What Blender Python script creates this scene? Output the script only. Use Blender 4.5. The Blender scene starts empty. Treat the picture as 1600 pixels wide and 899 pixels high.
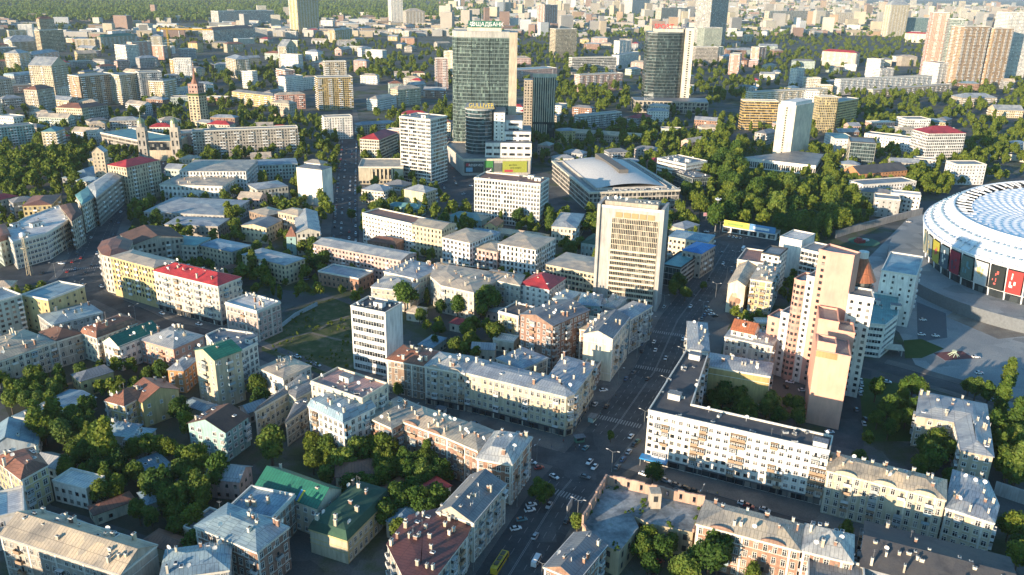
import bpy, math, random
import numpy as np
from mathutils import Vector, Matrix
random.seed(7)
RAD = math.radians
scene = bpy.context.scene
COL = scene.collection
# ------------------------------------------------------------------ camera
CAM_H = 190.0
FPX, PITCH, ROLL = 1300.0, RAD(20.07), RAD(1.05)
_f = Vector((0, math.cos(PITCH), -math.sin(PITCH)))
_r0 = Vector((1, 0, 0)); _u0 = _r0.cross(_f)
_R = _r0 * math.cos(ROLL) + _u0 * math.sin(ROLL)
_U = _u0 * math.cos(ROLL) - _r0 * math.sin(ROLL)
cam_data = bpy.data.cameras.new('camera')
cam = bpy.data.objects.new('camera', cam_data); COL.objects.link(cam)
cam_data.sensor_width = 36.0; cam_data.lens = FPX / 1600 * 36
cam_data.clip_start = 1.0; cam_data.clip_end = 90000
cam.matrix_world = Matrix(((_R.x, _U.x, -_f.x, 0), (_R.y, _U.y, -_f.y, 0), (_R.z, _U.z, -_f.z, CAM_H), (0, 0, 0, 1)))
scene.camera = cam
# ------------------------------------------------------------------ light
SUN_AZ, SUN_EL = RAD(45), RAD(10.0)      # direction the light travels, right of straight ahead
world = bpy.data.worlds.new('World'); scene.world = world; world.use_nodes = True
wn = world.node_tree.nodes; wl = world.node_tree.links
sky = wn.new('ShaderNodeTexSky'); sky.sky_type = 'NISHITA'; sky.sun_disc = False
sky.sun_elevation = SUN_EL; sky.sun_rotation = RAD(225); sky.altitude = 200; sky.air_density = 1.0; sky.dust_density = 0.4; sky.ozone_density = 3.0
bg = wn['Background']; tint = wn.new('ShaderNodeMix'); tint.data_type = 'RGBA'; tint.blend_type = 'MULTIPLY'; tint.inputs[0].default_value = 1; tint.inputs[7].default_value = (.72, 1.0, 1.0, 1)
wl.new(sky.outputs[0], tint.inputs[6]); wl.new(tint.outputs[2], bg.inputs[0]); bg.inputs[1].default_value = 0.15
sun_d = bpy.data.lights.new('sun', 'SUN'); sun_d.energy = 4.3; sun_d.angle = RAD(0.5); sun_d.color = (1.0, 0.79, 0.57)
sun = bpy.data.objects.new('sun', sun_d); COL.objects.link(sun)
_sd = Vector((math.sin(SUN_AZ) * math.cos(SUN_EL), math.cos(SUN_AZ) * math.cos(SUN_EL), -math.sin(SUN_EL)))
sun.rotation_euler = _sd.to_track_quat('-Z', 'Y').to_euler()
vs = scene.view_settings
vs.view_transform = 'Standard'; vs.look = 'None'; vs.exposure = 1.22; vs.gamma = 1.0; vs.use_curve_mapping = False
scene.cycles.max_bounces = 6; scene.cycles.diffuse_bounces = 3; scene.cycles.glossy_bounces = 2
scene.cycles.volume_bounces = 0; scene.cycles.transparent_max_bounces = 4; scene.cycles.caustics_reflective = False; scene.cycles.caustics_refractive = False
scene.cycles.use_denoising = True

# ------------------------------------------------------------------ helpers
def ray(x, y): return _f + _R * ((x - 800) / FPX) - _U * ((y - 449.5) / FPX)
def at(x, y, z=0.0):
    d = ray(x, y); t = (z - CAM_H) / d.z
    return Vector((d.x * t, d.y * t, z))
def height_for(top_y, bx, by):
    g = at(bx, by); lo, hi = 0.5, 185
    for _ in range(40):
        m = (lo + hi) / 2; d = Vector((g.x, g.y, m - CAM_H))
        y = 449.5 - FPX * d.dot(_U) / d.dot(_f)
        if y > top_y: lo = m
        else: hi = m
    return lo
def camdist(x, y, z=0): return math.sqrt(x * x + y * y + (z - CAM_H) ** 2)

MATS = {}
def nodemat(name):
    m = bpy.data.materials.new(name); m.use_nodes = True
    return m, m.node_tree.nodes, m.node_tree.links, m.node_tree.nodes['Principled BSDF']
def ramp(n, l, src, stops):
    r = n.new('ShaderNodeValToRGB'); l.new(src, r.inputs[0])
    while len(r.color_ramp.elements) < len(stops): r.color_ramp.elements.new(0.5)
    for e, (p, c) in zip(r.color_ramp.elements, stops): e.position = p; e.color = (*c, 1)
    return r.outputs[0]
def mul(n, l, a, b, t='MULTIPLY', fac=1.0):
    x = n.new('ShaderNodeMix'); x.data_type = 'RGBA'; x.blend_type = t; x.inputs[0].default_value = fac
    for s, i in ((a, 6), (b, 7)):
        if isinstance(s, tuple): x.inputs[i].default_value = (*s, 1)
        else: l.new(s, x.inputs[i])
    return x.outputs[2]
def noise(n, l, scale, detail=4, vec=None, rough=0.6):
    t = n.new('ShaderNodeTexNoise'); t.inputs['Scale'].default_value = scale; t.inputs['Detail'].default_value = detail; t.inputs['Roughness'].default_value = rough
    if vec is not None: l.new(vec, t.inputs['Vector'])
    return t.outputs[0]
def position(n, l, sx=1, sy=1, sz=1):
    g = n.new('ShaderNodeNewGeometry'); m = n.new('ShaderNodeVectorMath'); m.operation = 'MULTIPLY'
    l.new(g.outputs['Position'], m.inputs[0]); m.inputs[1].default_value = (sx, sy, sz)
    return m.outputs[0]
WALL = dict(cream=(.60, .52, .37), pale=(.68, .62, .50), yellow=(.58, .47, .25), white=(.80, .78, .73), brick=(.36, .235, .18), tan=(.50, .355, .235), pink=(.58, .41, .36), peach=(.67, .375, .29),
            grey=(.40, .41, .41), beige=(.52, .45, .35), teal=(.30, .46, .44), brown=(.29, .22, .17), orange=(.60, .30, .14), stone=(.48, .43, .36), mint=(.48, .56, .50),
            dark=(.06, .065, .07), concrete=(.46, .44, .41), ochre=(.55, .40, .17), salmon=(.58, .34, .27), bluegrey=(.42, .48, .52), brick_pale=(.46, .32, .26), ruin=(.47, .40, .27))
ROOF = dict(zinc=(.40, .43, .45), blue=(.27, .38, .45), beige=(.44, .39, .31), tar=(.085, .085, .09), grey=(.22, .23, .24), rust=(.27, .12, .075), red=(.46, .045, .05),
            green=(.02, .17, .11), dgreen=(.03, .085, .06), teal=(.13, .31, .33), brown=(.13, .075, .06), pink=(.52, .31, .27), maroon=(.15, .06, .055), white=(.74, .73, .70), sand=(.56, .47, .36), bright=(.02, .20, .55), orange=(.36, .13, .06))
def wall_mat(key):
    k = 'wall_' + key
    if k in MATS: return MATS[k]
    m, n, l, b = nodemat(k); c = WALL[key]
    p = position(n, l)
    big = ramp(n, l, noise(n, l, .09, 5, p), [(.3, (.80, .80, .82)), (.7, (1.1, 1.08, 1.04))])
    st = ramp(n, l, noise(n, l, 1.0, 4, position(n, l, .7, .7, .09), .7), [(.30, (.54, .53, .52)), (.60, (1.05, 1.05, 1.05))])
    oi = n.new('ShaderNodeObjectInfo'); var = ramp(n, l, oi.outputs['Random'], [(0, (.84, .86, .9)), (.5, (1, 1, 1)), (1, (1.1, 1.04, .96))])
    x = mul(n, l, c, big); x = mul(n, l, x, st, 'MULTIPLY', .25 if key in ('peach', 'salmon') else .7); x = mul(n, l, x, var)
    if key == 'brick':
        x = mul(n, l, x, ramp(n, l, noise(n, l, .5, 6, p, .8), [(.35, (.65, .62, .6)), (.65, (1.25, 1.2, 1.15))]))
    l.new(x, b.inputs['Base Color']); b.inputs['Roughness'].default_value = .85; b.inputs['Specular IOR Level'].default_value = .2
    MATS[k] = m; return m
def roof_mat(key):
    k = 'roof_' + key
    if k in MATS: return MATS[k]
    m, n, l, b = nodemat(k); c = ROOF[key]
    tc = n.new('ShaderNodeTexCoord'); p = position(n, l)
    big = ramp(n, l, noise(n, l, .12, 6, p, .65), [(.28, (.55, .58, .63)), (.5, (1, 1, 1)), (.74, (1.28, 1.2, 1.06))])
    oi = n.new('ShaderNodeObjectInfo'); var = ramp(n, l, oi.outputs['Random'], [(0, (.8, .84, .9)), (1, (1.14, 1.06, .97))])
    x = mul(n, l, mul(n, l, c, big), var)
    fine = ramp(n, l, noise(n, l, 1.7, 5, p, .75), [(.3, (.72, .72, .74)), (.6, (1.06, 1.06, 1.05))])
    x = mul(n, l, x, fine, 'MULTIPLY', .8)
    if key not in ('tar', 'dgreen', 'brown'):
        br = n.new('ShaderNodeTexBrick'); l.new(tc.outputs['Object'], br.inputs['Vector'])
        br.inputs['Color1'].default_value = (1, 1, 1, 1); br.inputs['Color2'].default_value = (.84, .85, .87, 1); br.inputs['Mortar'].default_value = (.40, .40, .41, 1)
        br.inputs['Scale'].default_value = 1.0; br.inputs['Mortar Size'].default_value = .1; br.inputs['Brick Width'].default_value = 1.3; br.inputs['Row Height'].default_value = 4.6
        x = mul(n, l, x, br.outputs[0], 'MULTIPLY', .75)
    vo = n.new('ShaderNodeTexVoronoi'); vo.distance = 'CHEBYCHEV'; l.new(tc.outputs['Object'], vo.inputs['Vector']); vo.inputs['Scale'].default_value = .16; vo.inputs['Randomness'].default_value = .8
    sp = n.new('ShaderNodeSeparateColor'); l.new(vo.outputs['Color'], sp.inputs[0])
    x = mul(n, l, x, ramp(n, l, sp.outputs[0], [(0, (.70, .72, .76)), (.35, (.95, .96, .98)), (.7, (1.06, 1.03, .98)), (1, (1.32, 1.26, 1.16))]), 'MULTIPLY', .9 if key in ('zinc', 'blue', 'beige', 'sand', 'white', 'rust') else .5)
    if key in ('zinc', 'blue', 'beige', 'grey', 'sand'):
        fx = n.new('ShaderNodeMix'); fx.data_type = 'RGBA'
        rm = ramp(n, l, noise(n, l, .33, 7, p, .8), [(.60, (0, 0, 0)), (.70, (.6, .6, .6))]); l.new(rm, fx.inputs[0]); l.new(x, fx.inputs[6]); fx.inputs[7].default_value = (.26, .14, .08, 1); x = fx.outputs[2]
    l.new(x, b.inputs['Base Color'])
    b.inputs['Roughness'].default_value = .9 if key in ('tar', 'brown', 'dgreen', 'white') else .55
    b.inputs['Metallic'].default_value = 0.15 if key in ('zinc', 'blue') else 0
    MATS[k] = m; return m
def plain(name, c, rough=.6, metal=0.0, var=0.0):
    if name in MATS: return MATS[name]
    m, n, l, b = nodemat(name)
    x = mul(n, l, c, ramp(n, l, noise(n, l, .8, 5, position(n, l)), [(.3, (.8, .8, .8)), (.7, (1.1, 1.1, 1.1))]))
    if var:
        oi = n.new('ShaderNodeObjectInfo'); x = mul(n, l, x, ramp(n, l, oi.outputs['Random'], [(0, (1 - var,) * 3), (1, (1 + var,) * 3)]))
    l.new(x, b.inputs['Base Color']); b.inputs['Roughness'].default_value = rough; b.inputs['Metallic'].default_value = metal
    MATS[name] = m; return m
def glass_mat():
    if 'glass' in MATS: return MATS['glass']
    m, n, l, b = nodemat('window_glass')
    oi = n.new('ShaderNodeObjectInfo'); v = n.new('ShaderNodeVectorMath'); v.operation = 'FLOOR'; l.new(position(n, l, .45, .45, .32), v.inputs[0])
    w = n.new('ShaderNodeTexWhiteNoise'); l.new(v.outputs[0], w.inputs[0])
    ad = n.new('ShaderNodeMath'); ad.operation = 'ADD'; l.new(w.outputs[0], ad.inputs[0]); l.new(oi.outputs['Random'], ad.inputs[1])
    fr = n.new('ShaderNodeMath'); fr.operation = 'FRACT'; l.new(ad.outputs[0], fr.inputs[0])
    c = ramp(n, l, fr.outputs[0], [(0, (.012, .016, .02)), (.55, (.035, .042, .05)), (.72, (.08, .085, .085)), (.86, (.30, .28, .24)), (1, (.14, .14, .13))])
    l.new(c, b.inputs['Base Color']); b.inputs['Roughness'].default_value = .12; b.inputs['Specular IOR Level'].default_value = .6
    MATS['glass'] = m; return m
def curtain_mat(name, c, fw=1.6, fh=3.6):
    if name in MATS: return MATS[name]
    m, n, l, b = nodemat(name)
    v = n.new('ShaderNodeVectorMath'); v.operation = 'FLOOR'; l.new(position(n, l, 1 / fw, 1 / fw, 1 / fh), v.inputs[0])
    w = n.new('ShaderNodeTexWhiteNoise'); l.new(v.outputs[0], w.inputs[0])
    k = ramp(n, l, w.outputs[0], [(0, (.55, .55, .55)), (.6, (1.0, 1.0, 1.0)), (.9, (1.5, 1.5, 1.45)), (.97, (3.0, 2.9, 2.6))])
    l.new(mul(n, l, c, k), b.inputs['Base Color']); b.inputs['Roughness'].default_value = .09; b.inputs['Specular IOR Level'].default_value = .9; b.inputs['Metallic'].default_value = .25
    MATS[name] = m; return m
def facade_mat(key):
    """wall with a regular pattern of small window openings (far houses); UV in metres"""
    k = 'far_' + key
    if k in MATS: return MATS[k]
    m, n, l, b = nodemat(k); c = WALL[key]
    uv = n.new('ShaderNodeUVMap'); br = n.new('ShaderNodeTexBrick'); l.new(uv.outputs[0], br.inputs['Vector'])
    br.offset = 0; br.inputs['Scale'].default_value = 1; br.inputs['Brick Width'].default_value = 3.4; br.inputs['Row Height'].default_value = 3.2; br.inputs['Mortar Size'].default_value = .85; br.inputs['Mortar Smooth'].default_value = 0
    br.inputs['Color1'].default_value = (.10, .11, .12, 1); br.inputs['Color2'].default_value = (.2, .2, .2, 1); br.inputs['Mortar'].default_value = (1, 1, 1, 1)
    big = ramp(n, l, noise(n, l, .02, 3, position(n, l)), [(.3, (.8, .8, .82)), (.7, (1.1, 1.08, 1.02))])
    oi = n.new('ShaderNodeObjectInfo'); var = ramp(n, l, oi.outputs['Random'], [(0, (.8, .83, .88)), (1, (1.1, 1.05, .97))])
    l.new(mul(n, l, mul(n, l, mul(n, l, c, br.outputs[0]), big), var), b.inputs['Base Color']); b.inputs['Roughness'].default_value = .8
    MATS[k] = m; return m
TRIM = lambda: plain('trim', (.66, .62, .54), .8)
WHITE = lambda: plain('white_paint', (.78, .77, .74), .6)
class MB:
    def __init__(s): s.v = []; s.f = []; s.m = []
    def face(s, pts, mi=0):
        i = len(s.v); s.v += [tuple(p) for p in pts]; s.f.append(tuple(range(i, i + len(pts)))); s.m.append(mi)
    def box(s, x0, y0, z0, x1, y1, z1, mi=0, rot=0.0, o=(0, 0), top=True, bottom=False):
        c, sn = math.cos(rot), math.sin(rot)
        P = [(o[0] + x * c - y * sn, o[1] + x * sn + y * c, z) for z in (z0, z1) for x, y in ((x0, y0), (x1, y0), (x1, y1), (x0, y1))]
        i = len(s.v); s.v += P
        F = [(0, 1, 5, 4), (1, 2, 6, 5), (2, 3, 7, 6), (3, 0, 4, 7)]
        if top: F.append((4, 5, 6, 7))
        if bottom: F.append((3, 2, 1, 0))
        for q in F: s.f.append(tuple(i + k for k in q)); s.m.append(mi)
    def prism(s, pts, z0, z1, mi=0, top=True, ti=None, bottom=False):
        n = len(pts)
        for i in range(n):
            a, b = pts[i], pts[(i + 1) % n]
            s.face([(a[0], a[1], z0), (b[0], b[1], z0), (b[0], b[1], z1), (a[0], a[1], z1)], mi)
        if top: s.face([(p[0], p[1], z1) for p in pts], mi if ti is None else ti)
        if bottom: s.face([(p[0], p[1], z0) for p in reversed(pts)], mi)
    def ring(s, outer, inner, zo, zi, mi=0):
        n = len(outer)
        for i in range(n):
            j = (i + 1) % n
            s.face([(*outer[i][:2], zo), (*outer[j][:2], zo), (*inner[j][:2], zi), (*inner[i][:2], zi)], mi)
    def cyl(s, x, y, z0, z1, r0, r1=None, n=10, mi=0, cap=True):
        r1 = r0 if r1 is None else r1
        A = [(math.cos(t * 2 * math.pi / n), math.sin(t * 2 * math.pi / n)) for t in range(n)]
        for i in range(n):
            a, b = A[i], A[(i + 1) % n]
            if r1 < 1e-3: s.face([(x + a[0] * r0, y + a[1] * r0, z0), (x + b[0] * r0, y + b[1] * r0, z0), (x, y, z1)], mi)
            else: s.face([(x + a[0] * r0, y + a[1] * r0, z0), (x + b[0] * r0, y + b[1] * r0, z0), (x + b[0] * r1, y + b[1] * r1, z1), (x + a[0] * r1, y + a[1] * r1, z1)], mi)
        if cap and r1 > 1e-3: s.face([(x + a[0] * r1, y + a[1] * r1, z1) for a in A], mi)
    def tube(s, a, b, r, n=6, mi=0, r2=None):
        a, b = Vector(a), Vector(b); d = (b - a)
        if d.length < 1e-6: return
        q = d.to_track_quat('Z', 'Y'); r2 = r if r2 is None else r2
        A = [q @ Vector((math.cos(t * 2 * math.pi / n), math.sin(t * 2 * math.pi / n), 0)) for t in range(n)]
        for i in range(n):
            u, w = A[i], A[(i + 1) % n]; s.face([a + u * r, a + w * r, b + w * r2, b + u * r2], mi)
        s.face([b + u * r2 for u in A], mi); s.face([a + u * r for u in reversed(A)], mi)
    def mesh(s, name, mats, smooth=False):
        me = bpy.data.meshes.new(name); me.from_pydata(s.v, [], s.f)
        for m in mats: me.materials.append(m)
        if len(mats) > 1: me.polygons.foreach_set('material_index', s.m)
        if smooth: me.polygons.foreach_set('use_smooth', [True] * len(s.f))
        me.update(); return me
    def build(s, name, mats, parent=None, smooth=False):
        if not isinstance(mats, (list, tuple)): mats = [mats]
        return link(bpy.data.objects.new(name, s.mesh(name, mats, smooth)), parent)
def link(o, parent=None):
    COL.objects.link(o)
    if parent is not None: o.parent = parent
    return o
def new(name, mesh, parent=None, loc=(0, 0, 0), rz=0.0, sc=None):
    o = bpy.data.objects.new(name, mesh); o.location = loc
    if rz: o.rotation_euler = (0, 0, rz)
    if sc: o.scale = sc
    return link(o, parent)
def tag(o, label=None, cat=None, group=None, kind=None):
    if label: o['label'] = label
    if cat: o['category'] = cat
    if group: o['group'] = group
    if kind: o['kind'] = kind
    return o
def empty(name, loc, rz, label, cat, group=None):
    o = bpy.data.objects.new(name, None); o.location = loc; o.rotation_euler = (0, 0, rz); o.empty_display_size = 2
    return tag(link(o), label, cat, group)
def area(P): return sum(P[i][0] * P[(i + 1) % len(P)][1] - P[(i + 1) % len(P)][0] * P[i][1] for i in range(len(P))) / 2
def inset(P, d):
    """offset a CCW polygon inwards by d"""
    n = len(P); out = []
    for i in range(n):
        p0, p1, p2 = Vector(P[i - 1][:2]), Vector(P[i][:2]), Vector(P[(i + 1) % n][:2])
        e1 = (p1 - p0).normalized(); e2 = (p2 - p1).normalized()
        n1 = Vector((-e1.y, e1.x)); n2 = Vector((-e2.y, e2.x)); k = 1 + n1.dot(n2)
        v = (n1 + n2) / max(k, .25); out.append(Vector((p1.x + v.x * d, p1.y + v.y * d)))
    return out
def inside(P, x, y):
    r = False; n = len(P); j = n - 1
    for i in range(n):
        if (P[i][1] > y) != (P[j][1] > y) and x < (P[j][0] - P[i][0]) * (y - P[i][1]) / (P[j][1] - P[i][1]) + P[i][0]: r = not r
        j = i
    return r
FOOT = []           # world footprints (poly, bbox)
def add_foot(P, pad=0):
    xs = [p[0] for p in P]; ys = [p[1] for p in P]; FOOT.append((P, min(xs) - pad, min(ys) - pad, max(xs) + pad, max(ys) + pad))
def hits(x, y, r):
    for P, x0, y0, x1, y1 in FOOT:
        if x0 - r < x < x1 + r and y0 - r < y < y1 + r:
            if inside(P, x, y): return True
            n = len(P)
            for i in range(n):
                a = Vector(P[i][:2]); b = Vector(P[(i + 1) % n][:2]); d = b - a; t = max(0, min(1, (Vector((x, y)) - a).dot(d) / max(d.length_squared, 1e-9)))
                if (a + d * t - Vector((x, y))).length < r: return True
    return False
# ------------------------------------------------------------------ facade pieces (shared meshes)
GL = glass_mat()
_wm = {}
def window_mesh(w, h, trim, kind='punch'):
    k = (round(w, 1), round(h, 1), trim, kind)
    if k in _wm: return _wm[k]
    m = MB(); t = .16; d = .12
    if kind == 'punch':
        x0, x1 = -w / 2, w / 2
        m.box(x0 - t, 0, -t, x0, d, h + t); m.box(x1, 0, -t, x1 + t, d, h + t)
        m.box(x0, 0, h, x1, d, h + t, bottom=True); m.box(x0 - t - .08, 0, -t - .14, x1 + t + .08, .28, -t - .001, bottom=True)
        m.face([(x1, .03, 0), (x0, .03, 0), (x0, .03, h), (x1, .03, h)], 1)
        m.box(-.05, .03, 0, .05, .075, h, 2); m.box(x0, .03, h * .66, -.05, .075, h * .66 + .09, 2); m.box(.05, .03, h * .66, x1, .075, h * .66 + .09, 2)
    elif kind == 'ribbon':
        x0, x1 = -w / 2, w / 2
        m.face([(x1, .03, 0), (x0, .03, 0), (x0, .03, h), (x1, .03, h)], 1)
        m.box(x0, 0, -.12, x1, .14, 0); m.box(x0, 0, h, x1, .14, h + .12, bottom=True)
        n = max(2, int(w / 1.5))
        for i in range(n + 1):
            x = x0 + w * i / n; m.box(x - .06, .03, 0, x + .06, .1, h, 2)
        for i in range(n):
            if i % 3 == 1: m.box(x0 + w * i / n + .06, .03, h * .62, x0 + w * (i + 1) / n - .06, .085, h * .62 + .08, 2)
    elif kind == 'arch':
        x0, x1 = -w / 2, w / 2; A = [(math.cos(a) * w / 2, h + math.sin(a) * w / 2) for a in [math.pi * i / 6 for i in range(7)]]
        m.face([(x1, .03, 0), (x0, .03, 0), (x0, .03, h)] + [(x, .03, z) for x, z in reversed(A[1:-1])] + [(x1, .03, h)], 1)
        m.box(x0 - t, 0, -t, x0, d, h); m.box(x1, 0, -t, x1 + t, d, h); m.box(-.05, .03, 0, .05, .08, h + w / 2, 2)
        for i in range(6):
            a, b = A[i], A[i + 1]; q = 1 + 2 * t / w
            A2 = [(a[0] * q, h + (a[1] - h) * q), (b[0] * q, h + (b[1] - h) * q)]
            m.face([(a[0], d, a[1]), (A2[0][0], d, A2[0][1]), (A2[1][0], d, A2[1][1]), (b[0], d, b[1])])
    tm = WHITE() if trim == 'w' else (TRIM() if trim == 't' else plain('dark_frame', (.05, .05, .055), .5))
    me = m.mesh('window', [tm, GL, WHITE()])
    _wm[k] = me; return me
_bm = {}
def balcony_mesh(w, kind, i):
    k = (round(w, 1), kind, i)
    if k in _bm: return _bm[k]
    m = MB(); d = 1.25
    pm = [plain('balcony_white', (.60, .60, .58), .7), plain('balcony_tan', (.36, .25, .16), .8), plain('balcony_grey', (.36, .38, .38), .7), plain('balcony_blue', (.30, .40, .44), .6)][i]
    m.box(-w / 2, 0, -.22, w / 2, d, 0, 0, bottom=True)
    if kind == 'open':
        m.box(-w / 2, d - .08, 0, w / 2, d, 1.0); m.box(-w / 2, 0, 0, -w / 2 + .08, d - .08, 1.0); m.box(w / 2 - .08, 0, 0, w / 2, d - .08, 1.0)
        m.face([(.5, .05, .1), (-.5, .05, .1), (-.5, .05, 2.2), (.5, .05, 2.2)], 1)
    else:
        m.box(-w / 2, 0, 0, w / 2, d, 1.05)
        m.box(-w / 2 + .06, 0, 1.05, w / 2 - .06, d - .06, 2.45, 1); m.box(-w / 2 - .1, 0, 2.45, w / 2 + .1, d + .12, 2.6, 0, bottom=True)
        n = max(2, int(w / .9))
        for q in range(n + 1):
            x = -w / 2 + w * q / n; m.box(x - .06, d - .06, 1.05, x + .06, d + .02, 2.45, 2)
        m.box(-w / 2, d - .06, 1.7, w / 2, d + .01, 1.78, 2)
    me = m.mesh('balcony', [pm, GL, WHITE()]); _bm[k] = me; return me
def _simple(name, fn, mats):
    if name not in _bm:
        m = MB(); fn(m); _bm[name] = m.mesh(name, mats)
    return _bm[name]
def chimney_mesh(i=0):
    def f(m):
        m.box(-.55, -.4, -1.5, .55, .4, 1.5); m.box(-.66, -.51, 1.5, .66, .51, 1.72, 1, bottom=True); m.box(-.3, -.2, 1.72, -.05, .2, 2.0, 2); m.box(.08, -.2, 1.72, .33, .2, 2.0, 2)
    return _simple('chimney%d' % i, f, [wall_mat(('brick', 'pale', 'beige')[i]), TRIM(), plain('soot', (.05, .05, .05), .9)])
def dish_mesh():
    def f(m):
        m.tube((0, 0, -.4), (0, 0, .9), .05); n = 12; pr = None
        for r, dz in ((0.02, .9), (.35, .95), (.62, 1.1)):
            ri = [(math.cos(t * 2 * math.pi / n) * r, -.25 + dz * -.35, 1.0 + math.sin(t * 2 * math.pi / n) * r + 0 * dz) for t in range(n)]
            if pr:
                for i in range(n): m.face([pr[i], pr[(i + 1) % n], ri[(i + 1) % n], ri[i]])
            pr = ri
        m.tube((0, -.3, .6), (0, -.95, 1.0), .03)
    return _simple('satellite_dish', f, [plain('dish_white', (.75, .75, .73), .5)])
def vent_mesh():
    def f(m):
        m.box(-.8, -.5, 0, .8, .5, .9); m.box(-.6, -.52, .15, .6, -.5, .75, 1); m.cyl(-.3, 0, .9, 1.0, .32, mi=1); m.cyl(.4, 0, .9, 1.0, .32, mi=1)
    return _simple('vent_unit', f, [plain('unit_grey', (.5, .51, .5), .5, .2), plain('soot', (.05, .05, .05), .9)])
def cabin_mesh(i):
    def f(m):
        m.box(-2.6, -1.7, 0, 2.6, 1.7, 2.7); m.box(-2.85, -1.95, 2.7, 2.85, 1.95, 2.95, 1, bottom=True); m.box(-.5, -1.74, .1, .5, -1.7, 2.0, 2); m.box(-2.64, -.5, 1.0, -2.6, .5, 1.9, 2)
        m.tube((1.5, 1, 2.95), (1.5, 1, 5.6), .05, 5, 2); m.tube((.9, 1, 5.1), (2.1, 1, 5.1), .03, 4, 2)
    return _simple('rooftop_cabin%d' % i, f, [wall_mat(('white', 'brick', 'beige', 'concrete')[i]), roof_mat('grey'), plain('soot', (.05, .05, .05), .9)])
def skylight_mesh():
    def f(m):
        m.box(-.6, -.8, -.2, .6, .8, .16); m.face([(-.48, -.68, .17), (.48, -.68, .17), (.48, .68, .17), (-.48, .68, .17)], 1)
    return _simple('skylight', f, [WHITE(), GL])
def dormer_mesh(i):
    def f(m):
        m.box(-1.1, -1.2, -1, 1.1, 2.2, 1.3, 0); m.face([(-.7, -1.23, .1), (.7, -1.23, .1), (.7, -1.23, 1.15), (-.7, -1.23, 1.15)], 2)
        for sx in (-1, 1): m.face([(sx * 1.35, -1.4, 1.2), (sx * 1.35, 2.4, 1.2), (0, 2.4, 2.1), (0, -1.4, 2.1)], 1)
        m.face([(-1.2, -1.21, 1.3), (1.2, -1.21, 1.3), (0, -1.21, 2.05)], 0)
    return _simple('dormer%d' % i, f, [WHITE(), roof_mat(('zinc', 'brown', 'teal', 'green')[i]), GL])
STY = dict(off8=dict(fh=4.1, h=2.3, sill=1.1, rib=1), old=dict(sp=2.85, w=1.35, h=2.15, fh=3.6, sill=1.1, bal=.16, trim='t', band=1), res=dict(sp=3.0, w=1.65, h=1.6, fh=2.95, sill=1.0, bal=.3, trim='w', band=0),
           off=dict(fh=3.4, h=1.7, sill=1.0, rib=1), grid=dict(sp=2.5, w=2.0, h=2.2, fh=3.4, sill=.8, bal=0, trim='w', band=1), small=dict(sp=4.2, w=1.1, h=1.4, fh=3.3, sill=1.2, bal=.05, trim='w', band=0),
           plain=dict(sp=3.3, w=1.35, h=1.75, fh=3.3, sill=1.2, bal=.08, trim='w', band=0), arch=dict(sp=3.6, w=1.5, h=1.9, fh=4.2, sill=1.1, bal=.1, trim='t', band=1, kind='arch'))
NEAR = 540.0
LANDMARKS = []
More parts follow.
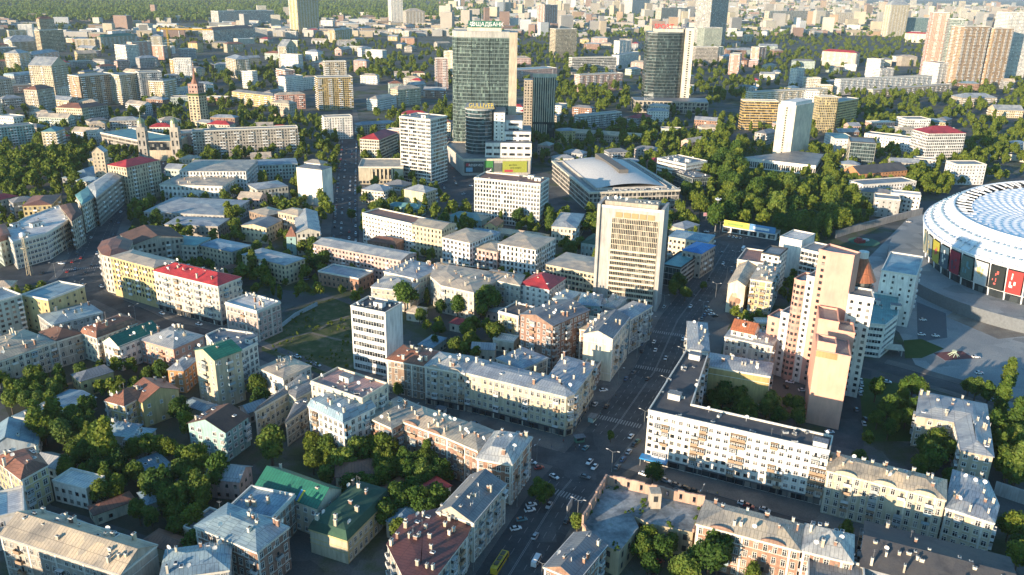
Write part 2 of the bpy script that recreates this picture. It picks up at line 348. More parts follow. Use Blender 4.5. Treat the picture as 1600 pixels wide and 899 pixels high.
def building(name, label, sn, px, H, wall='cream', roof='flat:grey', st='old', cat=None, group=None, fs=None, shop=False, clutter=1.0, bal=None, skip=(), ortho=True, world_pts=None, near=None, rise=None, ridge=None, dorm=0, trim=None, parapet=.9, sky=0, ped=0):
    rng = random.Random(hash_(label))
    if isinstance(H, tuple): h = height_for(px[0][1], *H)
    else: h = H
    P = [at(x, y, h).to_2d() for x, y in px] if world_pts is None else [Vector(p) for p in world_pts]
    if len(P) == 3:
        A, B, C = P; u = (B - A).normalized(); d = C - A
        if ortho: d = d - u * d.dot(u)
        P = [A, B, B + d, A + d]; tags = ['f', 'e', 'r', 's']; rect = True
    else:
        tags = [str(i) for i in range(len(P))]; rect = False
    if area(P) < 0: P = P[::-1]; tags = tags[::-1]; tags = tags[1:] + tags[:1]
    # edge i joins P[i], P[i+1]
    add_foot([tuple(p) for p in P])
    cx = sum(p.x for p in P) / len(P); cy = sum(p.y for p in P) / len(P)
    i0 = tags.index('f') if rect else 0
    e0 = P[(i0 + 1) % len(P)] - P[i0]; rz = math.atan2(e0.y, e0.x); c, s = math.cos(-rz), math.sin(-rz)
    L = [((p.x - cx) * c - (p.y - cy) * s, (p.x - cx) * s + (p.y - cy) * c) for p in P]
    if rect: L = L[i0:] + L[:i0]; tags = tags[i0:] + tags[:i0]
    n = len(L)
    root = empty(name, (cx, cy, 0), rz, label, cat or name.replace('_', ' '), group)
    if sn: LANDMARKS.append((sn, cx, cy))
    D = camdist(cx, cy, h); near = (D < NEAR) if near is None else near
    wm = wall_mat(wall); rt, rc = roof.split(':'); rm = roof_mat(rc)
    S = dict(STY[st], w=STY[st]['w'] * rng.choice((.9, 1, 1.1, 1.2)), h=STY[st]['h'] * rng.choice((.9, 1, 1.08))) if STY.get(st, {}).get('w') else STY.get(st)
    # wall body
    m = MB(); m.prism(L, 0, h, top=False)
    gr = 0
    if rt in ('gable', 'gable2') and rect:
        w_, d_ = abs(L[1][0] - L[0][0]), abs(L[2][1] - L[1][1])
        x0, x1 = min(p[0] for p in L), max(p[0] for p in L); y0, y1 = min(p[1] for p in L), max(p[1] for p in L); ym = (y0 + y1) / 2 + (ridge or 0) * d_; xm = (x0 + x1) / 2
        gr = rise or .28 * (d_ if rt == 'gable' else w_)
        if rt == 'gable':
            m.face([(x1, y0, h), (x1, y1, h), (x1, ym, h + gr)]); m.face([(x0, y1, h), (x0, y0, h), (x0, ym, h + gr)])
        else:
            m.face([(x0, y0, h), (x1, y0, h), (xm, y0, h + gr)]); m.face([(x1, y1, h), (x0, y1, h), (xm, y1, h + gr)])
    m.build('wall', wm, root)
    tm = TRIM() if trim is None else wall_mat(trim)
    # cornice and string courses
    if S and S.get('band') and near:
        m = MB()
        for z0, z1, o in ((h - .55, h - .02, .4), (h - .95, h - .6, .2)) + tuple((z, z + .22, .13) for z in ((S['fh'] * 1.02 + .6), h - S['fh'] - .4)):
            O = inset(L, -o); m.prism(O, z0, z1, top=False); m.ring(O, inset(L, .05), z1, z1); m.ring(inset(L, .05), O, z0, z0)
        for i in range(n):
            a, b = Vector(L[i]), Vector(L[(i + 1) % n]); Ln_ = (b - a).length
            if Ln_ < 9 or tags[i] in skip or (fs or {}).get(tags[i]) == 'blank': continue
            u_ = (b - a) / Ln_; nb_ = max(1, int((Ln_ - .8) / S['sp'])); st_ = rng.choice((3, 4, 4, 5)); r_ = math.atan2(u_.y, u_.x)
            for q in range(0, nb_ + 1, st_):
                t_ = min(max(Ln_ * q / nb_, .5), Ln_ - .5); m.box(t_ - .38, -.16, .2, t_ + .38, .02, h - .97, rot=r_, o=tuple(a))
        m.build('cornice', tm, root)
        if ped and rect:
            w0 = L[1][0] - L[0][0]; pm = MB()
            for q in range(ped):
                xc = L[0][0] + w0 * (q + .5) / ped; hw = min(4.2, w0 / ped * .3); A_ = [(xc + hw * math.cos(t_ * math.pi / 8), h - .02 + 1.5 * math.sin(t_ * math.pi / 8)) for t_ in range(9)]
                yf, yb = L[0][1] - .43, L[0][1] + .1
                pm.face([(x_, yf, z_) for x_, z_ in A_]); pm.face([(x_, yb, z_) for x_, z_ in reversed(A_)])
                for (xa, za), (xb, zb_) in zip(A_, A_[1:]): pm.face([(xa, yf, za), (xa, yb, za), (xb, yb, zb_), (xb, yf, zb_)])
            pm.build('pediment', wm, root)
    # roof
    m = MB(); zt = h
    if rt == 'flat':
        O = inset(L, -.14); I = inset(L, .36)
        m.prism(O, h - .12, h + parapet, 1, top=False); m.ring(O, I, h + parapet, h + parapet, 1)
        for i in range(n):
            a, b = I[i], I[(i + 1) % n]; m.face([(*b, h + .05), (*a, h + .05), (*a, h + parapet), (*b, h + parapet)], 1)
        m.face([(*p, h + .05) for p in I], 0); m.ring(inset(L, .1), O, h - .12, h - .12, 1); zt = h + .05
    elif rt in ('gable', 'gable2') and rect:
        o = .5
        if rt == 'gable':
            s1 = gr / max(ym - y0, .1); s2 = gr / max(y1 - ym, .1)
            for X0, X1, Y, sl in ((x0 - o, x1 + o, y0 - o, s1), (x0 - o, x1 + o, y1 + o, s2)):
                ze = h - o * sl + .06
                q = [(X0, Y, ze), (X1, Y, ze), (X1, ym, h + gr + .06), (X0, ym, h + gr + .06)]
                m.face(q if Y < ym else q[::-1]); lo = [(a, b_, c_ - .18) for a, b_, c_ in q]; m.face(lo[::-1] if Y < ym else lo)
                for i in range(4): m.face([q[i], lo[i], lo[(i + 1) % 4], q[(i + 1) % 4]])
        else:
            sl = gr / max(xm - x0, .1)
            for X in (x0 - o, x1 + o):
                ze = h - o * sl + .06
                q = [(X, y0 - o, ze), (X, y1 + o, ze), (xm, y1 + o, h + gr + .06), (xm, y0 - o, h + gr + .06)]
                m.face(q if X > xm else q[::-1]); lo = [(a, b_, c_ - .18) for a, b_, c_ in q]; m.face(lo[::-1] if X > xm else lo)
                for i in range(4): m.face([q[i], lo[i], lo[(i + 1) % 4], q[(i + 1) % 4]])
        zt = h + gr * .4
    else:
        O = inset(L, -.45); m.prism(O, h - .02, h + .16, top=False); m.ring(inset(L, .02), O, h - .02, h - .02)
        if rect:
            w_, d_ = abs(L[1][0] - L[0][0]), abs(L[2][1] - L[1][1]); half = min(w_, d_) / 2
        else:
            w_ = d_ = half = 0
            per = sum((Vector(L[i]) - Vector(L[i - 1])).length for i in range(n)); half = max(1.5, 2 * abs(area(L)) / per * .62)
        if rt == 'mans':
            I1 = inset(L, .9); m.ring(O, I1, h + .16, h + 3.1); base = I1; zb = h + 3.1; half -= .9; k = (rise or .12)
        else:
            base = O; zb = h + .16; half += .45; k = .42 if rise is None else rise / max(half, .1)
        if rect and rt in ('hip', 'mans'):
            x0, x1 = min(p[0] for p in base), max(p[0] for p in base); y0, y1 = min(p[1] for p in base), max(p[1] for p in base)
            hz = zb + half * k
            if x1 - x0 >= y1 - y0: r1, r2 = (x0 + half, (y0 + y1) / 2, hz), (x1 - half, (y0 + y1) / 2, hz)
            else: r1, r2 = ((x0 + x1) / 2, y0 + half, hz), ((x0 + x1) / 2, y1 - half, hz)
            a, b, c_, d2 = (x0, y0, zb), (x1, y0, zb), (x1, y1, zb), (x0, y1, zb)
            if x1 - x0 >= y1 - y0: m.face([a, b, r2, r1]); m.face([c_, d2, r1, r2]); m.face([b, c_, r2]); m.face([d2, a, r1])
            else: m.face([b, c_, r2, r1]); m.face([d2, a, r1, r2]); m.face([a, b, r1]); m.face([c_, d2, r2])
            zt = zb + half * k * .45
        else:
            I = inset(base, half * .8); m.ring(base, I, zb, zb + half * .8 * k); m.face([(*p, zb + half * .8 * k) for p in I]); zt = zb + half * .5 * k
    ro = m.build('roof', [rm, tm], root)
    xs = [p[0] for p in L]; ys = [p[1] for p in L]
    # rooftop pieces
    def rpoint(mar):
        for _ in range(30):
            x, y = rng.uniform(min(xs) + mar, max(xs) - mar) if max(xs) - min(xs) > 2 * mar else 0, rng.uniform(min(ys) + mar, max(ys) - mar) if max(ys) - min(ys) > 2 * mar else 0
            if inside(L, x, y): return x, y
        return 0, 0
    ar = abs(area(L))
    if near and clutter:
        nch = int(min(14, ar / 50) * clutter)
        if rt == 'flat' and st in ('off', 'res', 'grid', 'glass') or rt == 'flat' and h > 20:
            for _ in range(max(1, int(ar / 500))):
                x, y = rpoint(3.4); new('rooftop_cabin', cabin_mesh({'white': 0, 'brick': 1, 'pale': 0, 'cream': 2}.get(wall, 3)), ro, (x, y, zt - .02))
            for _ in range(nch):
                x, y = rpoint(1.5); new('vent_unit', vent_mesh(), ro, (x, y, zt - .02), rng.uniform(0, 3), (rng.uniform(.6, 1.6), rng.uniform(.6, 1.3), rng.uniform(.5, 1.3)))
        else:
            for _ in range(nch):
                x, y = rpoint(1.3); new('chimney', chimney_mesh(rng.choice((1, 2, 1, 2, 0)) if wall != 'brick' else rng.choice((0, 0, 1, 2))), ro, (x, y, zt + (.4 if rt != 'flat' else 1.2)), rng.choice((0, 1.57)), (rng.uniform(.6, 1.3), rng.uniform(.7, 1.2), rng.uniform(.7, 1.1)))
        for _ in range(rng.choice((1, 2, 3, 4)) if clutter >= 1 else 0):
            x, y = rpoint(1.0); new('satellite_dish', dish_mesh(), ro, (x, y, zt + .3), rng.uniform(-.7, .7), (1.3,) * 3)
        for _ in range(rng.choice((1, 2, 3)) if clutter >= 1 else 0):
            x, y = rpoint(1.2); new('aerial', _simple('aerial', lambda m_: (m_.tube((0, 0, -1), (0, 0, 3.4), .045, 4), m_.tube((-.9, 0, 3.1), (.9, 0, 3.1), .03, 4), m_.tube((-.6, 0, 2.6), (.6, 0, 2.6), .03, 4), m_.tube((0, -.5, 2.9), (0, .5, 2.9), .03, 4)), [plain('aerial_grey', (.35, .35, .35), .5, .5)]), ro, (x, y, zt), rng.uniform(0, 3))
        if rt != 'flat':
            for _ in range(sky or rng.choice((0, 2, 3))):
                x, y = rpoint(2.2); new('skylight', skylight_mesh(), ro, (x, y, zt + .5))
    if dorm and rect and near:
        for i in range(dorm):
            t = (i + .5) / dorm; x = min(xs) + (max(xs) - min(xs)) * t
            new('dormer', dormer_mesh({'zinc': 0, 'brown': 1, 'rust': 1, 'teal': 2, 'green': 3, 'dgreen': 3}.get(rc, 0)), ro, (x, min(ys) + 1.7, h + 1.1))
    # windows
    items = []; ribs = []
    for i in range(n):
        a, b = Vector(L[i]), Vector(L[(i + 1) % n]); d = b - a; Ln = d.length; tg = tags[i]
        if Ln < 2.5 or tg in skip: continue
        u = d / Ln; nn = Vector((u.y, -u.x)); mid = (a + b) / 2
        wn_ = Vector((nn.x * math.cos(rz) - nn.y * math.sin(rz), nn.x * math.sin(rz) + nn.y * math.cos(rz)))
        wx, wy = cx + mid.x * math.cos(rz) - mid.y * math.sin(rz), cy + mid.x * math.sin(rz) + mid.y * math.cos(rz)
        if (-wx * wn_.x - wy * wn_.y) < -.12 * math.hypot(wx, wy): continue
        fst = (fs or {}).get(tg, st)
        if fst in ('blank', 'none'): continue
        ang = math.atan2(nn.y, nn.x) - math.pi / 2
        if fst == 'glass':
            g = MB(); o = .08
            A = a + nn * o + u * .3; B = b + nn * o - u * .3
            g.face([(*A, .5), (*B, .5), (*B, h - .4), (*A, h - .4)], 0)
            nf = max(1, int((h - 1) / 3.6)); nv = max(1, int(Ln / 2.4))
            for k in range(nf + 1):
                z = .5 + (h - .9) * k / nf; q = nn * (o + .1)
                g.box(0, 0, z - .22, (B - A).length, .12, z + .22, 1, rot=math.atan2(u.y, u.x), o=tuple(A + nn * .12), bottom=True)
            for k in range(nv + 1):
                x = (B - A).length * k / nv
                g.box(x - .06, 0, .5, x + .06, .16, h - .4, 1, rot=math.atan2(u.y, u.x), o=tuple(A + nn * .17))
            g.build('curtain_wall', [curtain_mat('curtain_' + (trim or 'x'), (.05, .075, .08)), plain('mullion', (.32, .36, .35), .5)], root); continue
        T = S if fst == st else STY[fst]; nf = max(1, int((h - (.9 if T['fh'] < 3.2 else .4)) / T['fh'])); fh = (h - .7) / nf
        if T.get('rib'):
            for k in range(nf):
                ribs.append((mid + nn * .0, ang, Ln - 1.6, T['h'], k * fh + T['sill'] + .25)); 
            continue
        nb = max(1, int((Ln - .8) / T['sp'])); pitch = Ln / nb
        bcols = set(); bfr = T.get('bal', 0) if bal is None else bal
        if bfr and nf >= 3:
            per = max(2, int(round(1 / bfr))); off = rng.randrange(per)
            bcols = {q for q in range(nb) if q % per == off} if T['fh'] > 3.2 or per > 3 else {q for q in range(nb) if (q + off) % 5 in (1, 2)}
        for k in range(nf):
            for q in range(nb):
                if rng.random() < .035: continue
                p = a + u * (pitch * (q + .5)); z = k * fh + T['sill']
                if shop and k == 0: continue
                isb = q in bcols and k >= 1 and rng.random() < .85
                items.append((p, ang, z, T, isb, nn))
        if shop and near:
            g = MB(); r_ = math.atan2(u.y, u.x)
            g.box(.6, -.02, .3, Ln - .6, .1, 3.0, 1, rot=r_, o=tuple(a + nn * .1 - nn * .08)); 
            g.box(.4, -.05, 3.0, Ln - .4, .7, 3.35, 0, rot=r_, o=tuple(a), bottom=True)
            k = 0
            x = .6
            while x < Ln - 1: g.box(x - .15, 0, 0, x + .15, .3, 3.0, 0, rot=r_, o=tuple(a)); x += 3.4
            # outward side is -y of the edge direction
            for j in range(len(g.v)):
                p = Vector(g.v[j][:2]) - a; t = p.dot(u); o_ = p.dot(Vector((-u.y, u.x)))
                g.v[j] = (*(a + u * t + nn * abs(o_)), g.v[j][2])
            g.build('shopfront', [plain('fascia', (.10, .11, .12), .5, var=.5), GL], root)
    trimk = {'t': 't', 'w': 'w'}
    if near:
        cw = [(camdist(cx + i[0].x * math.cos(rz) - i[0].y * math.sin(rz), cy + i[0].x * math.sin(rz) + i[0].y * math.cos(rz), i[2]), j) for j, i in enumerate(items)]
        cw.sort(); items = [items[j] for _, j in cw]; cw = [(c_, j_) for j_, (c_, _) in enumerate(cw)]; single = {j for _, j in cw[:100]}; rest = MB(); nbal = 0; bi = rng.randrange(4); bcol = {}
        for j, (p, ang, z, T, isb, nn) in enumerate(items):
            kd = T.get('kind', 'punch'); me = window_mesh(T['w'], T['h'], T['trim'], kd)
            if isb and nbal < 100:
                nbal += 1; gl = rng.random() < (.62 if T['fh'] < 3.2 else .35)
                new('balcony', balcony_mesh(min(T['sp'] * .93, 3.3), 'glazed' if gl else 'open', (rng.choice((1, 1, 2, 1, 0)) if T['fh'] < 3.2 else rng.choice((bi, 1, 2, 0)) if rng.random() < .4 else bcol.setdefault((round(p.x), round(p.y)), rng.randrange(4))) % 4), root, (p.x, p.y, z - T['sill'] + .35), ang)
                if gl: continue
                continue
            if j in single:
                new('window', me, root, (p.x, p.y, z), ang)
                if rng.random() < .07: new('air_conditioner', _simple('air_conditioner', lambda m_: (m_.box(-.42, 0, 0, .42, .36, .62, bottom=True), m_.box(-.3, .361, .1, .1, .37, .52, 1)), [WHITE(), plain('soot', (.05, .05, .05), .9)]), root, (p.x + math.cos(ang) * (T['w'] * .5 + .75), p.y + math.sin(ang) * (T['w'] * .5 + .75), z + .1), ang)
            else: qwin(rest, p, ang, z, T)
        if rest.f: tag(rest.build('window', [GL, WHITE()], root), kind='stuff')
        for (p, ang, w, hh, z) in ribs: new('window', window_mesh(w, hh, 'w', 'ribbon'), root, (p.x, p.y, z), ang)
    else:
        rest = MB()
        for (p, ang, z, T, isb, nn) in items:
            qwin(rest, p, ang, z, T, isb)
        for (p, ang, w, hh, z) in ribs: qwin(rest, p, ang, z, dict(w=w, h=hh))
        if rest.f: tag(rest.build('window', [GL, WHITE()], root), kind='stuff')
    return root, ro, wall, h, L, tags
def hash_(s):
    v = 7
    for ch in s: v = (v * 131 + ord(ch)) % 1000003
    return v
def qwin(m, p, ang, z, T, bal=False):
    w, h = T['w'], T['h']; u = Vector((math.cos(ang), math.sin(ang))); nn = Vector((-u.y, u.x))
    o = p + nn * .07
    A, B = o + u * w / 2, o - u * w / 2
    m.face([(*A, z), (*B, z), (*B, z + h), (*A, z + h)], 0)
    if bal:
        m.box(-1.4, .05, z - 1.0, 1.4, 1.1, z + .1, 1, rot=ang, o=tuple(p), bottom=True)
B = building
# ------------------------------------------------------------------ ground
def strip(pts, w):
    """polyline (Vectors 2D) -> quad strip polygon sides"""
    P = [Vector(p[:2]) for p in pts]; Lf, Rt = [], []
    for i, p in enumerate(P):
        d = (P[min(i + 1, len(P) - 1)] - P[max(i - 1, 0)]).normalized(); q = Vector((-d.y, d.x))
        Lf.append(p + q * w / 2); Rt.append(p - q * w / 2)
    return Lf, Rt
def ground_mat(name, cols, scale, rough=.95, fine=1.5):
    m, n, l, b = nodemat(name); p = position(n, l)
    a = ramp(n, l, noise(n, l, scale, 6, p, .65), [(.30, cols[0]), (.48, cols[1]), (.58, cols[2]), (.72, cols[3])])
    f = ramp(n, l, noise(n, l, fine, 5, p, .7), [(.3, (.7, .7, .7)), (.7, (1.15, 1.15, 1.12))])
    vo = n.new('ShaderNodeTexVoronoi'); vo.distance = 'CHEBYCHEV'; l.new(p, vo.inputs['Vector']); vo.inputs['Scale'].default_value = .07; sp = n.new('ShaderNodeSeparateColor'); l.new(vo.outputs['Color'], sp.inputs[0])
    if cols[0][1] <= cols[0][2] * 1.05: a = mul(n, l, a, ramp(n, l, sp.outputs[0], [(0, (.66, .67, .69)), (.25, (.95, .95, .96)), (.75, (1.03, 1.03, 1.02)), (1, (1.35, 1.33, 1.3))]), 'MULTIPLY', .75)
    l.new(mul(n, l, a, f), b.inputs['Base Color']); b.inputs['Roughness'].default_value = rough; b.inputs['Specular IOR Level'].default_value = .2
    return m
m = MB(); m.face([(-60000, -3000, 0), (60000, -3000, 0), (60000, 80000, 0), (-60000, 80000, 0)])
tag(m.build('ground', ground_mat('courtyard_ground', [(.085, .092, .095), (.11, .115, .115), (.07, .09, .045), (.055, .08, .03)], .022)), kind='structure')
ASPH = ground_mat('asphalt', [(.046, .052, .058), (.066, .072, .079), (.080, .086, .092), (.105, .108, .11)], .11, .8)
PAVE = ground_mat('paving', [(.10, .10, .10), (.145, .14, .135), (.17, .16, .15), (.20, .18, .165)], .06)
ROADS = []
def road(px, w, world=False):
    P = [at(*p).to_2d() for p in px] if not world else [Vector(p) for p in px]
    Q = []
    for i in range(len(P) - 1):
        k = max(1, int((P[i + 1] - P[i]).length / 12))
        Q += [P[i].lerp(P[i + 1], t / k) for t in range(k)]
    Q.append(P[-1]); Lf, Rt = strip(Q, w); ROADS.append((Q, w))
    z = .006 + .004 * len(ROADS); m = MB()
    for i in range(len(Q) - 1): m.face([(*Rt[i], z), (*Rt[i + 1], z), (*Lf[i + 1], z), (*Lf[i], z)])
    tag(m.build('road', ASPH), kind='structure'); return Q
def sheet(name, px, mat, z, world=False):
    P = [at(*p).to_2d() for p in px] if not world else [Vector(p) for p in px]
    if area(P) < 0: P = P[::-1]
    m = MB(); m.face([(*p, z) for p in P]); return tag(m.build(name, mat), kind='structure')
def slab(name, P, mat, z=.13):
    P = [Vector(p) for p in P]
    if area(P) < 0: P = P[::-1]
    m = MB(); m.prism(P, 0, z, 1, ti=0); return tag(m.build(name, [mat, plain('kerb', (.30, .29, .28), .8)]), kind='structure')
main_px = [(770, 960), (792, 905), (872, 775), (966, 662), (1023, 580), (1059, 500), (1102, 443), (1130, 395), (1152, 362)]
MAIN = road(main_px, 22)
CROSS = road([(130, 450), (250, 505), (345, 528), (430, 560), (500, 590), (600, 630), (700, 668), (850, 712), (1000, 752), (1270, 832), (1400, 872), (1560, 925), (1750, 985)], 12)
KHR = road([(120, 440), (165, 345), (215, 300), (240, 275), (238, 255)], 26)
CARST = road([(538, 395), (541, 300), (546, 225), (538, 165), (520, 140)], 22)
GULR = road([(722, 325), (700, 285), (692, 230), (697, 200)], 18)
ESPL = road([(715, 292), (790, 300), (880, 318), (960, 345)], 14)
LOWR = road([(1335, 562), (1420, 585), (1500, 608), (1700, 680)], 12)
PARKR = road([(1337, 575), (1318, 700)], 16)
TREEA = road([(1118, 372), (1085, 345), (1055, 315), (1060, 290)], 12)
FARR = road([(1545, 262), (1600, 285), (1700, 330)], 22)
sheet('road', [(1086, 372), (1120, 352), (1225, 378), (1235, 398), (1205, 425), (1120, 455), (1080, 420)], ASPH, .054)
sheet('road', [(-40, 455), (40, 385), (120, 375), (165, 395), (160, 470), (110, 480), (60, 445)], ASPH, .058)
sheet('road', [(680, 300), (690, 262), (745, 272), (742, 335), (700, 322)], ASPH, .062)
sheet('road', [(862, 300), (920, 335), (1000, 345), (1060, 330), (1075, 345), (1000, 365), (890, 340), (745, 305)], ASPH, .066)
for Q_, w_, z_ in ((MAIN, 60, .003), (CROSS, 40, .0045)):
    Lf, Rt = strip(Q_, w_); m = MB()
    for i in range(len(Q_) - 1): m.face([(*Rt[i], z_), (*Rt[i + 1], z_), (*Lf[i + 1], z_), (*Lf[i], z_)])
    tag(m.build('pavement', PAVE), kind='structure')
def side(Q, off, w, i0, i1, flip=1, z=.13):
    a, _ = strip(Q, 2 * off); b, _ = strip(Q, 2 * (off + w))
    if flip < 0: _, a = strip(Q, 2 * off); _, b = strip(Q, 2 * (off + w))
    slab('pavement', a[i0:i1] + b[i0:i1][::-1], PAVE, z)
nM = len(MAIN)
def idx(Q, px):
    p = at(*px).to_2d(); return min(range(len(Q)), key=lambda i: (Q[i] - p).length)
ia, ib = idx(MAIN, (880, 745)), idx(MAIN, (935, 690))
side(MAIN, 11, 9, 0, ia - 1, 1); side(MAIN, 11, 9, ib + 2, nM - 5, 1)
side(MAIN, 11, 10, 0, ia - 1, -1, .135); side(MAIN, 11, 7, ib + 2, nM - 6, -1, .135)
ja, jb = idx(CROSS, (850, 712)), idx(CROSS, (985, 748))
side(CROSS, 6, 5, 2, ja - 1, 1, .14); side(CROSS, 6, 4.5, 2, ja - 1, -1, .14); side(CROSS, 6, 13, jb + 2, len(CROSS) - 1, 1, .14); side(CROSS, 6, 5, jb + 2, len(CROSS) - 1, -1, .14)
side(KHR, 13, 9, 2, len(KHR) - 2, 1, .145); side(KHR, 13, 8, 2, len(KHR) - 2, -1, .145)
side(CARST, 11, 8, 1, len(CARST) - 1, 1, .15); side(CARST, 11, 7, 1, len(CARST) - 1, -1, .15)
side(LOWR, 6, 6, 1, len(LOWR), 1, .155); side(LOWR, 6, 4, 3, len(LOWR), -1, .155)
# lane paint
PAINT = plain('road_paint', (.27, .27, .265), .85)
def dashes(Q, off, i0, i1, ln, gap, w=.16, z=.078):
    m = MB(); pts, _ = strip(Q, 2 * off) if off >= 0 else (strip(Q, -2 * off)[1], 0)
    for i in range(i0, i1):
        a, b = pts[i], pts[i + 1]; d = (b - a); L_ = d.length; u = d / L_; q = Vector((-u.y, u.x)) * w / 2; t = 0
        while t < L_ - .5:
            e = min(L_, t + ln); A, B_ = a + u * t, a + u * e; m.face([(*(A - q), z), (*(B_ - q), z), (*(B_ + q), z), (*(A + q), z)]); t = e + gap
    return m
for o in (-7.3, -3.7, 3.7, 7.3):
    for i0, i1 in ((0, ia), (ib, nM - 4)): tag(dashes(MAIN, o, i0, i1, 3, 3.2).build('road_marking', PAINT), kind='structure')
for i0, i1 in ((0, ia), (ib, nM - 4)):
    tag(dashes(MAIN, .25, i0, i1, 99, 0, .18).build('road_marking', PAINT), kind='structure'); tag(dashes(MAIN, -.25, i0, i1, 99, 0, .18).build('road_marking', PAINT), kind='structure')
tag(dashes(CROSS, 0, jb + 1, len(CROSS) - 2, 2.5, 4).build('road_marking', PAINT), kind='structure')
for o in (-8, -4, 4, 8): tag(dashes(KHR, o, 1, len(KHR) - 2, 3, 4, .25).build('road_marking', PAINT), kind='structure')
def zebra(Q, i, w, L_=4.0, z=.082):
    d = (Q[i + 1] - Q[i]).normalized(); q = Vector((-d.y, d.x)); m = MB(); t = -w / 2 + .5
    while t < w / 2 - .4:
        a = Q[i] + q * t; b = a + q * .55; m.face([(*a, z), (*(a + d * L_), z), (*(b + d * L_), z), (*b, z)]); t += 1.25
    tag(m.build('road_marking', PAINT), kind='structure')
zebra(MAIN, ia - 1, 21); zebra(MAIN, ib + 1, 21); zebra(CROSS, ja - 1, 11); zebra(CROSS, jb + 1, 11)
zebra(MAIN, idx(MAIN, (1050, 520)), 21); zebra(MAIN, idx(MAIN, (1018, 585)), 21); zebra(KHR, 2, 25)
def freezebra(p, q, n, wid):
    a, b = at(*p).to_2d(), at(*q).to_2d(); d = (b - a).normalized(); pr = Vector((-d.y, d.x)); m = MB()
    for i in range(n):
        c = a.lerp(b, i / (n - 1)); m.face([(*(c - pr * wid), .085), (*(c + d * .6 - pr * wid), .085), (*(c + d * .6 + pr * wid), .085), (*(c + pr * wid), .085)])
    tag(m.build('road_marking', PAINT), kind='structure')
freezebra((80, 440), (96, 424), 12, 2.2); freezebra((100, 470), (150, 478), 12, 2)
# grounds of other kinds
GRASS = ground_mat('rough_grass', [(.04, .06, .022), (.07, .09, .03), (.12, .115, .06), (.22, .19, .13)], .16, .95, .9)
LAWN = ground_mat('lawn', [(.03, .06, .015), (.045, .085, .02), (.06, .10, .025), (.09, .11, .04)], .04)
PLAZA = ground_mat('plaza_paving', [(.22, .245, .26), (.27, .29, .30), (.31, .32, .32), (.35, .345, .33)], .03)
TERR = ground_mat('terrace_tiles', [(.16, .15, .14), (.22, .19, .16), (.25, .23, .2), (.30, .28, .25)], .09)
sheet('lot_grass', [(418, 520), (470, 482), (520, 466), (552, 478), (556, 588), (500, 585), (408, 548)], GRASS, .05)
DIRT = ground_mat('dirt_path', [(.16, .14, .11), (.2, .17, .13), (.22, .19, .15), (.18, .16, .12)], .2)
for px, w in (([(415, 545), (450, 528), (485, 520), (520, 529), (553, 536)], 2.2), ([(498, 516), (520, 502), (545, 494)], 1.8)):
    P = [at(*p).to_2d() for p in px]; Lf, Rt = strip(P, w); m = MB()
    for i in range(len(P) - 1): m.face([(*Rt[i], .056), (*Rt[i + 1], .056), (*Lf[i + 1], .056), (*Lf[i], .056)])
    tag(m.build('path', DIRT), kind='structure')
sheet('plaza', [(1330, 430), (1430, 330), (1470, 350), (1475, 420), (1530, 455), (1610, 470), (1700, 520), (1720, 700), (1600, 655), (1500, 600), (1430, 570), (1405, 520), (1335, 470), (1225, 420)], PLAZA, .046)
sheet('plaza', [(1478, 495), (1540, 455), (1620, 470), (1650, 520), (1560, 530)], TERR, .05)
sheet('lawn', [(1412, 532), (1440, 530), (1475, 545), (1440, 560), (1414, 560)], LAWN, .06); sheet('lawn', [(1342, 590), (1410, 600), (1430, 690), (1350, 690)], LAWN, .05)
sheet('sports_court', [(1432, 472), (1478, 490), (1480, 528), (1434, 535)], plain('court_asphalt', (.09, .11, .125), .9), .055)
sheet('lawn', [(1545, 205), (1640, 228), (1640, 250), (1548, 232)], LAWN, .05)
sheet('lawn', [(1060, 300), (1090, 240), (1180, 215), (1300, 270), (1370, 330), (1330, 355), (1200, 380), (1120, 350)], LAWN, .045)
sheet('lawn', [(60, 540), (250, 520), (380, 600), (460, 680), (350, 760), (300, 860), (80, 790), (0, 620)], ground_mat('courtyard_soil', [(.05, .055, .05), (.065, .07, .05), (.085, .08, .06), (.06, .075, .035)], .05), .04)
sheet('lawn', [(520, 720), (570, 690), (680, 730), (700, 780), (620, 860), (560, 740)], LAWN, .04)
def wall_run(name, label, px, h, t, mat, cat='wall'):
    P = [at(*p).to_2d() for p in px]; Lf, Rt = strip(P, t); m = MB()
    for i in range(len(P) - 1):
        a, b, c, d = Rt[i], Rt[i + 1], Lf[i + 1], Lf[i]
        m.prism([a, b, c, d], 0, h)
    return tag(m.build(name, mat), label, cat)
wall_run('site_fence', 'low blue-grey panel fence along the edge of the empty grass lot', [(440, 512), (462, 495), (496, 478)], 2.6, .3, plain('fence_blue', (.33, .42, .45), .8), 'fence')
wall_run('retaining_wall', 'long pale concrete retaining wall below the dark park trees', [(1305, 372), (1330, 364), (1390, 348), (1440, 335)], 6, 1.2, wall_mat('concrete'))
wall_run('plaza_wall', 'dark curved retaining wall of the terrace before the stadium', [(1434, 445), (1470, 462), (1510, 483), (1518, 470)], 3.2, 1.5, wall_mat('dark'))
wall_run('boundary_wall', 'long plain grey wall behind the cream corner building', [(1552, 772), (1620, 795), (1700, 815)], 6, .6, wall_mat('concrete'))
wall_run('boundary_wall', 'pale sunlit wall along the green slope by the car park', [(1546, 245), (1600, 254), (1660, 268)], 7, 1, wall_mat('pale'))

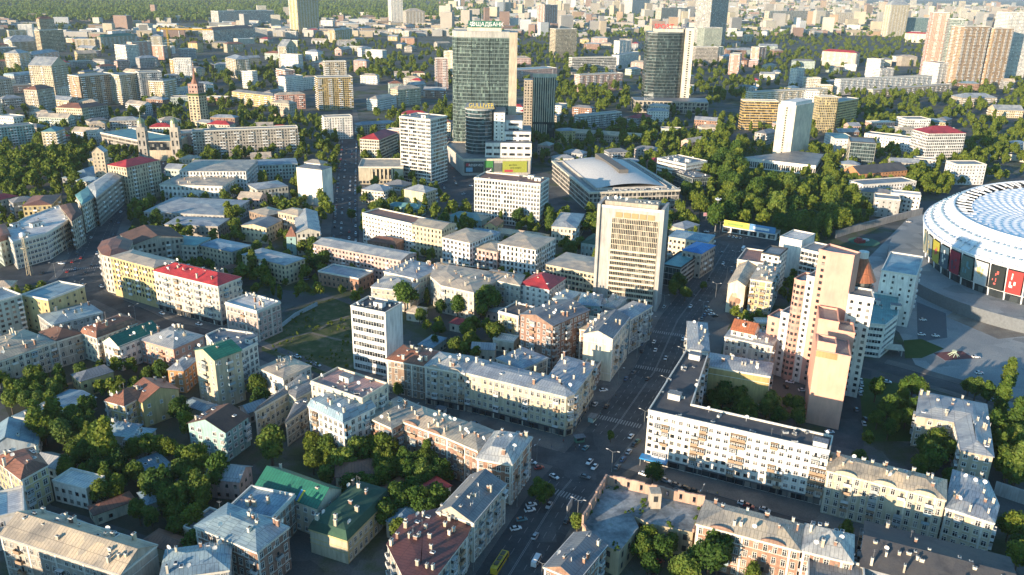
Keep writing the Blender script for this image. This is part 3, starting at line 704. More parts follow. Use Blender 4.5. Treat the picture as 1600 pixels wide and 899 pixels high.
# the city carries on out of frame: unseen houses added for their shadows
m = MB(); rc_ = random.Random(9)
for x0, x1, y0, y1, hh in ((-330, -290, 150, 164, 22), (-285, -235, 158, 172, 25), (-232, -190, 150, 165, 23), (-186, -140, 160, 174, 25), (-136, -95, 150, 165, 24), (-92, -50, 158, 172, 23), (-46, -14, 148, 163, 25), (30, 72, 150, 164, 23), (76, 116, 158, 172, 24), (120, 165, 146, 160, 23), (170, 215, 160, 174, 25), (-420, -340, 190, 206, 24), (-430, -350, 270, 286, 26), (-330, -270, 205, 218, 22), (-470, -400, 340, 356, 28), (-400, -330, 380, 394, 26), (-540, -470, 460, 476, 28), (-480, -420, 530, 546, 26), (-250, -205, 196, 208, 20), (-170, -130, 196, 207, 19)):
    P_ = [Vector((x0, y0)), Vector((x1, y0 - 14)), Vector((x1 + 4, y1 - 14)), Vector((x0 + 4, y1))]; m.prism(P_, 0, hh); add_foot([tuple(p) for p in P_])
tag(m.build('unseen_city', wall_mat('beige')), kind='structure')
# ------------------------------------------------------------------ near buildings (eave corners in photo pixels, unprojected to their real height)
# bottom edge and lower left courtyards
B('apartment_house', 'long cream block with a patched beige and white metal roof', 'the patched-roof block', [(187, 897), (0, 836), (236, 849)], 17, 'stone', 'gable:beige', fs={'e': 'blank', 's': 'blank', 'r': 'old'}, dorm=0, clutter=1.6, sky=5, rise=4)
B('apartment_house', 'yellow house with dark red skylit roof before a blue shed', 'the skylit red-roof house', [(33, 749), (73, 727), (52, 700), (-10, 716)], 16, 'yellow', 'hip:rust', sky=7, rise=3)
B('annex', 'white blank-walled annex in front of the skylit red-roof house', None, [(38, 800), (36, 762), (-14, 790)], 13, 'white', 'flat:white', 'plain', fs={'f': 'blank'}, clutter=0)
B('shed', 'broad blue metal shed roof at the edge of the courtyard trees', 'the broad blue shed', [(58, 694), (62, 664), (-30, 690)], 8, 'bluegrey', 'gable:blue', 'plain', clutter=.4)
B('house', 'small house with pale blue roof and brick end between dark trees', 'the pale-blue-roofed house', [(222, 690), (243, 671), (198, 684), ], 10, 'beige', 'hip:blue', 'plain', fs={'e': 'blank'})
B('house', 'rear wing with pale blue hip roof behind the small blue-roofed house', None, [(199, 683), (222, 664), (168, 662)], 10, 'beige', 'hip:blue', 'plain')
B('shed', 'flat light blue shed among the dark courtyard trees', 'the flat light-blue shed', [(231, 753), (277, 735), (208, 722)], 5, 'bluegrey', 'hip:blue', 'plain', rise=.8, clutter=.3)
B('apartment_house', 'brown brick block with pale blue sheet roof beside the green-roofed house', 'the blue-roofed brick block', [(401, 862), (450, 824), (305, 822)], 17, 'brick', 'hip:blue', rise=2.5, bal=.2)
B('apartment_house', 'rear wing with stepped blue roof behind the blue-roofed brick block', None, [(355, 797), (425, 812), (372, 757)], 15, 'brick', 'flat:blue', rise=2)
B('apartment_house', 'ridge-roofed pale blue house cut by the lower edge of the scene', 'the cropped blue-roofed house', [(250, 905), (357, 890), (215, 866)], 15, 'grey', 'hip:blue', rise=3)
FLAG = B('office_house', 'long pale house with bright green roof and a blue and yellow flag strip', 'the green-roofed flag house', [(495, 793), (400, 758), (514, 757)], 13, 'pale', 'gable:green', 'plain', fs={'e': 'small'}, rise=4.5, clutter=.3, bal=0)
B('apartment_house', 'pale yellow house with curved gable and dark green roof', 'the dark-green-roofed house', [(542, 844), (612, 774), (491, 819)], (545, 882), 'cream', 'mans:dgreen', fs={'s': 'blank'}, rise=.25, bal=.3, trim='yellow')
B('apartment_house', 'long stepped block with dark maroon roof along the lower main street', 'the maroon-roofed block', [(676, 906), (729, 837), (739, 812), (700, 792), (640, 806), (606, 850), (634, 906)], 15, 'stone', 'hip:maroon', bal=.4, clutter=1.8, rise=1.0)
B('apartment_house', 'grey block with weathered slate-coloured roof facing the main street', 'the slate-roofed street block', [(740, 816), (790, 757), (684, 798)], 17, 'stone', 'gable:grey', bal=.45, ridge=.1)
B('house', 'small teal pitched roof tucked before the maroon-roofed block', 'the teal-roofed house', [(652, 897), (674, 878), (602, 890)], 12, 'brick', 'gable2:teal', 'plain', clutter=.5)
B('apartment_house', 'long dark-roofed pale block with white balconies at the lower corner', 'the dark tar-roofed block', [(1345, 884), (1588, 950), (1358, 816)], 15, 'grey', 'gable:tar', 'res', rise=3, clutter=1.4)
B('canopy_house', 'flat grey roof with white rim before the hip-roofed brick block', None, [(1262, 905), (1352, 925), (1270, 868)], 14, 'white', 'flat:grey', 'plain', clutter=0)
# corner of the crossing
B('street_house', 'small house with rusty ridge and grey roof beside the ruin', 'the rusty-ridged house', [(903, 907), (948, 852), (846, 890)], 13, 'brick', 'gable:grey', bal=.2, rise=3)
B('apartment_house', 'long orange brick block with beige roof joined to the ruin', 'the beige-roofed brick block', [(1250, 860), (1089, 818), (1262, 822)], 17, 'brick', 'hip:beige', bal=.25, rise=3, ped=2)
B('apartment_house', 'brick house with hipped grey roof and skylights', 'the hip-roofed brick house', [(1332, 879), (1254, 860), (1340, 838)], 17, 'brick', 'hip:zinc', bal=.2, rise=5, sky=5)
B('apartment_house', 'long yellow balcony block with beige roof beside the white slab', 'the yellow balcony block', [(1477, 781), (1293, 735), (1484, 752)], (1462, 850), 'cream', 'hip:beige', bal=.3, rise=2.5, trim='pale', clutter=1.3, ped=3)
B('apartment_house', 'cream corner house with blue-grey metal roof after the yellow block', 'the cream corner house', [(1478, 793), (1553, 817), (1560, 790), (1543, 752), (1490, 735)], 15, 'cream', 'hip:zinc', rise=2.5)
# main white slab, L-shaped
SLAB = B('apartment_block', 'white L-shaped slab block with tan balconies over a dark shop arcade', 'the white slab block', [(1296, 707), (1013, 643), (1072, 549), (1106, 556), (1080, 634), (1301, 684)], 24, 'white', 'flat:tar', 'res', bal=.42, shop=True, clutter=1.5)
B('apartment_house', 'metal-roofed house at the street end of the white slab', 'the metal-roofed end house', [(1108, 549), (1075, 546), (1138, 508)], 20, 'pale', 'hip:zinc', rise=2)
B('apartment_house', 'cream courtyard house with long zinc roof behind the white slab', 'the cream courtyard house', [(1207, 541), (1133, 526), (1213, 520)], 20, 'pale', 'hip:zinc', rise=2, bal=.25)
B('apartment_house', 'yellow blank-backed courtyard building with a pale upper floor', 'the yellow blank wall house', [(1203, 588), (1103, 571), (1208, 568)], 20, 'ochre', 'hip:zinc', fs={'f': 'blank'}, rise=1.2)
# block left of the main street
B('apartment_house', 'ornate cream corner house with zinc roof facing the main crossing', 'the ornate corner house', [(727, 582), (885, 620), (897, 616), (930, 570), (880, 556), (858, 588), (745, 560)], 20, 'cream', 'hip:zinc', shop=True, bal=.22, rise=2.5, clutter=1.4, trim='pale')
B('apartment_house', 'grey bay-fronted house with zinc roof next to the ornate corner house', 'the grey bay-fronted house', [(726, 583), (664, 572), (744, 560)], 20, 'stone', 'hip:zinc', bal=.4, rise=2, shop=True, ped=2)
B('old_house', 'dark derelict house with rust-coloured roof beside the white office tower', 'the rust-roofed derelict house', [(663, 572), (604, 561), (673, 547)], (665, 626), 'brown', 'hip:rust', bal=0, rise=2.5, clutter=1.3)
B('house', 'courtyard house with grey metal roof behind the ornate corner house', None, [(815, 577), (776, 560), (838, 552)], 17, 'beige', 'hip:zinc', rise=2)
B('workshop', 'low brown brick wing with flat roof beside the white gable', 'the low brown wing', [(927, 584), (905, 580), (948, 562)], 10, 'brown', 'flat:grey', 'plain', fs={'f': 'blank'}, clutter=.3)
W = B('office_tower', 'narrow white office tower with long window bands and blank side wall', 'the white office tower', [(602, 491), (548, 480), (632, 476)], 34.5, 'white', 'flat:tar', 'off8', fs={'e': 'blank', 's': 'blank'}, clutter=2.5, parapet=1.0)
B('apartment_house', 'tall red brick house with windowed gable end in the courtyard', 'the tall red brick house', [(864, 509), (813, 491), (897, 477)], (862, 578), 'brick', 'gable2:grey', 'plain', bal=.3, rise=3)
B('apartment_house', 'grey house with a bright white blank gable facing the low brown wing', 'the white-gabled house', [(957, 529), (912, 521), (986, 496)], (951, 597), 'pale', 'gable2:grey', fs={'f': 'blank'}, bal=.35, rise=3, trim='white')
B('apartment_house', 'street house with bright zinc roof beside the white-gabled house', 'the bright zinc street house', [(985, 499), (955, 491), (1014, 477)], 21, 'grey', 'hip:zinc', bal=.4, rise=2)
B('house', 'small brown-roofed brick house behind the white-gabled house', None, [(946, 519), (906, 514), (955, 498)], 18, 'brick', 'hip:beige', rise=2)
B('house', 'teal-walled balcony house with pale blue roof behind the zinc roofs', 'the teal balcony house', [(937, 479), (903, 476), (946, 461)], 20, 'teal', 'hip:blue', 'res', bal=.5, rise=1.5)
B('house', 'low zinc-roofed house between the teal house and the banded tower', None, [(962, 482), (940, 478), (985, 466)], 18, 'grey', 'hip:zinc', rise=1.5)
B('house', 'narrow house with blue roof behind the tall red brick house', None, [(889, 471), (864, 466), (900, 456)], 15, 'cream', 'hip:blue', rise=1.5)
B('house', 'old yellow house with dark flat roof beside the tall red brick house', 'the old yellow house', [(810, 496), (779, 488), (818, 477)], 15, 'yellow', 'flat:tar', bal=.2)
B('house', 'white house with steep bright red roof above the courtyard', 'the red-roofed white house', [(858, 453), (811, 444), (868, 432)], 17, 'white', 'hip:red', 'plain', rise=5, clutter=.4)
B('apartment_house', 'cream courtyard complex with angled beige and grey roofs', 'the angled beige roofs', [(673, 432), (690, 446), (740, 457), (775, 438), (812, 446), (820, 430), (702, 411), (682, 410)], 18, 'pale', 'hip:sand', rise=3, clutter=1.5)
B('apartment_house', 'grey-green house with glazed balconies behind the courtyard trees', None, [(652, 436), (600, 424), (668, 412)], 17, 'mint', 'hip:zinc', rise=2)
B('apartment_house', 'hip-roofed house in front of the pink five-storey block', None, [(640, 455), (580, 448), (652, 434)], 14, 'beige', 'hip:zinc', rise=3)
B('apartment_block', 'long pink five-storey block with grey sheet roof', 'the pink five-storey block', [(626, 407), (490, 381), (637, 393)], 17, 'pink', 'gable:zinc', 'res', bal=.25, rise=2)
B('warehouse', 'low red brick hall with patched blue roof behind the grass lot', 'the low brick hall', [(560, 437), (497, 425), (587, 426)], 9, 'brick', 'flat:blue', 'plain')
B('apartment_block', 'sunlit white balcony block with brown roof along the car-lined street', 'the white balcony block', [(643, 351), (566, 334), (654, 340)], 23, 'white', 'flat:rust', 'res', bal=.4)
B('apartment_house', 'beige-roofed cream house next to the white balcony block', 'the beige-roofed cream house', [(690, 359), (644, 351), (701, 347)], 23, 'cream', 'gable:beige', bal=.1, rise=2.5)
B('apartment_house', 'white ornate house with small roof gable in the sunlit row', 'the white ornate house', [(734, 380), (691, 371), (757, 362)], 22, 'white', 'hip:sand', bal=.3, rise=2, trim='white', ped=1)
B('apartment_house', 'lower mauve house with balcony bays in the sunlit row', None, [(777, 394), (735, 386), (786, 379)], 17, 'pink', 'hip:beige', bal=.5, rise=2)
B('apartment_house', 'white end house with blank side wall closing the sunlit row', 'the white end house', [(837, 391), (778, 381), (861, 371)], 22, 'white', 'hip:sand', fs={'e': 'blank'}, bal=.3, rise=2, trim='white', ped=2)
# tower with bands
K = B('office_tower', 'tall banded concrete office tower framed by plain end walls', 'the banded office tower', [(1037, 333), (936, 323), (1043, 322)], 63, 'concrete', 'flat:rust', 'none', clutter=0, parapet=1.5)
B('institute', 'beige institute with flat roof beside the banded office tower', 'the beige institute', [(930, 428), (853, 413), (936, 404)], 18, 'cream', 'hip:sand', 'grid', rise=1.2, clutter=.5)
B('house', 'white house with zinc roof and small gables behind the institute', None, [(900, 357), (862, 354), (930, 336)], 14, 'pale', 'hip:zinc', rise=2.5)
B('house', 'mint house with dark green roof behind the institute', None, [(934, 383), (908, 379), (937, 367)], 11, 'mint', 'hip:dgreen', rise=2)
B('department_store', 'black-glazed low store with teal flat roof beside the banded tower', 'the black-glazed store', [(1064, 420), (1033, 414), (1086, 398)], 14, 'grey', 'flat:teal', 'off', fs={'f': 'glass'}, trim='dark')
B('house', 'street house with vivid blue roof next to the black-glazed store', 'the vivid blue roof house', [(1096, 397), (1066, 391), (1104, 381)], 18, 'stone', 'hip:bright', rise=2, bal=.3)
B('house', 'pale blue roofed houses row end by the wide square', None, [(1106, 379), (1045, 370), (1112, 367)], 18, 'pale', 'hip:blue', rise=2)
# right of the main street
SEP = B('street_house', 'white house with a sepia mural on its gable wall beside the main street', 'the mural gable house', [(1165, 447), (1138, 443), (1190, 416)], (1165, 492), 'pale', 'gable2:sand', fs={'f': 'blank'}, rise=3, bal=.2)
B('street_house', 'narrow pale yellow house with a balcony bay after the mural gable', 'the narrow yellow house', [(1206, 441), (1173, 436), (1212, 417)], 24, 'yellow', 'hip:sand', fs={'e': 'blank'}, bal=.5, rise=1)
B('street_house', 'house with brown cluttered flat roof at the wide square', None, [(1192, 413), (1152, 407), (1200, 394)], 21, 'pale', 'flat:rust', bal=.2)
B('office_block', 'white office with a black glazed flank near the wide square', 'the black-flanked office', [(1218, 401), (1190, 396), (1228, 389)], 26, 'white', 'flat:grey', 'plain', fs={'e': 'glass'}, trim='dark', clutter=1.5)
B('office_block', 'white blank stair tower crowded with antennas', 'the antenna-topped tower', [(1253, 378), (1219, 371), (1259, 364)], (1250, 438), 'white', 'flat:white', 'none', clutter=3)
B('office_block', 'long white institute wing behind the antenna-topped tower', 'the white institute wing', [(1302, 401), (1252, 390), (1312, 388)], 25, 'white', 'flat:grey', 'grid', clutter=.6)
B('office_block', 'tall plain white block with narrow window slots near the stadium', 'the plain white block', [(1432, 433), (1377, 424), (1437, 402)], (1417, 512), 'white', 'flat:blue', 'small', fs={'e': 'blank'}, clutter=1.5)
B('office_block', 'white office with teal roof and sloped glass corner', 'the sloped-glass office', [(1340, 505), (1383, 510), (1403, 494), (1405, 465), (1357, 457), (1343, 472)], 19, 'white', 'flat:teal', 'off', clutter=.6)
B('school', 'pale C-shaped school building with hipped metal roof on the right', 'the hip-roofed school', [(1432, 650), (1438, 612), (1541, 632), (1552, 714), (1502, 704), (1492, 660)], 15, 'beige', 'hip:zinc', 'plain', rise=3)
# left half, middle rows
B('apartment_house', 'rough brick courtyard wing with flat roofs beside the white bay-windowed house', 'the rough brick wing', [(611, 668), (567, 648), (640, 628)], 18, 'brick', 'hip:beige', rise=1.5, bal=.3)
B('apartment_house', 'long orange brick block with pale strip roof along the cross street', 'the strip-roofed brick block', [(697, 683), (625, 657), (715, 655)], 18, 'brick', 'hip:sand', bal=.3, rise=1.5, clutter=1.3, ped=2)
B('apartment_house', 'brick block with cracked beige roof next to the pyramid-roofed corner', None, [(746, 704), (697, 683), (775, 675)], 18, 'brick', 'hip:beige', bal=.3, rise=2)
B('apartment_house', 'brick corner house with pyramid zinc roof at the main crossing', 'the pyramid-roofed corner house', [(800, 726), (745, 716), (772, 675), (831, 684)], (801, 790), 'brick', 'hip:zinc', bal=.35, rise=4.5)
B('apartment_house', 'white house with pink roof terraces above the cross street', 'the pink-terraced house', [(566, 625), (486, 598), (593, 597)], 27, 'pale', 'flat:pink', bal=.3, trim='pale')
B('apartment_house', 'white bay-windowed house with steep blue roof', 'the white bay-windowed house', [(536, 660), (482, 634), (566, 627)], 22, 'white', 'mans:blue', bal=.35, dorm=3, trim='white')
B('apartment_house', 'grey-roofed house with yellow front bent around a small yard', 'the grey-roofed bent house', [(398, 643), (450, 613), (462, 622), (500, 603), (472, 585)], 14, 'cream', 'hip:grey', rise=1.5)
B('house', 'low grey wing in front of the grey-roofed bent house', None, [(446, 660), (480, 636), (478, 622), (464, 624)], 12, 'stone', 'hip:grey', rise=1, clutter=.5)
B('house', 'white house with beige roof and a blank side wall by the grass lot', 'the white house by the lot', [(442, 591), (404, 575), (473, 567)], 14, 'white', 'hip:sand', fs={'e': 'blank'}, rise=1.5)
B('apartment_house', 'white flat-topped block beside the green-topped tower house', 'the flat-topped white block', [(352, 562), (402, 537), (395, 522), (345, 515), (322, 525)], 22, 'white', 'flat:grey', bal=.2)
B('tower_house', 'narrow cream tower house with green roof and stacked balconies', 'the green-topped tower house', [(335, 562), (304, 547), (377, 547)], (344, 642), 'cream', 'gable2:green', 'small', fs={'e': 'res'}, bal=.5, rise=3, trim='pale')
B('house', 'teal-walled house with dark roof full of skylights', 'the skylit teal house', [(352, 675), (294, 661), (391, 651)], (360, 722), 'teal', 'gable2:brown', 'plain', sky=9, rise=4, clutter=.3)
B('house', 'yellow stone house with rusty brown hip roof between trees', 'the brown-roofed stone house', [(194, 634), (164, 626), (222, 612)], 13, 'yellow', 'hip:rust', 'old', rise=4)
B('house', 'blank-gabled rear part of the rusty brown roof house', None, [(222, 628), (198, 612), (271, 603)], 13, 'yellow', 'gable:rust', 'small', rise=4, clutter=.5)
B('shed', 'long low shed with pale blue metal roof under the courtyard trees', 'the long blue shed', [(62, 664), (20, 650), (132, 616)], 6, 'grey', 'gable2:blue', 'plain', rise=1.5, clutter=.5)
B('house', 'orange two-storey house with pale roof beside the green-topped tower house', 'the orange house', [(287, 580), (262, 578), (305, 560)], 12, 'orange', 'hip:zinc', 'plain', rise=2)
B('apartment_house', 'pink house with square hipped zinc roof and dishes', 'the pink hip-roofed house', [(271, 546), (219, 531), (311, 523)], 13, 'salmon', 'hip:zinc', 'plain', rise=4, bal=.2)
B('villa', 'white gabled villa with a bright green roof', 'the green-roofed villa', [(186, 541), (161, 533), (232, 510)], 14, 'white', 'gable2:green', 'old', rise=4)
B('apartment_house', 'blue-white mansion with tall brown mansard roof', 'the brown mansard house', [(151, 528), (127, 520), (205, 502)], 15, 'pale', 'mans:rust', 'old', rise=.35, dorm=2)
B('apartment_house', 'old grey house with brown patched roofs on the far side of the trees', 'the patched brown-roof house', [(86, 534), (-6, 566), (58, 508)], 15, 'stone', 'hip:beige', rise=3, bal=.3)
B('apartment_house', 'narrow old end house with a round-arched window and brown roof', None, [(127, 521), (88, 533), (116, 503)], 15, 'stone', 'hip:brown', 'arch', rise=3)
B('house', 'low house with wide pale blue roof before the street of red roofs', 'the wide pale-blue roof', [(82, 508), (60, 492), (150, 482)], 12, 'grey', 'hip:blue', rise=2.5)
B('apartment_house', 'shaded cream block with white balconies at the left edge', 'the shaded balcony block', [(34, 462), (-30, 480), (44, 440)], 22, 'mint', 'flat:blue', 'res', bal=.4)
B('house', 'pale yellow house with flat blue roof by the tram square', 'the flat-roofed yellow house', [(75, 470), (34, 462), (72, 437)], 20, 'yellow', 'flat:blue', 'small')
MUR = B('apartment_house', 'pink house with a flower mural on its end wall by the grass lot', 'the flower-mural house', [(401, 488), (352, 474), (427, 470)], (404, 535), 'pink', 'flat:white', bal=.2, fs={'e': 'blank'})
B('apartment_block', 'long pale block with bright red roof facing the tram square', 'the long red-roofed block', [(340, 447), (240, 423), (371, 432)], 25, 'pale', 'hip:red', bal=.3, rise=4, fs={'e': 'blank'}, sky=6, shop=True)
B('apartment_block', 'yellow bay-windowed block with beige roof joined to the red roof', 'the yellow bay-windowed block', [(240, 419), (172, 401), (253, 402)], 26, 'yellow', 'hip:sand', bal=.35, rise=1.5, shop=True, ped=3)
B('apartment_house', 'rounded corner house with red-brown roof at the tram square', 'the rounded corner house', [(172, 401), (160, 398), (153, 388), (160, 377), (185, 369), (207, 377), (200, 392)], 25, 'pale', 'hip:rust', rise=2)
B('apartment_house', 'house with steep dark brown roof beside the wide avenue', 'the dark-brown avenue house', [(207, 383), (188, 366), (252, 345)], 20, 'stone', 'gable:brown', rise=4)
B('workshop', 'wide low hall with pale blue-grey sheet roofs', 'the wide pale sheet roofs', [(350, 337), (225, 331), (356, 312)], 12, 'grey', 'hip:zinc', 'plain', rise=2)
B('theatre', 'white ornate hall with an arched row of windows beside the avenue', 'the white arcaded hall', [(347, 291), (249, 288), (352, 274)], 16, 'white', 'hip:sand', 'arch', rise=1.5, near=True)
B('apartment_house', 'tall white house with roof terraces behind the arcaded hall', 'the terraced white house', [(384, 268), (280, 268), (388, 250)], 22, 'white', 'hip:sand', 'old', rise=1)
B('apartment_house', 'mint classical house behind the tall white wall block', None, [(465, 256), (400, 259), (468, 247)], 15, 'mint', 'hip:zinc', rise=1.5)
B('house', 'cream house with long zinc roof before the mint classical house', None, [(450, 291), (402, 297), (452, 280)], 13, 'pale', 'hip:zinc', rise=2)
B('tower_house', 'tall blank white wall block with small rooftop cabin beside the car-lined street', 'the blank white wall block', None, 33, 'white', 'hip:grey', 'none', rise=1.5, world_pts=[at(467, 318).to_2d(), at(506, 323).to_2d(), at(467, 318).to_2d() + Vector((0, 17))])
B('house', 'cream house with grey roof slopes along the car-lined street', 'the cream roof-slope house', [(500, 362), (463, 364), (505, 330)], 17, 'pale', 'gable2:zinc', rise=3)
B('house', 'patched-roof house between the cream house and the blank white block', None, [(490, 331), (466, 338), (507, 311)], 18, 'beige', 'hip:sand', rise=2)
B('house', 'brown old house with beige roof left of the car-lined street houses', 'the brown beige-roofed house', [(417, 338), (447, 331), (403, 327)], 14, 'brown', 'hip:beige', rise=2)
B('tower_house', 'slim mint stair house with dark red pyramid roof', 'the red pyramid stair house', [(462, 370), (447, 370), (464, 362)], 14, 'teal', 'hip:rust', 'small', rise=7, clutter=0)
B('apartment_house', 'long cream block with plain blue roof before the garden poplars', 'the plain blue-roof block', [(445, 415), (378, 398), (475, 404)], 14, 'cream', 'hip:zinc', 'plain', rise=1.2)
B('house', 'cream house with blue roof among the courtyards', None, [(362, 394), (310, 383), (375, 380)], 14, 'cream', 'hip:blue', 'plain', rise=1.5)
B('house', 'pale house with teal roof behind the yellow bay-windowed block', 'the teal courtyard roof', [(306, 384), (257, 380), (305, 370)], 15, 'pale', 'hip:teal', 'plain', rise=1)
B('house', 'long grey-walled house with pale roof and two slim poplars', None, [(340, 354), (257, 351), (346, 341)], 11, 'stone', 'hip:zinc', 'plain', rise=1.5)
B('house', 'brick and cream house with white bay beside the tall poplars', None, [(416, 356), (377, 352), (422, 342)], 13, 'cream', 'gable2:grey', 'plain', rise=2)
B('apartment_house', 'curved grey facade with tall windows on the tram square', 'the curved grey facade', [(20, 380), (72, 366), (110, 343), (92, 322), (38, 342), (6, 362)], 19, 'pale', 'flat:white', 'grid', near=True)
B('apartment_house', 'grey house with dark rounded roof after the curved facade', None, [(112, 346), (128, 335), (118, 318), (94, 322)], 22, 'stone', 'hip:brown', 'old')
B('apartment_house', 'red-mansard green house at the left edge of the tram square', None, [(0, 378), (18, 372), (10, 355), (-20, 362)], 18, 'mint', 'mans:rust', 'old')
B('apartment_house', 'brown roofed yellow house behind the curved grey facade', None, [(80, 320), (35, 322), (80, 305)], 20, 'yellow', 'hip:rust', rise=2)
B('apartment_house', 'pale ornate house with teal roof on the shaded side of the avenue', 'the teal avenue house', [(128, 320), (148, 308), (142, 289), (118, 305)], 23, 'pale', 'hip:teal')
B('apartment_house', 'grey ornate block with white roofs on the shaded side of the avenue', 'the grey avenue block', [(150, 309), (198, 270), (182, 262), (135, 292)], 24, 'stone', 'hip:zinc')
B('apartment_house', 'cream block with dark red hip roof at the top of the avenue', 'the red-hipped avenue block', [(197, 262), (168, 258), (210, 245)], 33, 'cream', 'hip:red', rise=4)
B('apartment_house', 'plain tall house with pale gable roof behind the red-hipped avenue block', None, [(162, 238), (143, 238), (186, 235)], 33, 'beige', 'gable2:zinc', rise=5)
B('market_hall', 'low pale blue roofed hall behind the avenue houses', None, [(140, 280), (97, 278), (150, 262)], 8, 'grey', 'hip:blue')
# ------------------------------------------------------------------ landmark buildings
DARK = plain('painted_dark', (.03, .032, .036), .6)  # flat dark paint: shade inside the ruin's openings, and an emblem backing
def block(pts, z0, z1, name, mats, parent, ti=1, o=(0, 0), smooth=False):
    P = [(p[0] - o[0], p[1] - o[1]) for p in pts]
    if area(P) < 0: P = P[::-1]
    m = MB(); m.prism(P, z0, z1, 0, ti=ti); return m.build(name, mats, parent, smooth)
def rect_pts(A, u, w, d):
    u = Vector(u).normalized(); v = Vector((-u.y, u.x)); A = Vector(A)
    return [A, A + u * w, A + u * w + v * d, A + v * d]
def facade_quads(P, z0, z1, sp, fh, w, h, parent, mat=None, frame=None, name='window', sides=None, depth=.08, kind='stuff'):
    m = MB(); n = len(P)
    for i in range(n):
        if sides is not None and i not in sides: continue
        a, b = Vector(P[i]), Vector(P[(i + 1) % n]); L_ = (b - a).length; u = (b - a) / L_; nn = Vector((u.y, -u.x)); nb = max(1, int(L_ / sp)); nf = max(1, int((z1 - z0) / fh))
        for k in range(nf):
            for q in range(nb):
                p = a + u * (L_ * (q + .5) / nb) + nn * depth; z = z0 + (z1 - z0) * k / nf + (fh - h) * .5
                A, B_ = p - u * w / 2, p + u * w / 2; m.face([(*A, z), (*B_, z), (*B_, z + h), (*A, z + h)], 0)
    o = m.build(name, [mat or GL], parent)
    if kind: tag(o, kind=kind)
    return o
def text(s, mat, size, loc, rz, parent, name='lettering', ext=.25, tilt=math.pi / 2, align='CENTER'):
    c = bpy.data.curves.new(name, 'FONT'); c.body = s; c.size = size; c.extrude = ext; c.align_x = align; c.resolution_u = 2
    c.materials.append(mat); t_ = bpy.data.objects.new('tmp_text', c); COL.objects.link(t_); bpy.context.view_layer.update(); me = bpy.data.meshes.new_from_object(t_.evaluated_get(bpy.context.evaluated_depsgraph_get())); bpy.data.objects.remove(t_)
    o = bpy.data.objects.new(name, me); o.location = loc; o.rotation_euler = (tilt, 0, rz); return link(o, parent)
def landmark(name, label, cat, sn, x, y):
    r = empty(name, (0, 0, 0), 0, label, cat)
    if sn: LANDMARKS.append((sn, x, y))
    return r
# banded office tower: floors and end fins
root, ro, wall, h, L, tags = K
w_ = L[1][0] - L[0][0]; y0 = L[0][1]; x0 = L[0][0]
m = MB()
for x in (x0 - .6, x0 + w_ - 1.2): m.box(x, y0 - 1.6, 0, x + 1.8, L[2][1] + .5, h + 2.2)
m.build('end_wall', wall_mat('concrete'), root)
xs0, xs1 = x0 + w_ * .22, x0 + w_ - 2.4
m = MB(); g = MB()
for k in range(16):
    z = 4 + k * 3.35
    if k < 10:
        m.box(xs0, y0 - .6, z + 1.95, xs1, y0 - .02, z + 2.95, 0, bottom=True); g.face([(xs0, y0 - .05, z - .2), (xs1, y0 - .05, z - .2), (xs1, y0 - .05, z + 1.9), (xs0, y0 - .05, z + 1.9)])
        n_ = 26
        for i in range(n_ + 1): m.box(xs0 + (xs1 - xs0) * i / n_ - .05, y0 - .5, z - .2, xs0 + (xs1 - xs0) * i / n_ + .05, y0 - .06, z + 1.9)
    else:
        g.face([(xs0, y0 - .05, z - .2), (xs1, y0 - .05, z - .2), (xs1, y0 - .05, z + 3.15), (xs0, y0 - .05, z + 3.15)])
        m.box(xs0, y0 - .6, z + 2.85, xs1, y0 - .06, z + 3.15, 0, bottom=True)
        for i in range(27): m.box(xs0 + (xs1 - xs0) * i / 26 - .11, y0 - .55, z - .2, xs0 + (xs1 - xs0) * i / 26 + .11, y0 - .06, z + 2.7)
m.build('sunshade_grid', wall_mat('pale'), root); g.build('window', GL, root)
m = MB()
for i in range(5): m.box(xs0 + 2 + (xs1 - xs0 - 4) * i / 5, y0 - .3, 57.6, xs0 + 2 + (xs1 - xs0 - 4) * (i + .86) / 5, y0 - .03, 60.8)
m.build('mosaic_panel', plain('ochre_mosaic', (.33, .24, .11), .5), root)
m = MB(); m.box(x0 + 3, y0 + 3, h, x0 + w_ - 4, L[2][1] - 3, h + 3.4); m.build('plant_room', wall_mat('beige'), ro)
for i in range(4): new('satellite_dish', dish_mesh(), ro, (x0 + 5 + i * 2.9 + (i % 2) * 1.3, y0 + 5 + 2 * (i % 3), h + 3.5), -.8 + i * .5, (1.5 + .35 * (i % 2),) * 3)
for i in range(6): new('vent_unit', vent_mesh(), ro, (x0 + 22 + i * 2.4, y0 + 6 + (i % 2) * 2, h + 3.4), i, (1, 1, 1))
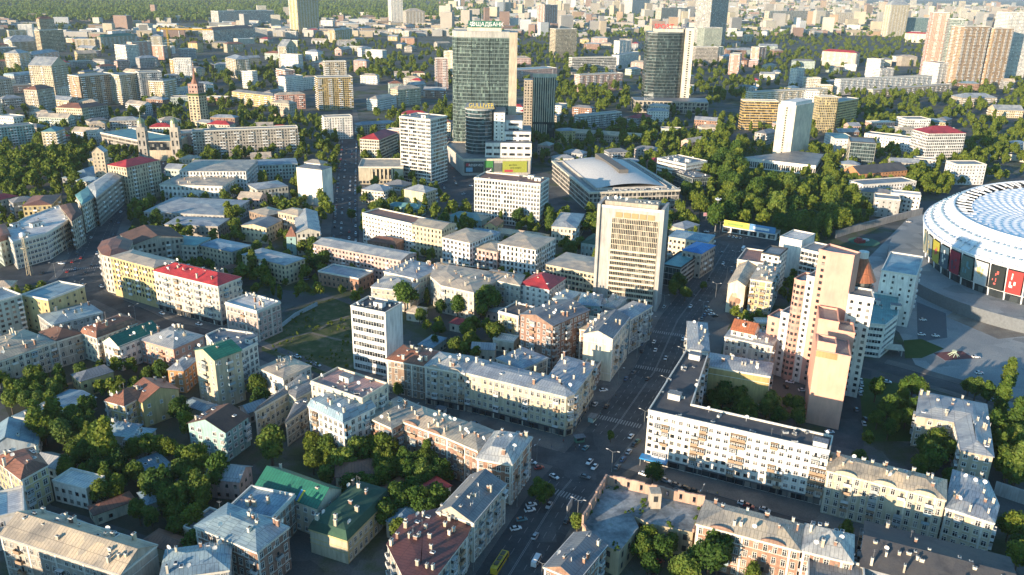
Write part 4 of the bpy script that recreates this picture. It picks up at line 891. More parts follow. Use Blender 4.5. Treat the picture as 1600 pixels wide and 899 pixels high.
# flower mural
root, ro, wall, h, L, tags = MUR
P0 = Vector(L[tags.index('e')]); P1 = Vector(L[(tags.index('e') + 1) % 4]); P0, P1 = (Vector(L[tags.index('s')]), Vector(L[(tags.index('s') + 1) % 4])) if False else (P0, P1)
u = (P1 - P0).normalized(); nn = Vector((u.y, -u.x)); Ln = (P1 - P0).length; m = MB(); rr = random.Random(4)
def blob(cx_, cz, rx, rz_, mi, a0=0.0, n=12):
    c, s = math.cos(a0), math.sin(a0); pts = []
    for i in range(n):
        t = i * 2 * math.pi / n; q = 1 + .18 * math.sin(3 * t + cx_); X, Z = rx * math.cos(t) * q, rz_ * math.sin(t) * q
        p = P0 + u * (cx_ + X * c - Z * s) + nn * (.05 + .004 * len(m.f)); pts.append((p.x, p.y, cz + X * s + Z * c))
    m.face(pts, mi)
for cx_, cz, rx, rz_, mi, a in ((.3, .75, .10, 2.6, 0, .2), (.42, .5, 1.3, 2.0, 1, .5), (.62, .66, .9, 2.6, 2, -.3), (.3, .35, 2.2, .8, 3, .4), (.7, .35, 2.3, .8, 3, -.5), (.5, .25, .8, 2.4, 4, .1), (.25, .6, 1.4, 1.0, 5, .3), (.5, .42, 1.0, .7, 6, 0)):
    blob(Ln * cx_, 2 + 13 * cz, rx, rz_, mi, a)
m.build('flower_mural', [plain('mur%d' % i, c, .8) for i, c in enumerate([(.30, .16, .20), (.42, .22, .24), (.40, .24, .38), (.10, .13, .22), (.16, .30, .34), (.52, .24, .14), (.12, .14, .2)])], root)
root, ro, wall, h, L, tags = SEP
P0, P1 = Vector(L[0]), Vector(L[1]); u = (P1 - P0).normalized(); nn = Vector((u.y, -u.x)); Ln = (P1 - P0).length; m = MB()
for cx_, cz, rx, rz_, mi, a in ((.35, .45, 2.2, 4.2, 0, .1), (.62, .4, 1.8, 3.4, 1, -.2), (.45, .62, 1.5, 1.6, 2, .3), (.3, .3, 1.0, 2.2, 1, 0), (.7, .28, 1.0, 1.8, 2, .4), (.5, .2, 2.4, .9, 0, 0)): blob(Ln * cx_, h * cz, rx, rz_, mi, a)
m.build('sepia_mural', [plain('sepia%d' % i, c, .9) for i, c in enumerate([(.40, .27, .18), (.30, .18, .12), (.50, .38, .27)])], root)
root, ro, wall, h, L, tags = FLAG
x0_, x1_ = min(p[0] for p in L), max(p[0] for p in L); y0_, y1_ = min(p[1] for p in L), max(p[1] for p in L); sl_ = 4.5 / ((y1_ - y0_) / 2); fx = x0_ + (x1_ - x0_) * .66; m = MB()
for k, xx in enumerate((fx, fx + .95)): m.face([(xx, y0_ - .3, h - .3 * sl_ + .09), (xx + .9, y0_ - .3, h - .3 * sl_ + .09), (xx + .9, y0_ + 3.4, h + 3.4 * sl_ + .09), (xx, y0_ + 3.4, h + 3.4 * sl_ + .09)], k)
m.build('flag_strip', [plain('flag_blue', (.05, .22, .50), .7), plain('flag_yellow', (.62, .48, .04), .7)], ro)
# peach stepped tower
r = landmark('apartment_tower', 'peach and white stepped apartment tower with a red cone-roofed turret', 'building', 'the peach stepped tower', 150, 365)
pe, wh, ru = wall_mat('peach'), wall_mat('white'), roof_mat('grey')
def hp(x, y, ty):
    lo, hi = 1, 150
    for _ in range(40):
        m_ = (lo + hi) / 2; d_ = Vector((x, y, m_ - CAM_H)); yy = 449.5 - FPX * d_.dot(_U) / d_.dot(_f)
        if yy > ty: lo = m_
        else: hi = m_
    return lo
Fv = lambda s_: Vector((134, 398)) + Vector((.749, -.662)) * s_
Fb = Vector((.662, .749)) * 13; e_ = Vector((.891, -.453)); q_ = Vector((.3, .954)); A_ = Vector((138, 344))
hT = hp(*Fv(19), 392); hS = hp(*Fv(9), 437); hL = hp(*Fv(0), 497)
T0, T1 = Fv(19.05), Fv(25)
pcs = [('front_block', [A_, A_ + e_ * 14.6, A_ + e_ * 14.6 + q_ * 20, A_ + q_ * 20], 36.3, pe, None), ('gable_parapet', [A_ + e_ * .05 + q_ * .4, A_ + e_ * 8 + q_ * .4, A_ + e_ * 8 + q_ * 9, A_ + e_ * .05 + q_ * 9], 40.5, pe, None),
       ('step_block', [A_ + q_ * 20.1 + e_ * .3, A_ + q_ * 20.1 + e_ * 9.5, A_ + q_ * 38 + e_ * 9.5, A_ + q_ * 38 + e_ * .3], hp(*(A_ + q_ * 20), 500), pe, None), ('low_step', [A_ + q_ * 20.1 + e_ * 9.6, A_ + q_ * 20.1 + e_ * 17, A_ + q_ * 33 + e_ * 17, A_ + q_ * 33 + e_ * 9.6], 40, pe, None),
       ('main_tower', [T0, T1, T1 + e_ * 10.5, T1 + e_ * 11 + Fb * .5, T0 + Fb], hT, pe, (0,)), ('white_bay', [Fv(15.05), Fv(18.98), Fv(18.98) + Fb * .9, Fv(15.05) + Fb * .9], hS + 3, wh, (0, 3)), ('side_tower', [Fv(9.05), Fv(11) - Fb * .1, Fv(13) - Fb * .1, Fv(15), Fv(15) + Fb, Fv(9.05) + Fb], hS, pe, (0, 1, 2, 5)),
       ('low_wing', [Fv(4.5), Fv(9), Fv(9) + Fb, Fv(4.5) + Fb], hL + 4, wh, (0, 3)), ('front_wing', [Fv(-2), Fv(4.45), Fv(4.45) + Fb, Fv(-2) + Fb], hL, pe, (0, 3)),
       ('white_block', [T1 + e_ * 10.6 - q_ * 2, T1 + e_ * 22 - q_ * 2, T1 + e_ * 22 + q_ * 11, T1 + e_ * 10.6 + q_ * 11], hp(*(T1 + e_ * 14), 462), wh, (0, 1))]
for nm, P, hh, mt, sd in pcs:
    P = [Vector(p) for p in P]
    if area(P) < 0: P = P[::-1]; sd = tuple((len(P) - 2 - s) % len(P) for s in sd) if sd else sd
    add_foot([tuple(p) for p in P]); b = block(P, 0, hh, nm, [mt, ru], r)
    m = MB(); O, I = inset(P, -.12), inset(P, .35); m.prism(O, hh - .1, hh + .9, top=False); m.ring(O, I, hh + .9, hh + .9); m.prism(I[::-1], hh + .02, hh + .9, top=False); m.build('parapet', mt, b)
    if sd: facade_quads(P, 2, hh - 1, 3.3, 3.1, 1.5, 1.6, b, sides=sd)
m = MB(); c_ = A_ - q_ * .3; m.prism([c_, c_ + e_ * 9, c_ + e_ * 9 + q_ * .25, c_ + q_ * .25], 34.0, 36.9, bottom=True); m.build('rust_coping', wall_mat('orange'), r)
cx, cy = T1 + e_ * 16.5 + q_ * 19; dz = hp(cx, cy, 462) - 60; m = MB(); m.cyl(cx, cy, 0, 60 + dz, 7, n=20); m.build('turret', wh, r, False)
for z, rr_ in ((60, 7.6), (64.5, 7.4)):
    m = MB(); m.cyl(cx, cy, z + dz, z + dz + 1.2, rr_, n=20); m.cyl(cx, cy, z + dz + 1.2, z + dz + 4.5, 6.2, n=20, mi=1, cap=False); m.build('turret_gallery', [pe, GL], r)
m = MB(); m.cyl(cx, cy, 69 + dz, 80 + dz, 7.8, 2.4, n=20); m.build('cone_roof', roof_mat('orange'), r); m = MB(); m.cyl(cx, cy, 80 + dz, 83.2 + dz, 2.4, n=14); m.build('turret_cap', wh, r)
B('apartment_house', 'white and peach house with red-orange tile roof against the peach tower', None, None, 24, 'white', 'gable:orange', 'plain', world_pts=[(114, 398), (124, 392), (118, 408)], rise=4)
# white hotel-like grid slab
B('office_block', 'broad white grid-fronted office slab before the domed arena', 'the white grid slab', [(844, 289), (741, 279), (861, 280)], 37, 'white', 'flat:rust', 'grid', near=True, clutter=.6)
B('tower_slab', 'slender white slab tower with dense window grid', 'the slender white tower', [(672, 188), (624, 183), (680, 180)], None or (668, 291), 'white', 'flat:grey', 'grid', near=True, clutter=.6)
CIN = B('cinema', 'cream hall with vertical fins and rounded front beside the slender white tower', 'the finned cream hall', [(630, 262), (560, 262), (630, 249)], 17, 'cream', 'flat:beige', 'none')
root, ro, wall, h, L, tags = CIN
m = MB(); w0 = L[1][0] - L[0][0]
for i in range(6): m.box(L[0][0] + w0 * (.28 + .09 * i), L[0][1] - .9, 5.5, L[0][0] + w0 * (.28 + .09 * i) + 1.6, L[0][1] + .05, 15.5, bottom=True)
m.build('fin', wall_mat('cream'), root); m = MB(); m.face([(L[0][0] + w0 * .27, L[0][1] - .06, 5.5), (L[0][0] + w0 * .79, L[0][1] - .06, 5.5), (L[0][0] + w0 * .79, L[0][1] - .06, 15.4), (L[0][0] + w0 * .27, L[0][1] - .06, 15.4)]); m.build('window', GL, root)
facade_quads([Vector(p) for p in L], .6, 4.6, 3.2, 3.6, 2.4, 2.6, root, sides=(0,))
r_, ro, wl_, h, L, tags = building('office_house', 'pale house with red pitched roof behind the finned cream hall', None, [(592, 219), (562, 217), (592, 205)], 28, 'pale', 'hip:red', 'grid')
# arena
A0, A1, A2 = at(921, 302, 18).to_2d(), at(1055, 298, 18).to_2d(), at(866, 252, 18).to_2d()
u = (A1 - A0).normalized(); v = Vector((-u.y, u.x)); wd = (A1 - A0).length + 4; dp = 138
r = landmark('sports_arena', 'low concrete arena with domed pale roof and window bands', 'building', 'the domed arena', A0.x + 40, A0.y + 50)
P = [A0, A0 + u * wd, A0 + u * wd + v * dp, A0 + v * dp]; add_foot([tuple(p) for p in P])
block(P, 0, 18, 'wall', [wall_mat('concrete'), roof_mat('grey')], r)
facade_quads(P, 1, 17.5, 3.6, 4.1, 3.0, 2.9, r, sides=(0, 1, 3))
m = MB(); O = inset(P, -.8); m.prism(O, 17.4, 19.0, top=False); m.ring(O, inset(P, 2), 19, 19); m.ring(inset(P, .2), O, 17.4, 17.4); m.prism(inset(P, 2)[::-1], 18, 19, top=False); m.build('cornice', wall_mat('pale'), r)
m = MB(); N = 28; I = inset(P, 9); a, b, d = I[0], I[1], I[3]
def dome(s, t): return 19.5 + 9.5 * (1 - (2 * s - 1) ** 2) * (.25 + .75 * math.sin(math.pi * (t * .86 + .07)))
G = [[(*(a + (b - a) * (i / N) + (d - a) * (j / N)), dome(i / N, j / N)) for j in range(N + 1)] for i in range(N + 1)]
for i in range(N):
    for j in range(N): m.face([G[i][j], G[i + 1][j], G[i + 1][j + 1], G[i][j + 1]])
m.build('domed_roof', plain('arena_membrane', (.52, .51, .49), .7), r, True)
m = MB(); m.prism(inset(P, 8.6), 18.05, 20.5, top=False); m.build('drum', wall_mat('concrete'), r)
m = MB(); c0 = a + (b - a) * .44 + (d - a) * .22; m.prism([c0, c0 + u * 9, c0 + u * 9 + v * 78, c0 + v * 78], 22, 30.5); m.build('roof_lantern', [plain('dark_roofing', (.13, .12, .11), .8)], r)
for i in range(14): new('vent_unit', vent_mesh(), r, (*(A0 + u * (20 + i * 5) + v * (4 + (i % 2) * 2)), 18), i, (2.2, 1.6, 1.5))
B('office_block', 'glazed low office beside the domed arena', None, [(1072, 258), (1027, 248), (1080, 247)], 22, 'white', 'flat:grey', 'off', near=True)
B('office_block', 'angular glass pavilion in front of the arena flank', None, [(1082, 279), (1050, 268), (1090, 269)], 16, 'grey', 'flat:grey', 'glass', trim='dark', near=True)
# glass twin tower with rounded forebuilding
r = landmark('glass_tower', 'wide green glass tower with a dark green rooftop sign', 'building', 'the green glass tower', -36, 985)
gx0, gx1, gy = -72, -8, 966
P = [(gx0 + 6, gy), (gx0 + 22, gy - 3), (gx0 + 42, gy - 3.5), (gx1, gy - 1), (gx1, gy + 34), (gx0, gy + 34), (gx0, gy + 8)]
P = [Vector(p) for p in P]; add_foot([tuple(p) for p in P])
cg = curtain_mat('curtain_green', (.075, .105, .10), 1.5, 3.6)
block(P, 0, 133, 'glass_wall', [cg, roof_mat('grey')], r)
m = MB(); m.prism(inset(P, -.25), 133, 139.5, top=True); m.build('crown_band', wall_mat('grey'), r)
m = MB()
for z in range(4, 133, 4): O = inset(P, -.16); m.prism(O, z, z + .55, top=True, bottom=True)
for i in (6, 0, 1, 2):
    a, b = P[i], P[(i + 1) % 7]; n_ = int((b - a).length / 4.5)
    for k in range(n_ + 1): q = a.lerp(b, k / n_); m.box(q.x - .12, q.y - .34, 2, q.x + .12, q.y + .1, 133)
m.build('mullion_grid', plain('mullion_green', (.20, .25, .23), .4), r)
block([(gx1 + .1, gy - 2), (gx1 + 9, gy - 1), (gx1 + 9, gy + 30), (gx1 + .1, gy + 30)], 0, 139, 'stone_fin', [wall_mat('beige'), roof_mat('grey')], r)
m = MB(); m.box(gx0 + 17, gy + 4, 139.5, gx0 + 55, gy + 12, 143.4); m.build('sign_plinth', wall_mat('pale'), r)
s_ = MB(); s_.box(gx0 + 18, gy + 2.5, 143.6, gx0 + 55, gy + 4.0, 150.5, bottom=True); sb = s_.build('roof_sign', plain('sign_green', (.015, .12, .08), .5), r)
WS = plain('sign_white', (.85, .85, .83), .5)
text('ОЩАДБАНК', WS, 6.0, (gx0 + 39.6, gy + 2.4, 145.0), 0, sb)
m = MB(); cx_, cz_ = gx0 + 22.2, 147.1
for k in range(6):
    t = k * math.pi / 3 + .2; m.face([(cx_ + math.cos(t + q) * rr_, gy + 2.3 - .01 * k, cz_ + math.sin(t + q) * rr_) for q, rr_ in ((-.32, 1.1), (-.25, 2.6), (.25, 2.6), (.32, 1.1))])
m.build('emblem', WS, sb); m = MB(); m.tube((gx0 + 33, gy + 8, 143), (gx0 + 33, gy + 8, 165), .35, 6, r2=.1); m.build('mast', plain('mast_grey', (.5, .5, .5), .5), r)
# rounded forebuilding and mall podium
r = landmark('shopping_mall', 'mall podium with billboards, rounded glass front and stepped white upper floors', 'building', 'the billboard mall', -20, 910)
P = [Vector(p) for p in [(-54, 859), (17, 868), (19, 905), (16, 958), (-76, 960), (-78, 940)]]; add_foot([tuple(p) for p in P])
block(P, 0, 16.5, 'podium', [wall_mat('concrete'), roof_mat('grey')], r)
m = MB(); O = inset(P, -.3); m.prism(O, 15.6, 17.6, top=False); m.ring(O, inset(P, 1), 17.6, 17.6); m.build('podium_edge', wall_mat('pale'), r)
ccx, ccy, cr = -38, 905, 15.5
AR = [(ccx + cr * math.cos(t), ccy + cr * math.sin(t)) for t in [math.pi * (.88 + .95 * i / 14) for i in range(15)]] + [(ccx + 14, ccy + 34), (ccx - 15, ccy + 34)]
block(AR, 16.5, 64, 'rounded_front', [curtain_mat('curtain_blue', (.045, .075, .085), 2.2, 3.8), roof_mat('grey')], r, smooth=False)
m = MB()
for z in [20 + 3.9 * k for k in range(12)]: m.prism(inset([Vector(p) for p in AR], -.2), z, z + .7, bottom=True)
m.prism(inset([Vector(p) for p in AR], -1.0), 63, 64.6, bottom=True); m.build('floor_bands', wall_mat('grey'), r)
for nm, x0, y0, x1, y1, z0, z1 in (('white_core', -22.5, 893, -11, 935, 16.5, 61), ('stepped_wing', -10.9, 899, 8, 940, 16.5, 52), ('stepped_wing', -10.8, 889, 17, 898.9, 16.5, 42), ('stepped_wing', 8.1, 900, 18, 945, 16.5, 40), ('low_front', -31, 876, 18, 888.9, 16.5, 32)):
    Q = [Vector(p) for p in ((x0, y0), (x1, y0), (x1, y1), (x0, y1))]; b = block(Q, z0, z1, nm, [wall_mat('white'), roof_mat('grey')], r)
    if nm == 'stepped_wing' or nm == 'low_front': facade_quads(Q, z0 + 1, z1 - 1, 13 if nm != 'low_front' else 8, 5.0, 11 if nm != 'low_front' else 6, 2.6, b, sides=(0, 1))
    else: facade_quads(Q, z0 + 1, z1 - 1, 5, 3.8, 1.4, 1.6, b, sides=(0,))
YL = plain('letters_yellow', (.62, .46, .05), .5); sg = MB(); sg.box(-52, 893.5, 64.6, -22, 894, 66.2); so = sg.build('roof_sign', plain('sign_frame', (.25, .22, .12), .6), r)
text('GULLIVER', YL, 6.2, (-36, 893.2, 66.3), .08, so, ext=.3)
fu = (P[1] - P[0]).normalized(); fr = math.atan2(fu.y, fu.x); fn = Vector((fu.y, -fu.x))
BB = [('billboard', 2, 22, 3, 14.5, (.05, .06, .065)), ('billboard', 23, 32, 2, 15.5, (.05, .22, .05)), ('billboard', 33, 41, 4, 13, (.12, .13, .12)), ('billboard', 42, 68, 3, 15, (.33, .35, .05))]
for nm, s0, s1, z0, z1, c in BB:
    a = P[0] + fu * s0 + fn * .3; b = P[0] + fu * s1 + fn * .3; m = MB(); m.prism([a + fn * .5, b + fn * .5, b, a], z0, z1, bottom=True); bo = m.build(nm, plain('bb%d' % s0, c, .6), r)
    md = (a + b) / 2 + fn * .56
    if s0 == 2:
        text('RESERVED', WS, 3.4, (md.x + 2.0, md.y, 10), fr, bo, ext=.05); mm = MB(); q0, q1 = a + fu * 1.5 + fn * .57, a + fu * 8.5 + fn * .57; mm.face([(*q0, 4.2), (*q1, 4.2), (*q1, 8.6), (*q0, 8.6)]); mm.build('poster', plain('poster_blue', (.25, .45, .6), .6), bo)
        mm = MB(); q0, q1 = a + fu * 1.5 + fn * .57, a + fu * 5.5 + fn * .57; mm.face([(*q0, 10), (*q1, 10), (*q1, 13), (*q0, 13)]); mm.build('poster', plain('poster_red', (.45, .05, .07), .6), bo)
    if s0 == 23:
        mm = MB(); q = lambda s, z: (*(a + fu * s + fn * .58), z)
        mm.face([q(.6, 3), q(8.4, 3), q(8.4, 8.6), q(.6, 8.6)], 0); q = lambda s, z: (*(a + fu * s + fn * .64), z)
        mm.face([q(1.3, 4.4), q(3.0, 5.1), q(4.9, 5.3), q(6.4, 6.6), q(7.4, 7.8), q(6.8, 6.0), q(7.6, 5.4), q(5.8, 4.9), q(5.0, 4.2), q(3.6, 4.5), q(2.6, 3.7)], 1); mm.build('emblem', [DARK, WS], bo)
    if s0 == 42:
        DK = plain('letters_dark', (.04, .05, .02), .6)
        text('на бал,', DK, 2.6, (*(md - fu * 2), 10.2), fr, bo, ext=.05); text('или кино?', DK, 2.6, (*(md + fu * 1), 7.2), fr, bo, ext=.05); mm = MB(); q0, q1 = a + fu * 2 + fn * .57, a + fu * 11 + fn * .57; mm.face([(*q0, 3.6), (*q1, 3.6), (*q1, 6), (*q0, 6)]); mm.build('poster', plain('poster_red', (.45, .05, .07), .6), bo)
# finned tower
g0 = at(832, 217).to_2d(); r = landmark('office_tower', 'tall dark tower striped with pale vertical fins', 'building', 'the finned dark tower', g0.x + 10, g0.y + 15)
u = Vector((1, .02)).normalized(); v = Vector((-u.y, u.x)); P = [g0 - u * 1, g0 + u * 28, g0 + u * 28 + v * 26, g0 - u * 1 + v * 26]; add_foot([tuple(p) for p in P])
block(P, 0, 78, 'glass_wall', [curtain_mat('curtain_dark', (.03, .035, .04), 1.6, 3.4), roof_mat('grey')], r); m = MB()
for i in range(10):
    q = P[0] + u * (1 + 2.85 * i); m.box(q.x, q.y - .9, 22, q.x + 1.1, q.y + .1, 70); m.box(q.x - .1, q.y - 1.5, 70, q.x + 1.2, q.y + .1, 82)
    if i < 7: m.box(q.x, q.y - .8, 0, q.x + 1.1, q.y + .1, 19)
m.box(P[0].x - 1, P[0].y - 1.6, 79, P[1].x + 1, P[0].y + .2, 83); m.build('fin', wall_mat('pale'), r)
Q = [P[0] - u * 11 + v * 6, P[0] - u * .1 + v * 6, P[0] - u * .1 + v * 26, P[0] - u * 11 + v * 26]; b = block(Q, 0, 74, 'side_wing', [wall_mat('beige'), roof_mat('grey')], r); facade_quads(Q, 3, 73, 3.2, 3.5, 2, 2, b, sides=(0, 3))
# sports sign tower
r = landmark('glass_tower', 'dark curved glass tower with pale stair fin and red letters', 'building', 'the dark glass tower', 245, 1405)
P = [Vector(p) for p in [(212, 1398), (226, 1391), (243, 1389), (262, 1393), (270, 1398), (270, 1432), (212, 1432)]]; add_foot([tuple(p) for p in P])
block(P, 0, 120, 'glass_wall', [curtain_mat('curtain_dusk', (.04, .06, .065), 2.0, 3.6), roof_mat('grey')], r); m = MB()
for z in range(6, 120, 5): m.prism(inset(P, -.15), z, z + .6, bottom=True)
m.prism(inset(P, -.5), 119, 121, bottom=True); m.build('floor_bands', plain('mullion_dark', (.12, .14, .14), .4), r)
Q = [Vector(p) for p in [(271, 1394), (284, 1390), (290, 1424), (271, 1430)]]; add_foot([tuple(p) for p in Q]); b = block(Q, 0, 128, 'stair_fin', [wall_mat('pale'), roof_mat('grey')], r); facade_quads(Q, 4, 124, 8, 3.6, 3.2, 2.2, b, sides=(0, 1))
m = MB(); m.prism([(222, 1400), (268, 1398), (268, 1420), (222, 1420)], 120, 126); b = m.build('sign_drum', wall_mat('pale'), r)
text('SPORT', plain('letters_red', (.62, .02, .03), .5), 10.5, (236, 1396.5, 126.2), 0, b, ext=.5); text('LIFE', plain('letters_navy', (.08, .09, .16), .5), 10.5, (266, 1396.5, 126.2), 0, b, ext=.5)
P = [Vector(p) for p in [(190, 1345), (305, 1335), (312, 1388), (190, 1388)]]; add_foot([tuple(p) for p in P]); b = block(P, 0, 19, 'podium', [wall_mat('beige'), roof_mat('grey')], r); facade_quads(P, 1, 18, 6.4, 5.6, 4.6, 4.2, b, sides=(0, 1, 3))
# plain hotel slab tower on a podium
g0 = at(1233, 252).to_2d(); g1 = at(1206, 248).to_2d(); u = (g0 - g1).normalized(); v = Vector((-u.y, u.x)); wd = (g0 - g1).length
r = landmark('tower_slab', 'tall plain pale slab tower with one dark window strip on a wide podium', 'building', 'the pale slab tower', g0.x, g0.y)
P = [g1, g0, g0 + v * 62, g1 + v * 62]; P = [P[0], P[1], P[1] + v * 46 + u * 3, P[0] + v * 46 + u * 3]; add_foot([tuple(p) for p in P])
b = block(P, 0, 64, 'tower', [wall_mat('pale'), roof_mat('white')], r); mid = (g0 + g1) / 2; m = MB()
for k in range(19): z = 8 + k * 2.85; q = mid - v * .08; m.face([(*(q - u * .9), z), (*(q + u * .9), z), (*(q + u * .9), z + 2), (*(q - u * .9), z + 2)])
tag(m.build('window', GL, r), kind='stuff'); m = MB(); m.prism(inset(P, 2), 64, 67.5); m.build('plant_room', wall_mat('white'), r)
Q = [Vector(p) for p in (at(1160, 246, 11).to_2d(), at(1275, 259, 11).to_2d(), at(1287, 241, 11).to_2d(), at(1245, 236, 11).to_2d())]
if area(Q) < 0: Q = Q[::-1]
add_foot([tuple(p) for p in Q]); b = block(Q, 0, 11, 'podium', [wall_mat('white'), roof_mat('grey')], r); facade_quads(Q, 1, 8, 2.4, 7, 1.6, 6, b, sides=None)
# concert stadium
SX, SY, SA, SB, ST = 412, 580, 140, 100, RAD(45)
PL = MB(); PL.prism([(SX + 1, SY)] and [Vector((SX + SA * 1.17 * math.cos(t) * math.cos(ST) - SB * 1.2 * math.sin(t) * math.sin(ST), SY + SA * 1.17 * math.cos(t) * math.sin(ST) + SB * 1.2 * math.sin(t) * math.cos(ST))) for t in [i_ * math.pi / 40 for i_ in range(80)]], 0, 8.0, 0, ti=1); tag(PL.build('terrace', [plain('terrace_wall', (.16, .175, .185), .8), PLAZA]), kind='structure')
r = landmark('stadium', 'oval stadium with white dimpled membrane roof and poster-clad facade', 'stadium', 'the white stadium', SX - 100, SY - 40)
def el(t, k, z):
    x, y = SA * k * math.cos(t), SB * k * math.sin(t); return (SX + x * math.cos(ST) - y * math.sin(ST), SY + x * math.sin(ST) + y * math.cos(ST), z)
add_foot([el(i * math.pi / 24, 1.0, 0)[:2] for i in range(48)])
NT, NR = 640, 70
def roofz(k, t, j):
    base = 31 + 12 * min(1, (1 - k) / .17) if k > .83 else 43 - (0.83 - k) * 10
    return base
m = MB(); V = []
for j in range(NR + 1):
    k = 1.0 - .62 * j / NR
    for i in range(NT):
        t = i * 2 * math.pi / NT; fr_ = 80 / 2; a_ = (i * 80 / NT) % 1; b_ = (j * 10 / NR + .5 * (int(i * 80 / NT) % 2)) % 1
        bump = .95 * (math.sin(math.pi * a_) * math.sin(math.pi * b_)) ** 1.3 if 0 < j < NR else 0
        x, y, z = el(t, k, roofz(k, t, j) + bump - .3); V.append((x, y, z))
F = [(j * NT + i, j * NT + (i + 1) % NT, (j + 1) * NT + (i + 1) % NT, (j + 1) * NT + i) for j in range(NR) for i in range(NT) if not (20 <= j < 32 and RAD(28) < ((i + .5) * 2 * math.pi / NT) < RAD(128))]
m.v = V; m.f = F; m.m = [0] * len(F)
mm_, n, l, b = nodemat('membrane'); b.inputs['Base Color'].default_value = (.78, .80, .82, 1); b.inputs['Roughness'].default_value = .45
x_ = mul(n, l, (.80, .81, .82), ramp(n, l, noise(n, l, .15, 5, position(n, l)), [(.3, (.84, .85, .87)), (.7, (1.03, 1.03, 1.03))])); l.new(x_, b.inputs['Base Color'])
rf = m.build('membrane_roof', mm_, r, True); STEEL = plain('white_steel', (.76, .77, .78), .5); m = MB()
for i in range(80):
    t = i * 2 * math.pi / 80; pr = None
    for k in (1.0, .94, .885, .83, .76): 
        p = Vector(el(t, k, roofz(k, t, 0) + .5)); 
        if pr is not None: m.tube(pr, p, .5, 5)
        pr = p
for i in range(64):
    t = (i + .0) * 2 * math.pi / 64
    if RAD(26) < t < RAD(130): m.tube(Vector(el(t, .83, 43.5)), Vector(el(t, .715, 42.4)), .6, 5)
for k, w__ in ((1.0, .8), (.83, .8)):
    for i in range(120): m.tube(el(i * math.pi / 60, k, roofz(k, 0, 0) + .7), el((i + 1) * math.pi / 60, k, roofz(k, 0, 0) + .7), w__, 6)
m.build('rib_frame', STEEL, r)
m = MB()
for i in range(80): 
    for dt in (.22, .62):
        for k in (.96, .90):
            x, y, z = el((i + dt) * 2 * math.pi / 80, k, 0); z = roofz(k, 0, 0) + 1.9; m.cyl(x, y, z - .6, z + .25, .75, n=8)
tag(m.build('roof_oculus', plain('oculus_blue', (.20, .30, .38), .3), rf), kind='stuff')
m = MB()
for i in range(120): m.face([el(i * math.pi / 60, .955, 0), el((i + 1) * math.pi / 60, .955, 0), el((i + 1) * math.pi / 60, .985, 31), el(i * math.pi / 60, .985, 31)])
m.build('inner_facade', curtain_mat('curtain_stadium', (.05, .06, .065), 3, 4), r); m = MB()
for i in range(60): m.tube(el(i * math.pi / 30, .962, 8), el(i * math.pi / 30, 1.0, 31), .5, 6)
for z, k in ((13.4, .972), (30.6, 1.0)):
    for i in range(160): m.tube(el(i * math.pi / 80, k, z), el((i + 1) * math.pi / 80, k, z), .35, 5)
m.build('facade_column', STEEL, r)
pc = [(.40, .38, .26), (.26, .30, .30), (.42, .37, .05), (.06, .11, .15), (.26, .02, .045), (.09, .15, .14), (.55, .55, .54), (.02, .025, .025), (.36, .04, .035), (.08, .14, .2)]  # poster colours dimmed, so they carry the facade's shade
for q in range(12):
    i = 21 + q; t0, t1 = (i + .07) * math.pi / 30, (i + .93) * math.pi / 30; m = MB(); n_ = 4
    for s_ in range(n_): m.face([el(t0 + (t1 - t0) * s_ / n_, .990, 14.2), el(t0 + (t1 - t0) * (s_ + 1) / n_, .990, 14.2), el(t0 + (t1 - t0) * (s_ + 1) / n_, 1.006, 29.6), el(t0 + (t1 - t0) * s_ / n_, 1.006, 29.6)])
    po = m.build('poster', plain('stadium_poster%d' % (q % 10), pc[q % 10], .6), r)
    m = MB(); k0, k1 = 1.0, 1.0
    def pq(s0, z0, s1, z1):
        return [(*el(t0 + (t1 - t0) * s, 0.990 + (z - 14.2) / 15.4 * .016 + .003, z)[:2], z) for s, z in ((s0, z0), (s1, z0), (s1, z1), (s0, z1))]
    rq = random.Random(q)
    for _ in range(5):
        s0, z0 = rq.uniform(.2, .65), rq.uniform(16, 25); m.face(pq(s0, z0, s0 + rq.uniform(.06, .2), z0 + rq.uniform(1, 4)))
    m.build('poster_figure', plain('stadium_figure%d' % (q % 5), [(.1, .25, .3), (.65, .5, .2), (.6, .12, .1), (.8, .78, .7), (.08, .06, .1)][q % 5], .6), po)
# ruin: walls and floor slabs
r = landmark('ruined_building', 'roofless U-shaped ruin with cracked concrete floor and standing outer walls', 'ruin', 'the roofless ruin', 62, 278)
ZW, ZF = 15.0, 10.5
P = [at(x, y, ZF).to_2d() for x, y in [(910, 822), (947, 757), (1100, 792), (1083, 832), (1014, 818), (990, 806), (998, 824), (968, 862), (935, 848)]]
if area(P) < 0: P = P[::-1]
add_foot([tuple(p) for p in P])
slabm = ground_mat('cracked_concrete', [(.07, .08, .085), (.19, .215, .23), (.30, .32, .33), (.10, .12, .07)], .12, .9, .5)
slabm.node_tree.nodes['Principled BSDF'].inputs['Specular IOR Level'].default_value = .4
m = MB(); m.prism(P, 0, ZF, 0, ti=1); w0 = m.build('floor_block', [wall_mat('ruin'), slabm], r)
oc = [Vector(p) for p in (at(935, 848, ZF).to_2d(), at(910, 822, ZF).to_2d(), at(947, 757, ZF).to_2d(), at(1100, 792, ZF).to_2d(), at(1083, 832, ZF).to_2d())]
m = MB(); rr = random.Random(3)
